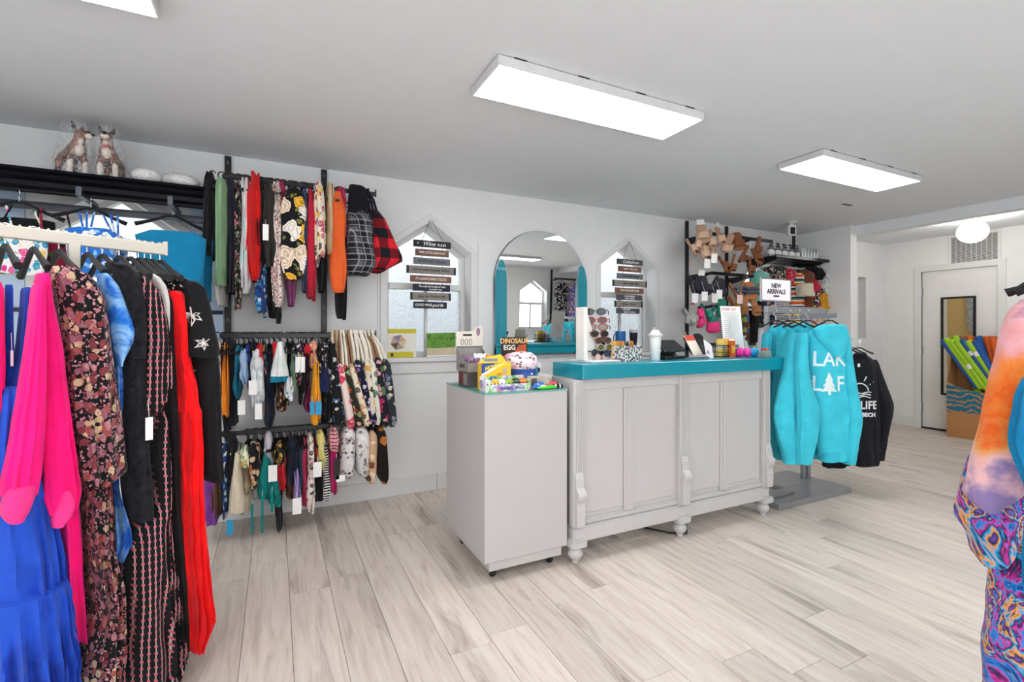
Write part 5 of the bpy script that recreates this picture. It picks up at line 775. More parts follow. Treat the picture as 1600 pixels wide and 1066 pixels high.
# embroidered leaves on the kimono
kim = find('black kimono'); EMB = solid('#e6e4de', .7)
def leafmesh():
    g = G()
    for a, l, w_ in ((PI/2, 1, .42), (PI*.80, .85, .38), (PI*.20, .85, .38), (PI*1.1, .55, .28), (-PI*.1, .55, .28)):
        d = (math.cos(a), math.sin(a)); n = (-d[1], d[0]); P = [(0, 0), (l*.45, w_*.5), (l, 0), (l*.45, -w_*.5)]; Q = [(p[0]*d[0]+p[1]*n[0], p[0]*d[1]+p[1]*n[1]) for p in P]
        c = (sum(q[0] for q in Q)/4, sum(q[1] for q in Q)/4); I = [(c[0]+(q[0]-c[0])*.62, c[1]+(q[1]-c[1])*.62) for q in Q]
        for i in range(4): g.add([(Q[i][0], 0, Q[i][1]), (Q[(i+1) % 4][0], 0, Q[(i+1) % 4][1]), (I[(i+1) % 4][0], 0, I[(i+1) % 4][1]), (I[i][0], 0, I[i][1])], [(0, 1, 2, 3)])
        g.add([(0, 0, 0), (l*.9*d[0]+.03*n[0], 0, l*.9*d[1]+.03*n[1]), (l*.9*d[0]-.03*n[0], 0, l*.9*d[1]-.03*n[1])], [(0, 1, 2)])
    return g.add([(-.04, 0, 0), (.04, 0, 0), (.1, 0, -.7), (.04, 0, -.7)], [(0, 1, 2, 3)])
for i, (u, z, s) in enumerate(LEAVES):
    o = leafmesh().put('embroidered_leaf', EMB, kim, (u, 0, z), (0, PI+.5*i, 0)); o.scale = (s*.95,)*3; decal(o, part(kim, 'sleeve' if i in (0, 1, 2) else 'body'), cuts=0)
# prints on hoodie and sweatshirt
PR = solid('#dff2f2', .7); PR2 = solid('#e8e8ea', .7)
ho = find('front turquoise'); hb = part(ho, 'body')
def pr(name, s, size, m, t, body, u, z, **k): o = text(name, s, size, m, t, (u, -.3, z), bold=.002, **k); decal(o, body); return o
LU, LZ = (-0.191, -0.33); pr('lettering', 'LAK', .14, PR, ho, hb, LU+.125, LZ, sx=.85)
LU, LZ = (-0.191, -0.496); pr('lettering', 'L', .14, PR, ho, hb, LU+.045, LZ, sx=.85); pr('lettering', 'F', .14, PR, ho, hb, LU+.195, LZ, sx=.85)
tr = [(-.008, -.07), (.008, -.07), (.008, -.045), (.05, -.05), (.024, -.012), (.04, -.014), (.016, .022), (.028, .02), (0, .085), (-.028, .02), (-.016, .022), (-.04, -.014), (-.024, -.012), (-.05, -.05), (-.008, -.045)]
o = G().add([(x, 0, z) for x, z in tr], [tuple(range(len(tr)))]).put('tree_print', PR, ho, (LU+.118, -.3, LZ)); decal(o, hb)
sw = find('black sweatshirt with white sun'); sb = part(sw, 'body')
LU, LZ = (-0.049, -0.386)
def stroke(pts, w): 
    g = G()
    for a, b in zip(pts, pts[1:]):
        dx, dz = b[0]-a[0], b[1]-a[1]; l = math.hypot(dx, dz) or 1; nx, nz = -dz/l*w, dx/l*w
        g.add([(a[0]+nx, 0, a[1]+nz), (b[0]+nx, 0, b[1]+nz), (b[0]-nx, 0, b[1]-nz), (a[0]-nx, 0, a[1]-nz)], [(0, 1, 2, 3)])
    return g
arc = [(.055*math.cos(PI*k/12), .055*math.sin(PI*k/12)) for k in range(13)]
sun = stroke(arc, .004)
for a in (.2, .38, .62, .85): sun.v, sun.f = (lambda g2: (sun.v+g2.v, sun.f+[tuple(i+len(sun.v) for i in f) for f in g2.f]))(stroke([(.078*math.cos(a*PI), .078*math.sin(a*PI)), (.115*math.cos(a*PI), .115*math.sin(a*PI))], .004))
decal(sun.put('sun_print', PR2, sw, (LU, -.3, LZ)), sb, cuts=0)
for k in range(3): decal(stroke([(-.075+i*.015, -.014-k*.016+.006*math.sin(i*.9+k)) for i in range(11)], .0035).put('wave_print', PR2, sw, (LU, -.3, LZ)), sb, cuts=0)
pr('lettering', 'LIFE', .085, PR2, sw, sb, LU+.06, LZ-.11, sx=.9); pr('lettering', "'", .085, PR2, sw, sb, LU-.045, LZ-.10); pr('lettering', 'BECH', .04, PR2, sw, sb, LU+.055, LZ-.18)
# ================================================================ silver rack beside the counter
sr = thing('clothing_rack', 'silver two-post clothing rack with flat base beside the counter', 'rack', (3.62, 2.42, 0))
G().box(-.44, .43, -.225, .0, 0, .045).put('base_plate', GREYM, sr, bev=.004); G().box(-.05, .43, 0, .30, 0, .043).put('base_plate', GREYM, sr, bev=.004); G().box(-.4, -.12, -.12, -.08, .045, .055).put('base_rib', GREYM, sr)
for x in (.335, .40): G().box(x-.016, x+.016, .085, .115, .045, 1.45).put('post', GREYM, sr, bev=.002)
G().box(.32, .42, .09, .11, .14, .17).put('brace', GREYM, sr); G().box(-.14, .62, .082, .118, 1.41, 1.465).put('crossbar', GREYM, sr, bev=.003)
G().box(-.14, -.11, .085, .115, .9, 1.41).put('hanging_post', GREYM, sr, bev=.002)
def arm(t, O, v, a, b, z, w, m, n): 
    P = [(O[0]+v[0]*a, O[1]+v[1]*a), (O[0]+v[0]*b, O[1]+v[1]*b)]; k = (-v[1]*w, v[0]*w); L = t.location
    G().prism([(P[0][0]+k[0]-L.x, P[0][1]+k[1]-L.y), (P[1][0]+k[0]-L.x, P[1][1]+k[1]-L.y), (P[1][0]-k[0]-L.x, P[1][1]-k[1]-L.y), (P[0][0]-k[0]-L.x, P[0][1]-k[1]-L.y)], z-.03, z, 'z').put(n, m, t)
arm(sr, (3.415, 2.0), (.423, .906), -.1, .6, 1.385, .008, GREYM, 'faceout_arm')
arm(sr, (3.93, 2.14), (.2, .98), -.08, .40, 1.205, .01, WHITE, 'faceout_arm'); G().box(.22, .52, .085, .115, 1.165, 1.205).put('low_crossbar', WHITE, sr)
# new arrivals sign clipped on the crossbar
NX0, NX1, NZ0, NZ1 = [3.427, 3.785, 1.508, 1.685]
na = thing('sign_holder', 'white sign card reading new arrivals in a frame on the silver rack', 'sign', ((NX0+NX1)/2, 2.52, NZ0)); hwid = (NX1-NX0)/2; hh = NZ1-NZ0
G().box(-hwid, hwid, -.004, .004, 0, hh).put('card', solid('#efe6ee', .5), na)
G().box(-hwid, hwid, -.007, .007, -.006, .004).box(-hwid, hwid, -.007, .007, hh-.004, hh+.004).box(-hwid-.004, -hwid+.004, -.007, .007, 0, hh).box(hwid-.004, hwid+.004, -.007, .007, 0, hh).put('frame', metal('#b8b8bc', .3), na)
G().box(-.012, .012, -.004, .004, 1.463-NZ0, .0).put('stem', GREYM, na)
text('lettering', 'NEW', .052, DINK, na, (0, -.0052, hh*.68), bold=.0012); text('lettering', 'ARRIVALS', .052, DINK, na, (0, -.0052, hh*.42), bold=.0012); G().box(-.035, .035, -.0056, -.004, hh*.19, hh*.26).put('bar_print', DINK, na)
# ================================================================ shoe wall
sw2 = thing('slotted_rack', 'black slotted wall rack with rails of sandals right of the windows', 'rack', (4.5, W, 0))
for x in (-.626, -.03, 1.136): G().box(x-.018, x+.018, -.022, 0, .9, 2.425).put('upright', BLACKM, sw2, bev=.002)
for z, x0, x1 in ((2.25, -.62, .3), (1.86, -.62, .3), (1.53, -.62, .3), (1.15, -.62, .1), (1.98, .28, 1.16), (1.55, .05, 1.16)):
    G().box(x0, x1, -.33, -.305, z-.03, z).put('hang_rail', BLACKM, sw2, bev=.002)
    for x in (-.626, -.03, 1.136):
        if x0-.05 <= x <= x1+.05: G().prism([(-.02, z-.09), (-.02, z-.01), (-.31, z-.005), (-.31, z-.03)], x-.006, x+.006, 'x').put('bracket', BLACKM, sw2)
bs = thing('bracket_shelf', 'black shelf of bottles and tubes high in the corner', 'shelf', (5.22, W, 2.075)); G().box(-.47, .47, -.40, 0, -.02, 0).box(-.47, .47, -.40, -.385, 0, .012).put('board', BLACKM, bs, bev=.002)
for x in (-.4, .4): G().prism([(0, -.13), (0, -.02), (-.36, -.02), (-.36, -.035)], x-.006, x+.006, 'x').put('bracket', BLACKM, bs)
GB = solid('#8c8e92', .2, .3); bl = ['leftmost', 'second', 'third', 'fourth', 'fifth', 'sixth', 'seventh', 'eighth', 'ninth']
for k in range(9):
    x = 4.80+k*.058; t = thing('pump_bottle', '%s grey bottle with black pump in the shelf row' % bl[k], 'bottle', (x, 3.42+.02*(k % 2), 2.075), .3*k, 'bottles on the corner shelf')
    G().lathe([(.022, 0), (.024, .01), (.024, .09), (.016, .105), (.009, .11), (.009, .115)], 16).put('bottle', GB, t, smooth=True)
    G().lathe([(.011, .113), (.011, .13), (.004, .132), (.004, .15), (.009, .15), (.009, .158)], 12).box(-.005, .03, -.005, .005, .15, .158).put('pump', BLK, t)
    G().lathe([(.0245, .03), (.0245, .075)], 16).put('bottle_label', PAPER, t, smooth=True)
for k in range(6):
    x = 5.36+k*.052; t = thing('lotion_tube', '%s silver lotion tube right of the pump bottles' % bl[k], 'tube', (x, 3.42, 2.075), .2*k, 'tubes on the corner shelf')
    G().loft([[(r*math.cos(2*PI*i/14), q*math.sin(2*PI*i/14), z) for i in range(14)] for r, q, z in ((.02, .02, .02), (.021, .02, .06), (.024, .012, .11), (.026, .002, .14))]).put('tube', solid('#d4d6d8', .25, .4), t, smooth=True)
    G().lathe([(.014, 0), (.016, .002), (.016, .02), (.012, .021)], 14).put('cap', WHITE, t, smooth=True)
FT = [(-.13, .0), (-.125, .022), (-.10, .033), (-.04, .030), (.02, .036), (.07, .046), (.10, .044), (.125, .026), (.132, .0), (.125, -.026), (.10, -.044), (.07, -.046), (.02, -.036), (-.04, -.030), (-.10, -.033), (-.125, -.022)]
SHM = {}
def shoe(label, name, p, rot, sole, strap, group, kind='slide', tg=False, sc=1):
    t = thing(name, label, 'shoe', p, 0, group); t.rotation_euler = rot; t.scale = (.74, 1.45, 1.0)
    k = (sole, strap, kind)
    if k not in SHM:
        so = G().prism(FT, 0, .024, 'z').mesh('sole', solid(sole, .7, var=.08), bev=.005)
        def band(x0, x1, h): return G().loft([[(x, y, z) for x, y, z in ((x0, .044*math.cos(a), .015+h*math.sin(a)), (x1, .046*math.cos(a), .015+h*math.sin(a)), (x1, .040*math.cos(a), .013+(h-.006)*math.sin(a)), (x0, .038*math.cos(a), .013+(h-.006)*math.sin(a)))] for a in [PI*i/12 for i in range(13)]])
        st = band(.0, .085, .05) if kind == 'slide' else band(.02, .055, .045)
        if kind == 'cross': st.v, st.f = (lambda g2: (st.v+g2.v, st.f+[tuple(i+len(st.v) for i in f) for f in g2.f]))(band(-.03, .0, .05))
        if kind == 'slipper':
            st = G().loft([[(x, w*math.cos(a), .02+hh_*math.sin(a)) for a in [PI*i/10 for i in range(11)]]+[(x, w*.85*math.cos(a), .02+(hh_-.008)*math.sin(a)) for a in [PI*i/10 for i in range(10, -1, -1)]] for x, w, hh_ in ((-.0, .04, .055), (.05, .046, .05), (.10, .044, .035), (.128, .02, .014))])
        SHM[k] = (so, st.mesh('strap', solid(strap, .75, var=.08)))
    a, b = SHM[k]; s = link('sole', a, t); link('strap', b, t)
    if tg: G().cb((-.15, 0, .03), (.07, .05, .001)).put('price_tag', PAPER, t)
    return t
BE, BR, TA, NV, BKc = '#c9a98c', '#8a5230', '#b27a48', '#22283a', '#1d1c20'
SHOES = [((3.553, 3.36, 2.06), 'far left one of the beige suede slides hanging top left of the shoe wall', '#b8937a', '#d0ae92', 'slide', 'beige slides on the shoe wall', -0.35, 1.07), ((3.601, 3.335, 2.133), 'second of the beige suede slides hanging top left of the shoe wall', '#b8937a', '#d0ae92', 'slide', 'beige slides on the shoe wall', 0.0, 1.82), ((3.65, 3.31, 2.194), 'third of the beige suede slides hanging top left of the shoe wall', '#b8937a', '#d0ae92', 'slide', 'beige slides on the shoe wall', 0.35, 1.32), ((3.74, 3.36, 2.112), 'fourth of the beige suede slides hanging top left of the shoe wall', '#b8937a', '#d0ae92', 'slide', 'beige slides on the shoe wall', -0.17, 2.07), ((3.781, 3.335, 2.161), 'fifth of the beige suede slides hanging top left of the shoe wall', '#b8937a', '#d0ae92', 'slide', 'beige slides on the shoe wall', 0.17, 1.57), ((3.667, 3.31, 2.0), 'sixth of the beige suede slides hanging top left of the shoe wall', '#b8937a', '#d0ae92', 'slide', 'beige slides on the shoe wall', -0.35, 1.07), ((3.844, 3.36, 2.045), 'seventh of the beige suede slides hanging top left of the shoe wall', '#b8937a', '#d0ae92', 'slide', 'beige slides on the shoe wall', 0.0, 1.82), ((3.904, 3.335, 2.196), 'eighth of the beige suede slides hanging top left of the shoe wall', '#b8937a', '#d0ae92', 'slide', 'beige slides on the shoe wall', 0.35, 1.32), ((4.0, 3.31, 2.137), 'ninth of the beige suede slides hanging top left of the shoe wall', '#b8937a', '#d0ae92', 'slide', 'beige slides on the shoe wall', -0.17, 2.07), ((3.987, 3.36, 1.928), 'far left one of the brown leather sandals in the top row of the shoe wall', '#8a5230', '#7a4526', 'slide', 'brown sandals on the shoe wall', -0.35, 1.07), ((4.085, 3.335, 1.944), 'second of the brown leather sandals in the top row of the shoe wall', '#8a5230', '#7a4526', 'slide', 'brown sandals on the shoe wall', 0.0, 1.82), ((4.147, 3.31, 2.162), 'third of the brown leather sandals in the top row of the shoe wall', '#8a5230', '#7a4526', 'slide', 'brown sandals on the shoe wall', 0.35, 1.32), ((4.285, 3.36, 2.064), 'fourth of the brown leather sandals in the top row of the shoe wall', '#8a5230', '#7a4526', 'slide', 'brown sandals on the shoe wall', -0.17, 2.07), ((4.349, 3.335, 1.934), 'fifth of the brown leather sandals in the top row of the shoe wall', '#8a5230', '#7a4526', 'slide', 'brown sandals on the shoe wall', 0.17, 1.57), ((4.413, 3.31, 2.027), 'sixth of the brown leather sandals in the top row of the shoe wall', '#8a5230', '#7a4526', 'slide', 'brown sandals on the shoe wall', -0.35, 1.07), ((4.5, 3.36, 2.16), 'seventh of the brown leather sandals in the top row of the shoe wall', '#8a5230', '#7a4526', 'slide', 'brown sandals on the shoe wall', 0.0, 1.82), ((3.57, 3.36, 1.706), 'far left one of the black slides in the second row of the shoe wall', '#26262e', '#1d2030', 'slide', 'black slides on the shoe wall', -0.35, 1.07), ((3.627, 3.335, 1.719), 'second of the black slides in the second row of the shoe wall', '#26262e', '#1d2030', 'slide', 'black slides on the shoe wall', 0.0, 1.82), ((3.684, 3.31, 1.7), 'third of the black slides in the second row of the shoe wall', '#26262e', '#1d2030', 'slide', 'black slides on the shoe wall', 0.35, 1.32), ((3.844, 3.36, 1.73), 'fourth of the black slides in the second row of the shoe wall', '#26262e', '#1d2030', 'slide', 'black slides on the shoe wall', -0.17, 2.07), ((3.922, 3.335, 1.694), 'fifth of the black slides in the second row of the shoe wall', '#26262e', '#1d2030', 'slide', 'black slides on the shoe wall', 0.17, 1.57), ((4.144, 3.36, 1.666), 'far left one of the tan sandals with slate blue straps in the second row', '#b06a3a', '#2f4a66', 'cross', 'blue strap sandals on the shoe wall', -0.35, 1.07), ((4.225, 3.335, 1.706), 'second of the tan sandals with slate blue straps in the second row', '#b06a3a', '#2f4a66', 'cross', 'blue strap sandals on the shoe wall', 0.0, 1.82), ((4.326, 3.31, 1.676), 'third of the tan sandals with slate blue straps in the second row', '#b06a3a', '#2f4a66', 'cross', 'blue strap sandals on the shoe wall', 0.35, 1.32), ((4.5, 3.36, 1.706), 'fourth of the tan sandals with slate blue straps in the second row', '#b06a3a', '#2f4a66', 'cross', 'blue strap sandals on the shoe wall', -0.17, 2.07), ((4.134, 3.36, 1.537), 'far left one of the light brown sandals hanging under the blue strap sandals', '#b27a48', '#9a6238', 'slide', 'light brown sandals on the shoe wall', -0.35, 1.07), ((4.253, 3.335, 1.525), 'second of the light brown sandals hanging under the blue strap sandals', '#b27a48', '#9a6238', 'slide', 'light brown sandals on the shoe wall', 0.0, 1.82), ((4.394, 3.31, 1.514), 'third of the light brown sandals hanging under the blue strap sandals', '#b27a48', '#9a6238', 'slide', 'light brown sandals on the shoe wall', 0.35, 1.32), ((3.511, 3.36, 1.399), 'far left one of the grey slippers in the third row of the shoe wall', '#a8a6a2', '#bab8b4', 'slipper', 'grey slippers on the shoe wall', -0.35, 1.07), ((3.543, 3.335, 1.429), 'second of the grey slippers in the third row of the shoe wall', '#a8a6a2', '#bab8b4', 'slipper', 'grey slippers on the shoe wall', 0.0, 1.82), ((3.628, 3.36, 1.456), 'far left one of the hot pink slippers in the third row of the shoe wall', '#d8246c', '#e83a80', 'slipper', 'pink slippers on the shoe wall', -0.35, 1.07), ((3.644, 3.335, 1.394), 'second of the hot pink slippers in the third row of the shoe wall', '#d8246c', '#e83a80', 'slipper', 'pink slippers on the shoe wall', 0.0, 1.82), ((3.787, 3.31, 1.339), 'third of the hot pink slippers in the third row of the shoe wall', '#d8246c', '#e83a80', 'slipper', 'pink slippers on the shoe wall', 0.35, 1.32), ((3.748, 3.36, 1.446), 'far left one of the emerald green slippers in the third row', '#0f7a64', '#128a72', 'slipper', 'green slippers on the shoe wall', -0.35, 1.07), ((3.798, 3.335, 1.421), 'second of the emerald green slippers in the third row', '#0f7a64', '#128a72', 'slipper', 'green slippers on the shoe wall', 0.0, 1.82), ((3.928, 3.31, 1.491), 'third of the emerald green slippers in the third row', '#0f7a64', '#128a72', 'slipper', 'green slippers on the shoe wall', 0.35, 1.32), ((4.191, 3.36, 1.467), 'fourth of the emerald green slippers in the third row', '#0f7a64', '#128a72', 'slipper', 'green slippers on the shoe wall', -0.17, 2.07), ((3.536, 3.36, 1.125), 'far left one of the charcoal slippers low behind the counter', '#3a3a40', '#4a4a50', 'slipper', 'charcoal slippers on the shoe wall', -0.35, 1.07), ((3.593, 3.335, 1.155), 'second of the charcoal slippers low behind the counter', '#3a3a40', '#4a4a50', 'slipper', 'charcoal slippers on the shoe wall', 0.0, 1.82), ((3.633, 3.31, 1.137), 'third of the charcoal slippers low behind the counter', '#3a3a40', '#4a4a50', 'slipper', 'charcoal slippers on the shoe wall', 0.35, 1.32)]
for i, (p, lab, sole, strap, kind, g, rx, ry) in enumerate(SHOES):
    shoe(lab, 'sandal' if kind != 'slipper' else 'slipper', p, (rx, ry, -1.25+.5*math.sin(i*2.1)), sole, strap, g, kind, i % 5 == 2)
for p, m, lab in [((3.603, 3.2, 1.896), '#f0efec', 'white price card with a sketch under the beige slides'), ((3.695, 3.2, 1.95), '#f2f2f0', 'blank white price card right of the sketch card'), ((3.448, 3.2, 1.57), '#e8e8ea', 'pale price card under the leftmost black slides'), ((3.57, 3.2, 1.591), '#f2f2f0', 'curled white price card under the third black slide'), ((3.704, 3.2, 1.578), '#eceae6', 'price card with small print under the black slides'), ((3.763, 3.2, 1.616), '#f4f4f2', 'small white price card right of the printed one'), ((4.045, 3.2, 1.576), '#e8c8c4', 'red printed price card on the tan sandals')]:
    o = G().cb((0, 0, 0), (.064, .002, .085)).put('price_card', solid(m, .6), None, p, (.05, 0, -.2), bev=.0005); tag(o, lab, 'price card')
    G().tube([(0, .0, .042), (.005, .06, .14)], .0012, 4).put('string', PAPER, o)
# patterned folded throw on the partition
o = G().box(-.12, .12, -.01, .01, -.11, .11).put('folded_throw', floral('#cfc8c4', ['#4a3a3c', '#8a6a6c', '#e8e4e0'], 60), None, (5.68, 3.52, 2.04), (0, .75, PI/2+.3), bev=.004); tag(o, 'patterned square cloth sign tilted on the corner partition wall', 'cloth')
# ================================================================ items on the counter
CZ = 1.083
def at(x, y, z=CZ): return (x, y, z)
# sunglasses stand
gs = thing('sunglasses_stand', 'white tiered sunglasses stand at the left end of the counter', 'display stand', (1.66, 2.335, CZ), .15)
G().box(-.07, .20, -.10, .10, 0, .012).put('base', WHITE, gs, bev=.003); G().box(-.075, -.045, -.035, .035, .012, .32).put('post', solid('#efeae4', .4), gs, bev=.002)
G().prism([(-.04, .012), (.17, .012), (.02, .17), (-.03, .30), (-.045, .30)], -.012, .012).put('tier_panel', WHITE, gs)
def glasses(label, x, z, fc, lc, tilt=0, yaw=0):
    t = thing('sunglasses', label, 'sunglasses', (1.66+x*.99, 2.30+x*.15, CZ+z), .15+yaw, 'sunglasses on the white stand')
    F_ = solid(fc, .25, var=.1); fr = None
    for s in (-1, 1):
        rim = [(s*.034+.027*math.cos(a), 0, .019*math.sin(a)) for a in [2*PI*k/16 for k in range(16)]]
        G().tube(rim, .0028, 6, True).put('rim', F_, t, smooth=True)
        G().prism([(p[0], p[2]) for p in rim], -.0012, .0012).put('lens', glass(lc, .05, .8, 'sunglass_lens'), t)
        G().tube([(s*.062, .002, .008), (s*.064, .05, .010), (s*.064, .11, .006), (s*.062, .135, -.012)], .0028, 6).put('temple_arm', F_, t, smooth=True)
    G().tube([(-.009, 0, .004), (0, 0, .008), (.009, 0, .004)], .0026, 6).put('bridge', F_, t, smooth=True)
    return t
for lab, x, z, fc, lc, yw in (('black sunglasses at the top of the stand', .02, .295, '#17171a', '#2a3030', -.9), ('red framed sunglasses below the top black pair', .03, .245, '#c81e24', '#3a2420', -.9), ('thin brown framed glasses on the third tier', .035, .205, '#6a3a24', '#8a7a6a', -.9), ('brown mottled sunglasses with dark arms mid stand', .055, .165, '#7a4a34', '#2a2420', -.2),
    ('tan sunglasses with brown lenses on the lower tier', .085, .125, '#8a6a58', '#5a4030', -.1), ('grey sunglasses with olive lenses', .10, .085, '#b8b4ac', '#6a6a34', 0), ('black wrap sunglasses low on the stand', .04, .055, '#1a1c1c', '#20282a', .2), ('sunglasses with dark blue lenses near the base', .15, .05, '#20202a', '#22386a', .1), ('rose framed reading glasses lying on the stand base', .07, .028, '#b88a84', '#d8c8c8', .1)):
    glasses(lab, x, z, fc, lc, 0, yw)
# damask snack box
sx, sy = 1.90, 2.31
db = thing('snack_box', 'black and white damask patterned box full of snack packs', 'box', (sx, sy, CZ), .12); DM = floral('#e6e6e4', ['#1c1c20', '#1c1c20'], 75, '#1c1c20', .55)
G().box(-.085, .085, -.06, -.056, 0, .095).box(-.085, .085, .056, .06, 0, .095).box(-.085, -.081, -.056, .056, 0, .095).box(.081, .085, -.056, .056, 0, .095).box(-.081, .081, -.056, .056, 0, .004).put('box_shell', DM, db)
AM = [('#d99a3c', 'amber'), ('#c98a2c', 'dark amber'), ('#e0a850', 'pale amber'), ('#1c1a18', 'black labelled'), ('#d9882c', 'orange amber')]
for k in range(5):
    u = -.06+k*.03; t = thing('snack_pack', '%s snack pack %s in the damask box' % (AM[k][1], ['at the left', 'left of centre', 'right of centre', 'lying across the middle', 'at the right'][k]), 'snack pack', (sx+u, sy+.01, CZ+.06), .12+.3*k, 'snack packs in the damask box')
    G().loft([[(r*math.cos(2*PI*i/12), q*math.sin(2*PI*i/12), z) for i in range(12)] for r, q, z in ((.03, .002, -.05), (.032, .014, -.02), (.032, .014, .03), (.03, .002, .062))]).put('bag', solid(AM[k][0], .25, var=.2), t, smooth=True); G().cb((0, -.013, .01), (.035, .003, .022)).put('pack_label', BLK if k != 3 else PAPER, t)
def tumbler(label, x, y, body, rim, h=.15, r=.034, lidc=None):
    t = thing('tumbler', label, 'tumbler', (x, y, Z0)); G().lathe([(r*.72, 0), (r*.76, .004), (r*.8, h*.35), (r, h*.6), (r*1.04, h)], 24).put('cup', solid(body, .25), t, smooth=True)
    G().lathe([(r*1.06, h*.88), (r*1.08, h*.9), (r*1.08, h), (r*.96, h+.004), (r*.9, h)], 24).put('lid', solid(rim, .3), t, smooth=True); return t
tumbler('dark navy tumbler with a purple rim behind the damask box', 2.845, 3.80, '#1c2444', '#7a3a8c', .22, .043); tumbler('dark printed tumbler with a white rim right of the blue mug', 3.24, 3.80, '#1c1e30', '#cfd0d8', .22, .04)
t = thing('mug', 'glossy blue enamel mug on the right window sill behind the damask box', 'mug', (3.06, 3.78, Z0)); G().lathe([(.045, 0), (.05, .003), (.052, .205), (.048, .208), (.046, .1)], 24).put('cup', solid('#2a6fc0', .15), t, smooth=True); G().tube([(-.05, 0, .09), (-.08, 0, .10), (-.085, 0, .14), (-.075, 0, .175), (-.05, 0, .18)], .006, 8).put('handle', solid('#1c3f80', .2), t, smooth=True)
t = thing('travel_cup', 'tall white travel cup with flip lid in front of the tablet till', 'cup', (2.135, 2.30, CZ)); G().lathe([(.027, 0), (.029, .003), (.036, .135), (.037, .15)], 24).put('cup', solid('#f0efed', .4), t, smooth=True); G().lathe([(.042, .148), (.046, .152), (.046, .163), (.03, .17), (.024, .186), (.02, .188)], 24).put('lid', WHITE, t, smooth=True); G().box(-.02, .022, -.014, .014, .186, .192).box(-.018, -.008, -.012, .012, .19, .205).put('flip_cap', solid('#b9b6b2', .4), t, bev=.003)
t = thing('tablet_till', 'black tablet till on a stand at the back of the counter', 'till', (2.30, 2.36, CZ), .2); G().box(-.10, .12, -.05, .07, 0, .02).put('base', BLK, t, bev=.004); G().prism([(-.06, .02), (.06, .02), (.02, .07), (-.02, .07)], -.02, .02, 'x').put('stand', BLK, t); o = G().box(-.12, .12, -.006, .006, -.06, .06).put('tablet', solid('#1d2228', .2), t, (0, -.01, .085), (-.95, 0, 0), bev=.003)
t = thing('paper_list', 'white printed paper list leaning on a stand on the counter', 'paper', (3.029, 2.39, 1.083), -.1)
o = G().box(-.095, .095, -.002, .002, 0, .32).put('sheet', PAPER, t, (0, .06, .05), (-.12, 0, 0)); g = []
for k in range(17): G().box(-.075, .075-.02*(k % 3), -.0026, -.002, .035+k*.0145, .038+k*.0145).put('text_line', solid('#8a8a90', .6), o)
text('lettering', 'THANK YOU', .026, solid('#d8707a', .6), o, (-.02, -.0028, .297), shear=.3, sx=.9); G().prism([(0, 0), (.12, 0), (.06, .3)], -.04, .04, 'x').put('stand', glass('#e8eef0', .05, .3), t)
t = thing('leaflet_holder', 'leaning leaflets with a red header on the counter', 'leaflets', (2.587, 2.314, 1.083), .25); o = G().box(-.06, .06, -.002, .002, 0, .15).put('leaflet', solid('#f0e4d4', .6), t, (0, .05, .02), (-.5, 0, 0)); G().box(-.06, .06, -.003, -.002, .11, .15).put('header', solid('#d8402c', .6), o); o = G().box(-.055, .055, -.002, .002, 0, .12).put('leaflet', solid('#f2f0f0', .6), t, (.03, -.02, .0), (-.35, .35, 0)); G().prism([(-.05, .02), (-.02, .06), (.0, .03)], -.003, -.002).put('floral_print', solid('#d87a9a', .6), o)
t = thing('wire_basket', 'black wire basket on the counter holding rolls', 'basket', (2.874, 2.39, 1.083), .05)
for z in (.004, .035, .07, .082): G().tube([(-.09, -.04, z), (.09, -.04, z), (.09, .04, z), (-.09, .04, z)], .0035 if z > .07 else .0022, 6, True).put('hoop', BLK, t)
wm = G().tube([(0, 0, .002), (0, 0, .082)], .0018, 5).mesh('wire', BLK)
for k in range(15):
    for y in (-.04, .04): link('wire', wm, t, (-.085+k*.0121, y, 0))
G().box(-.09, .09, -.04, .04, 0, .003).put('tray', BLK, t)
for k, (u, c, l) in enumerate(((-.055, '#e2c058', 'golden yellow roll at the left in the wire basket'), (-.01, '#d8b04a', 'yellow roll in the middle of the wire basket'), (.045, '#efe6d8', 'cream roll at the right in the wire basket'))):
    p = (2.874, 2.39, 1.083); r_ = thing('ribbon_roll', l, 'roll', (p[0]+u, p[1], CZ+.06), 0, 'rolls in the wire basket'); G().lathe([(.026, -.055), (.028, -.05), (.028, .065), (.026, .068), (.012, .068), (.012, .05)], 18).put('roll', solid(c, .6), r_, smooth=True); G().lathe([(.0285, .0), (.0285, .02)], 18).put('band', PAPER, r_)
p = (2.882, 2.352, 1.083); t = thing('candle_box', 'narrow orange carton standing beside the wire basket', 'carton', p); G().box(-.02, .02, -.02, .02, 0, .115).put('carton', solid('#cc5a1e', .5), t, bev=.001); G().box(-.016, .016, -.0206, -.02, .03, .08).put('carton_label', solid('#d8a83c', .5), t)
p = (2.914, 2.336, 1.083); t = thing('card_pack', 'lilac card pack standing behind the pink balls', 'card pack', (p[0], p[1]+.06, p[2])); G().box(-.03, .03, -.01, .01, 0, .105).put('carton', solid('#8f94c0', .5), t, bev=.001); G().box(-.022, .022, -.0106, -.01, .05, .085).put('pack_label', PAPER, t)
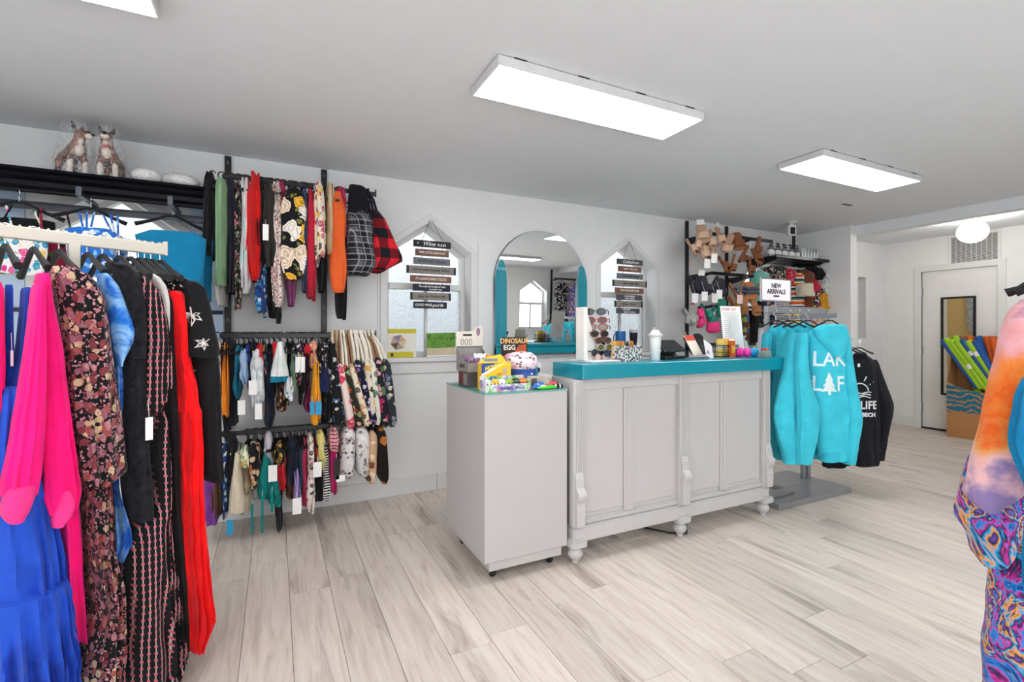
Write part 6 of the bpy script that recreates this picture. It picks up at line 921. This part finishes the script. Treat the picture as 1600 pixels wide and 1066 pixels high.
for px, c, l in (((2.94, 2.323, 1.083), '#e0289c', 'left magenta ribbed ball in front on the counter'), ((2.981, 2.304, 1.083), '#e83aa8', 'right magenta ribbed ball in front on the counter'), ((3.029, 2.28, 1.083), '#1ca0d8', 'sky blue ribbed ball right of the magenta balls')):
    t = thing('ribbed_ball', l, 'ball', px, 0, 'ribbed balls on the counter'); g = G(); n = 40
    g.loft([[((.030 if 'blue' not in l else .034)*math.sin(a)*(1+.06*math.cos(10*2*PI*k/n))*math.cos(2*PI*k/n), .030*math.sin(a)*(1+.06*math.cos(10*2*PI*k/n))*math.sin(2*PI*k/n), .033-.033*math.cos(a)) for k in range(n)] for a in [PI*(.02+.96*i/12) for i in range(13)]]).put('ball', solid(c, .3), t, smooth=True); G().lathe([(.006, .062), (.006, .072), (.003, .073)], 10).put('knob', solid('#f0c83c', .4), t)
p = (3.019, 2.19, 1.083); t = thing('glass_jar', 'small square glass jar with red lids at the counter end', 'jar', p); G().box(-.032, .032, -.028, .028, 0, .05).put('jar', glass('#a8b8b0', .05, .5), t, bev=.004); G().box(-.028, .028, -.024, .024, .003, .03).put('contents', solid('#5a6a58', .6), t); G().lathe([(.015, .05), (.016, .052), (.016, .064), (.014, .066)], 14, (-.015, 0, 0)).put('lid', solid('#b8301e', .4), t); G().lathe([(.015, .05), (.016, .052), (.016, .064), (.014, .066)], 14, (.017, 0, 0)).put('lid', solid('#c8502e', .4), t)
p = (3.178, 2.39, 1.083); t = thing('sweets_bag', 'clear bag of sweets with a blue and white bow behind balls', 'bag', (p[0], p[1]+.09, p[2])); G().loft([[(r*math.cos(2*PI*i/16), r*.7*math.sin(2*PI*i/16), z) for i in range(16)] for r, z in ((.035, 0), (.042, .02), (.045, .06), (.03, .10), (.008, .12), (.025, .15))]).put('bag', glass('#cfe0e8', .15, .55), t, smooth=True); G().ball((0, 0, .04), (.032, .022, .03)).put('sweets', floral('#e8d8c8', ['#c84a3c', '#e8c04a', '#4a8ac0'], 60), t); G().ball((-.02, 0, .13), (.02, .01, .012)).put('bow', solid('#bcd4e8', .4), t, smooth=True)
# ================================================================ toys on the pedestal
PZ = .953
def card(t, n, x0, x1, y, z0, z1, m, th=.003): return G().box(x0, x1, y, y+th, z0, z1).put(n, m, t)
lb = thing('gift_carton', 'dark grey photo printed carton under the plush display box', 'carton', (.952, 2.47, PZ)); G().box(0, .14, 0, .16, 0, .085).put('carton', solid('#57524f', .6, var=.25), lb, bev=.001)
G().box(-.0006, 0, .02, .075, .01, .075).put('photo_print', solid('#8a8480', .6, var=.3), lb); G().box(-.0006, 0, .09, .14, .01, .075).put('photo_print', solid('#6e1f2a', .6, var=.3), lb)
pb = thing('plush_display_box', 'cream display box with slanted sides full of small plush animals', 'display box', (.942, 2.45, PZ+.086)); CRM = solid('#d9d2c6', .6, var=.04); GRB = solid('#8f8b86', .6, var=.15)
G().prism([(0, 0), (.19, 0), (.19, .13), (.06, .06), (0, .05)], 0, .003, 'x').prism([(0, 0), (.19, 0), (.19, .13), (.06, .06), (0, .05)], .157, .16, 'x').box(.003, .157, 0, .003, 0, .05).box(.003, .157, .187, .19, 0, .13).box(.003, .157, .003, .187, 0, .003).put('tray', GRB, pb)
hd = G().prism([(0, .13), (.16, .13), (.165, .18), (.17, .235), (.15, .262), (.125, .25), (.105, .225), (0, .222)], .186, .19).put('header_card', CRM, pb)
G().box(.04, .095, .1852, .1858, .197, .208).put('title_bar', BLK, hd); G().ball((.135, .184, .222), (.012, .003, .024)).put('mascot_print', solid('#8f6f8c', .6), hd); G().box(.0, .165, .1852, .1858, .13, .138).put('stripe_print', solid('#6a6a5a', .6), hd)
for k in range(3): G().tube([(.035+.026*k+.009*math.cos(a), .1852, .162+.016*math.sin(a)) for a in [2*PI*i/12 for i in range(12)]], .0014, 4, True).put('drawing', DINK, hd)
text('lettering', 'PAWS', .032, DINK, pb, (-.0008, .09, .03), (PI/2, 0, -PI/2))
for k, (x, y, z, c, l) in enumerate(((.03, .12, .085, '#8a6a86', 'mauve plush rearmost left'), (.05, .09, .08, '#9a7a96', 'mauve plush second from left'), (.07, .05, .07, '#86607f', 'mauve plush third from left'), (.10, .12, .095, '#e8e8ea', 'black and white panda plush'), (.13, .10, .095, '#f0f0f0', 'white plush with dark eyes'), (.145, .05, .09, '#e8962c', 'orange plush ball'), (.10, .03, .06, '#efeef2', 'white plush at the front'))):
    t = thing('plush_toy', '%s in the cream display box' % l, 'plush toy', (.942+x, 2.45+y, PZ+.086+z-.03), 0, 'plush toys in the display box'); G().ball((0, 0, 0), (.024, .026, .028)).ball((-.012, 0, .025), (.008, .006, .009)).ball((.012, 0, .025), (.008, .006, .009)).put('body', cloth(c), t, smooth=True)
    for s in (-1, 1): G().ball((s*.009, -.024, .006), .004, 8, 6).put('eye', BLK, t)
hv_s = .88; hv = thing('hover_ball_box', 'yellow hover ball toy carton standing at the front left', 'carton', (.965, 2.315, PZ), -.05); G().box(0, .19, 0, .07, 0, .165).put('carton', solid('#f2c21c', .45), hv, bev=.001); G().prism([(0, .165), (.19, .165), (.15, .215), (.06, .2)], .066, .07).put('header_card', solid('#f0d23c', .45), hv)
G().prism([(0, .10), (0, .165), (.05, .165), (.13, .165), (.03, .115)], -.001, 0).put('blue_print', solid('#1c3f8c', .45), hv); G().prism([(0, .085), (.0, .10), (.13, .166), (.16, .166)], -.0013, -.0003).put('swoosh_print', PAPER, hv)
o = text('lettering', 'HOVERBALL', .032, solid('#f6dc2c', .5), hv, (.10, -.0018, .148), (PI/2, -.22, 0), shear=.3, bold=.0012, sx=.95); G().box(.04, .13, .0655, .0658, .172, .19).put('brand_panel', solid('#7a8ca8', .5), hv)
G().ball((.115, -.001, .095), (.02, .001, .012)).put('ball_print', solid('#e08a1c', .5), hv); G().ball((.15, -.001, .115), (.014, .001, .022)).put('child_print', solid('#b8a89a', .5), hv); G().box(.0, .19, -.001, 0, .0, .03).put('base_print', solid('#e8ecf0', .5), hv)
tb = thing('ball_tray', 'low printed tray of colourful animal face balls at the front', 'tray', (.95, 2.225, PZ), .0); TM = tiedye(['#3a6ac0', '#8ac83c', '#e8e8ea', '#8f86c8', '#e8a03c'], 22, .6)
G().box(0, .255, 0, .003, 0, .038).box(0, .255, .077, .08, 0, .075).box(0, .003, .003, .077, 0, .06).box(.252, .255, .003, .077, 0, .06).box(.003, .252, .003, .077, 0, .003).put('tray', TM, tb)
text('lettering', 'ANIMAL BALLS', .022, solid('#5a4a9c', .5), tb, (.15, -.0012, .018), bold=.0006)
for k, (c1, c2, l) in enumerate((('#3ab8c8', '#f0f0f0', 'teal and white'), ('#e8502c', '#f0c83c', 'red and yellow'), ('#f2f2f2', '#1a1a1c', 'white panda'), ('#e83a2c', '#7ac83c', 'red and green'), ('#4aa04a', '#1a1a1c', 'green and black'), ('#9ad83c', '#e85a2c', 'lime and orange'))):
    t = thing('toy_ball', '%s animal face ball in the front tray' % l, 'ball', (.977+k*.0405, 2.266, PZ+.035), 0, 'animal face balls in the tray'); G().ball((0, 0, 0), .027, 16, 10).put('ball', solid(c1, .35), t, smooth=True)
    G().lathe([(.0268, -.004), (.0276, 0), (.0268, .008), (.018, .021), (.006, .0275)], 16).put('cap_patch', solid(c2 if k != 2 else '#f2f2f2', .35), t, smooth=True)
    for s in (-1, 1): G().ball((s*.009, -.0245, .005), (.004, .003, .005), 8, 6).put('eye', BLK, t)
dn = thing('dinosaur_box', 'dark dinosaur egg display box with orange print at the back', 'display box', (1.215, 2.60, PZ)); G().box(0, .20, 0, .12, 0, .16).put('carton', tiedye(['#2a1a14', '#e8782c', '#f0b04a', '#c84a4a', '#3a2a20'], 16, .8), dn, bev=.001)
hv.scale = (.88, .88, .86)
hd = G().prism([(.02, .16), (.20, .16), (.20, .265), (.19, .275), (.03, .275), (.02, .265)], .05, .054).put('header_card', solid('#2a2622', .5), dn); text('lettering', 'DINOSAUR', .042, solid('#f2c27a', .5), hd, (.11, .0495, .25), bold=.001, sx=.92); text('lettering', 'EGG', .042, solid('#f0e8d8', .5), hd, (.075, .0495, .21), bold=.001)
G().prism([(.10, .17), (.19, .17), (.19, .23), (.14, .225)], .0485, .0497).put('dinosaur_print', solid('#c85a2c', .5, var=.3), hd); G().ball((.05, -.01, .15), (.04, .02, .03)).put('egg_print', solid('#d8a0b0', .5), dn)
sl = thing('slime_tub', 'blue tub with pink speckled fluffy top in the middle', 'tub', (1.245, 2.40, PZ)); sl.scale = (1.08, 1.08, .84); G().lathe([(.066, 0), (.07, .003), (.075, .12), (.072, .123)], 32).put('tub', solid('#1c4a9c', .3), sl, smooth=True)
G().lathe([(.072, .12), (.080, .135), (.085, .165), (.078, .2), (.05, .228), (.01, .235)], 32).put('fluffy_top', floral('#ecdce6', ['#e8a0b8', '#5a2a2a', '#f4f0f2'], 55), sl, smooth=True)
for k, (x, z) in enumerate(((0, .09), (-.015, .07), (.015, .07), (0, .05), (.02, .045), (-.02, .045), (.03, .07))): G().ball((.02+x*.9, -.0735+abs(x)*.2, z), (.0065, .002, .0065), 10, 6).put('dot_print', PAPER, sl)
fb = thing('photo_box', 'small grey photo printed box between tray and blue tub', 'box', (1.225, 2.29, PZ), -.3); G().box(0, .12, 0, .05, 0, .065).put('carton', solid('#b8b0a4', .6, var=.3), fb, bev=.001); G().box(.02, .05, -.001, 0, .015, .055).put('photo_print', solid('#6a5a4a', .6, var=.3), fb)
cr = thing('toy_car_box', 'white box with a dark blue toy car picture by the counter', 'box', (1.36, 2.50, PZ)); G().box(0, .07, 0, .1, 0, .12).put('carton', solid('#e8e8ec', .5), cr, bev=.001); G().prism([(.008, .055), (.03, .05), (.062, .075), (.06, .09), (.04, .098), (.02, .08)], -.001, 0).put('car_print', solid('#2a3458', .5, var=.3), cr); G().box(-.03, -.002, -.08, .02, 0, .165).put('teal_carton', solid('#3a8a9c', .5), cr)
cr2 = thing('toy_ring_box', 'low white box with an orange ring picture by the counter', 'box', (1.345, 2.36, PZ)); G().box(0, .072, 0, .09, 0, .06).put('carton', solid('#e2dedb', .5), cr2, bev=.001); G().tube([(.052+.011*math.cos(a), -.001, .032+.013*math.sin(a)) for a in [2*PI*i/14 for i in range(14)]], .0025, 5, True).put('ring_print', solid('#d89a4a', .5), cr2)
def blob(name, label, p, r, m, rz=0, seed=0):
    g = G(); n = 22; rings = []
    for i in range(9):
        a = PI*(.03+.94*i/8); rings.append([(p_[0], p_[1], max(0, p_[2])) for p_ in [((r[0]*math.sin(a)*math.cos(2*PI*k/n))*(1+.2*noise.noise(Vector((math.cos(2*PI*k/n)*2+seed, math.sin(2*PI*k/n)*2, i*.5)))), (r[1]*math.sin(a)*math.sin(2*PI*k/n))*(1+.25*noise.noise(Vector((k*.6, seed, i*.6)))), r[2]-r[2]*math.cos(a)) for k in range(n)]])
    t = thing(name, label, 'toy', p, rz); g.loft(rings).put('body', m, t, smooth=True); return t
t = blob('stretchy_toy', 'blue glossy fish toy lying at the front of the pedestal', (1.262, 2.235, PZ), (.05, .022, .02), solid('#2a6ad0', .15, var=.2), .5, 3); G().prism([(.04, .0), (.075, .03), (.07, -.02)], .01, .016, 'z').put('tail', solid('#2a6ad0', .15), t); G().ball((-.03, -.016, .03), .005, 8, 6).put('eye', PAPER, t)
t = blob('stretchy_toy', 'violet blue toy packet beside the fish toy', (1.325, 2.30, PZ), (.035, .03, .028), tiedye(['#2a4ac0', '#8a8ae0', '#e8e8f4', '#3a6ad8'], 30, .5), 0, 5); G().box(-.02, .02, -.002, .002, .045, .06).put('tag', PAPER, t)
t = blob('stretchy_toy', 'bright green stretchy toy at the front edge', (1.305, 2.215, PZ), (.075, .016, .011), solid('#4ac83a', .3, var=.15), .05, 7); G().ball((-.03, -.002, .018), (.025, .01, .008)).put('pale_patch', solid('#d8e8b8', .4), t)
t = blob('stretchy_toy', 'coral pink stretchy toy near the counter', (1.362, 2.275, PZ), (.052, .022, .018), solid('#e0505e', .3, var=.12), .1, 9); G().ball((.03, -.012, .025), .006, 8, 6).put('eye', BLK, t)
t = blob('stretchy_toy', 'black and white zebra toy at the right front corner', (1.368, 2.222, PZ), (.042, .016, .013), stripes(['#1a1a1c', '#e8e8e8', '#1a1a1c'], 40, 0), -.1, 11); G().ball((-.03, -.01, .016), .004, 8, 6).put('eye', PAPER, t)
# ================================================================ things on the left window sill
a = [0.776, 1.001, 1.284]
pz = thing('puzzle_box', 'yellow and white wooden puzzle box standing on the left window sill', 'box', (a[0], W+.03, Z0)); w_ = a[1]-a[0]; h_ = a[2]-Z0
G().box(0, w_, 0, .035, 0, h_).put('carton', solid('#e9e6dd', .5), pz, bev=.001); G().box(0, w_, -.001, 0, h_*.84, h_).box(0, w_*.9, -.001, 0, 0, h_*.2).put('yellow_print', solid('#cfc22c', .5), pz)
hexa = [(w_*.38+.062*math.cos(PI/3*k+.2), h_*.53+.062*math.sin(PI/3*k+.2)) for k in range(6)]; HC = ['#c8a482', '#8a7a9a', '#b89a8a', '#5a4a3c', '#a89a8a', '#d8c8a8']
for k in range(6): G().prism([(w_*.38, h_*.53), hexa[k], hexa[(k+1) % 6]], -.002, 0).put('wood_triangle_print', solid(HC[k], .5), pz)
G().box(w_*.12, w_*.2, -.0016, -.001, h_*.04, h_*.16).put('badge_print', DINK, pz)
a = [1.093, 1.337, 1.254]
pc = thing('landscape_picture', 'landscape photo card of a green bank and beach on the sill', 'picture', (a[0], W+.05, Z0)); w_ = a[1]-a[0]; h_ = a[2]-Z0
G().box(0, w_, 0, .006, 0, h_).put('card', PAPER, pc); G().prism([(0, h_*.35), (w_, h_*.35), (w_, h_), (0, h_*.98)], -.0008, 0).put('foliage_print', tiedye(['#2a4a24', '#5a8a3c', '#7aa84a', '#34602c'], 30, .6), pc); G().prism([(0, h_*.05), (w_, h_*.05), (w_, h_*.38), (0, h_*.34)], -.001, 0).put('sand_print', solid('#cfc0a4', .6, var=.1), pc)
# ================================================================ dog figurines on the valance shelf
FUR = NT('brindle_ceramic'); _v = FUR.coord(); _n = FUR.noise(_v, 14, 3).outputs[0]; FUR.col(FUR.ramp(_n, [(.3, '#6e4630'), (.7, '#96603f')])); FUR.b.inputs['Roughness'].default_value = .3; FUR = FUR.m
CW_ = solid('#e6d8cc', .35, var=.04); DKF = solid('#4a3a34', .35, var=.1)
def skin(name, chains, m, parent, sub=2):
    me = bpy.data.meshes.new(name); V = []; E_ = []; Rr = []
    for ch in chains:
        prev = None
        for (p, r, *idx) in ch:
            if idx: prev = idx[0]; continue
            V.append(p); Rr.append(r); i = len(V)-1
            if prev is not None: E_.append((prev, i))
            prev = i
    me.from_pydata(V, E_, []); o = bpy.data.objects.new(name, me); COL.objects.link(o); md = o.modifiers.new('s', 'SKIN'); md.use_smooth_shade = True
    for v, r in zip(me.skin_vertices[0].data, Rr): v.radius = (r, r) if not isinstance(r, tuple) else r; v.use_root = False
    me.skin_vertices[0].data[0].use_root = True; sd = o.modifiers.new('d', 'SUBSURF'); sd.levels = sub; sd.render_levels = sub
    dg = bpy.context.evaluated_depsgraph_get(); nm = bpy.data.meshes.new_from_object(o.evaluated_get(dg)); bpy.data.objects.remove(o); nm.name = name; nm.materials.clear(); nm.materials.append(m)
    for p in nm.polygons: p.use_smooth = True
    return link(name, nm, parent)
WRAP = NT('bubble_wrap'); _v = WRAP.coord(); _w = WRAP.vor(_v, 95); WRAP.col('#e8ecf2'); WRAP.b.inputs['Roughness'].default_value = .12; WRAP.l(WRAP.ramp(_w.outputs['Distance'], [(.35, (.04, .04, .04)), (.75, (.30, .30, .30))]), WRAP.b.inputs['Alpha']); WRAP.bump(_w.outputs['Distance'], 1, .006); WRAP = WRAP.m
def dog(label, loc, rz, head_yaw, collar):
    t = thing('dog_figurine', label, 'figurine', loc, rz, 'dog figurines on the valance shelf'); t.scale = (1.0, 1.0, 1.0)
    # x forward; 0.29 high
    hy = head_yaw; ch = lambda d, s, z: (.085+d*math.cos(hy)-s*math.sin(hy), d*math.sin(hy)+s*math.cos(hy), z)
    skin('body', [[((-.07, 0, .135), .034), ((-.01, 0, .132), .034), ((.05, 0, .14), .042), ((.075, 0, .175), .032), ((.085, 0, .205), .026), (ch(.005, 0, .232), .034), (ch(.035, 0, .226), .022), (ch(.058, 0, .218), .018)],
        [(None, 0, 0), ((-.085, .028, .11), .026), ((-.075, .032, .07), .017), ((-.10, .034, .045), .011), ((-.098, .034, .012), .010), ((-.083, .034, .006), .009)], [(None, 0, 0), ((-.085, -.028, .11), .026), ((-.075, -.032, .07), .017), ((-.10, -.034, .045), .011), ((-.098, -.034, .012), .010), ((-.083, -.034, .006), .009)],
        [(None, 0, 2), ((.06, .03, .11), .020), ((.058, .033, .065), .0135), ((.062, .034, .014), .011), ((.076, .034, .008), .010)], [(None, 0, 2), ((.06, -.03, .11), .020), ((.058, -.033, .065), .0135), ((.062, -.034, .014), .011), ((.076, -.034, .008), .010)],
        [(None, 0, 0), ((-.10, 0, .155), .010), ((-.115, 0, .168), .006)]], FUR, t)
    for s in (-1, 1):
        a = ch(-.008, s*.022, .25); b = ch(-.012, s*.033, .288); c = ch(.014, s*.026, .252)
        G().loft([[Vector(a)+Vector((.012*math.cos(q), .012*math.sin(q), 0)) for q in [2*PI*k/8 for k in range(8)]], [(Vector(a)+Vector(b))/2+Vector((.009*math.cos(q), .009*math.sin(q), 0)) for q in [2*PI*k/8 for k in range(8)]], [Vector(b)+Vector((.002*math.cos(q), .002*math.sin(q), 0)) for q in [2*PI*k/8 for k in range(8)]]]).put('ear', DKF, t, smooth=True)
        G().ball(ch(.030, s*.018, .240), .0055, 10, 7).put('eye', BLK, t, smooth=True)
        G().tube([(.066, s*.034, .008), (.063, s*.034, .02), (.061, s*.0335, .06), (.063, s*.031, .1)], [.0125, .0125, .0145, .012], 10).put('white_leg_marking', CW_, t, smooth=True)
    G().ball((.072, 0, .150), (.032, .026, .042)).put('white_chest', CW_, t, smooth=True); G().ball((.092, 0, .19), (.018, .016, .03)).put('white_throat', CW_, t, smooth=True); G().ball(ch(.052, 0, .214), (.022, .020, .016)).put('muzzle', CW_, t, smooth=True); G().ball(ch(.072, 0, .222), (.007, .009, .006)).put('nose', BLK, t, smooth=True); G().ball(ch(.045, 0, .234), (.02, .012, .009)).put('face_mask', DKF, t, smooth=True)
    if collar: G().ball((.104, 0, .172), (.006, .012, .012)).put('red_bow', solid('#c81e2a', .4), t, smooth=True)
    g = G(); rings = []
    for i in range(12):
        f = i/11; z = -.0+.30*f; rx = (.155-.075*f)*(1 if f < .95 else .5); ry = (.085-.03*f)*(1 if f < .95 else .5); n = 26
        rings.append([(-.01+.06*f+rx*math.cos(2*PI*k/n)*(1+.14*noise.noise(Vector((k*.7, i*.6, loc[0]*9)))), ry*math.sin(2*PI*k/n)*(1+.2*noise.noise(Vector((k*.5, i*.5, loc[0]*5)))), z+.002) for k in range(n)])
    g.loft(rings).put('bubble_wrap', WRAP, t); return t
dog('standing brown and white dog figurine in bubble wrap, head turned, on the left', (-0.998, 3.43, 2.102), -.95, .5, False)
dog('brown and white dog figurine with a red bow in bubble wrap, on the right', (-0.832, 3.43, 2.102), -1.55, .1, True)
for k, (p, l, r) in enumerate((((-0.657, 3.38, 2.102), 'white plastic wrapped parcel right of the dog figurines', (.075, .06, .045)), ((-0.494, 3.38, 2.102), 'white plastic wrapped parcel at the right end of the shelf', (.09, .06, .04)))):
    t = blob('wrapped_parcel', l, p, r, solid('#e4e2e0', .35, var=.05), .2, 20+k); t['category'] = 'parcel'; b = part(t, 'body'); wl = link('plastic_film', b.data.copy(), t); wl.data.materials.clear(); wl.data.materials.append(WRAP); wl.scale = (1.12, 1.15, 1.08)
# ================================================================ carton of pool noodles by the door
bx0, bx1, by0, by1 = 7.30, 7.56, 2.34, 2.889
nb = thing('noodle_carton', 'cardboard display carton with blue wave print holding pool noodles', 'carton', (bx0, by0, 0)); dx, dy = bx1-bx0, by1-by0
KW = NT('wave_printed_cardboard'); _v = KW.coord(); _sp = KW.n('ShaderNodeSeparateXYZ'); KW.l(_v, _sp.inputs[0]); _nz = KW.noise(_v, 9, 2).outputs[0]
_f = KW.math('FRACT', KW.math('ADD', KW.math('MULTIPLY', _sp.outputs[2], 16), KW.math('ADD', KW.math('MULTIPLY', KW.math('SINE', KW.math('MULTIPLY', _sp.outputs[1], 34)), .28), KW.math('MULTIPLY', _nz, 2.2)))); _k = KW.math('GREATER_THAN', _f, .34)
_in = KW.math('MULTIPLY', KW.math('GREATER_THAN', KW.math('ADD', _sp.outputs[2], KW.math('MULTIPLY', _nz, .06)), .33), KW.math('LESS_THAN', KW.math('ADD', _sp.outputs[2], KW.math('MULTIPLY', _nz, .05)), .64)); KW.col(KW.mix(KW.math('MULTIPLY', _k, _in), '#b98452', '#1c7290')); KW.b.inputs['Roughness'].default_value = .8; KW = KW.m
fr = [(0, 0), (dy, 0), (dy, .66)]+[(dy*(1-i/10), .66-.10*math.sin(PI*i/10*.9)) for i in range(1, 11)]
G().prism(fr, 0, .006, 'x').put('front_panel', KW, nb); G().prism([(0, 0), (dx, 0), (dx, 1.2), (dx*.75, 1.2), (0, .6)], dy-.006, dy, 'y' if False else 'y').put('side_panel', CARD, nb) if False else None
for y in (0, dy-.006): G().add([(0.006, y, 0), (dx, y, 0), (dx, y, 1.21), (dx*.7, y, 1.21), (.006, y, .66), (0.006, y+.006, 0), (dx, y+.006, 0), (dx, y+.006, 1.21), (dx*.7, y+.006, 1.21), (.006, y+.006, .66)], [(0, 1, 2, 3, 4), (9, 8, 7, 6, 5), (0, 5, 6, 1), (1, 6, 7, 2), (2, 7, 8, 3), (3, 8, 9, 4), (4, 9, 5, 0)]).put('side_panel', CARD, nb)
G().box(dx-.006, dx, .006, dy-.006, 0, 1.21).put('back_panel', CARD, nb); G().box(.006, dx-.006, .006, dy-.006, 0, .006).put('bottom', CARD, nb)
text('lettering', 'SPLASH TIME', .03, solid('#6a4a30', .7), nb, (-.001, dy*.72, .2), (PI/2, 0, -PI/2)) if False else None
NB, NLm, NO = '#1f5aa8', '#a6d62a', '#e8641f'
nd = [(2.885, .10, .0, NB, 'leftmost blue'), (2.85, .09, .02, NLm, 'leftmost lime green'), (2.80, .08, .0, NLm, 'tagged lime green'), (2.745, .07, .0, NLm, 'second lime green'), (2.69, .07, .01, NB, 'tagged middle blue'), (2.635, .06, .0, NLm, 'third lime green'), (2.57, .06, .0, NB, 'right blue'), (2.83, .17, .05, NLm, 'rear lime green'), (2.70, .18, .05, NO, 'rear orange'), (2.62, .17, .05, NB, 'rear blue'), (2.54, .18, .05, NO, 'second rear orange'), (2.47, .12, .04, NO, 'rightmost orange')]
for k, (y, x, dz, c, l) in enumerate(nd):
    t = thing('pool_noodle', '%s foam pool noodle leaning in the wave print carton' % l, 'pool noodle', (bx0+x-.05, y, 0), 0, 'pool noodles in the carton'); ln = .26 if x < .15 else .12
    yb = max(-.26, 2.40-y); P0 = Vector((.03, yb, .60 if x < .15 else .3)); P1 = Vector((-.01, .055 if k < 7 else .02, 1.16+dz)); d = (P1-P0).normalized(); u = d.orthogonal().normalized(); v = d.cross(u); rO, rI = .033, .010
    ring = lambda p, r: [p+u*r*math.cos(2*PI*i/16)+v*r*math.sin(2*PI*i/16) for i in range(16)]
    G().loft([ring(P0, rI), ring(P0, rO), ring(P0*.5+P1*.5, rO), ring(P1, rO), ring(P1, rI), ring(P1-d*.1, rI)]).put('foam_tube', solid(c, .7, var=.06), t, smooth=True)
    if k in (2, 4, 5):
        pm = P0.lerp(P1, .45 if k == 2 else .72); n_ = Vector((-1, 0, 0)); s_ = G(); q = d*.028
        s_.loft([[pm+q*e+u*0+(n_*math.cos(a)+d.cross(n_).normalized()*math.sin(a))*.0338 for a in [-.9+1.8*i/8 for i in range(9)]] for e in (-1, 1)], caps=False).put('barcode_label', PAPER, t)
# ================================================================ clothes behind the camera, seen in the arched mirror
rk = thing('clothes_rack', 'black wall rack on the wall opposite, seen in the arched mirror', 'rack', (6.0, YB, 0)); G().box(-.5, .55, .30, .33, 2.16, 2.20).put('hang_rail', BLACKM, rk); G().box(-.42, -.38, 0, .02, .8, 2.4).put('upright', BLACKM, rk); G().box(.38, .42, 0, .02, .8, 2.4).put('upright', BLACKM, rk); G().box(-.42, -.40, .02, .31, 2.15, 2.18).put('bracket', BLACKM, rk); G().box(.40, .42, .02, .31, 2.15, 2.18).put('bracket', BLACKM, rk)
for x, w_, zb, m, l in ((5.68, .17, 1.15, floral('#1b1c24', ['#8a90a0', '#d8d4cc'], 30), 'black floral dress seen in the arched mirror'), (6.0, .13, 1.35, floral('#6a6ab0', ['#e0c8d8', '#f0a060'], 20), 'violet print dress seen in the arched mirror'), (6.25, .12, 1.6, cloth('#e0bfa0'), 'peach top seen in the arched mirror')):
    garm('dress', l, 'dress', 'clothes seen in the arched mirror', (x, YB+.315, 2.2), 0, [('body', m, [(-.1, 0, 0, w_*.5, .03), (-.2, 0, 0, w_, .05), ((zb-2.2)*.6, 0, 0, w_*.9, .06), (zb-2.2, 0, 0, w_*1.1, .08)], .15, 8, 40, 20)], (.15, 'v'), None, (), 0)
bk = thing('teal_bench', 'teal bench under the opposite wall rack, seen in the mirror', 'bench', (5.9, YB+.25, 0)); G().box(-.7, .7, -.2, .2, .86, .92).put('top', TEAL, bk, bev=.004)
for x in (-.65, .65): G().box(x-.03, x+.03, -.18, .18, 0, .86).put('leg', TEAL, bk)
# rack that carries the tie-dye clothes, mostly outside the frame
(tx, ty, tz), trz = ((1.754, 0.495, 1.455), -1.2513)
t = thing('clothes_rail', 'chrome rail with a side post carrying the tie-dye clothes at the right', 'rack', (tx, ty, 0), trz)
G().tube([(0, -.26, tz-.008), (0, .24, tz-.008)], .011, 10).put('rail', CHROME, t, smooth=True); G().tube([(0, .24, tz-.008), (.42, .24, tz-.008), (.42, .24, .03)], .012, 10).put('side_post', CHROME, t, smooth=True); G().box(.2, .64, .0, .48, 0, .03).put('base_plate', GREYM, t, bev=.004)
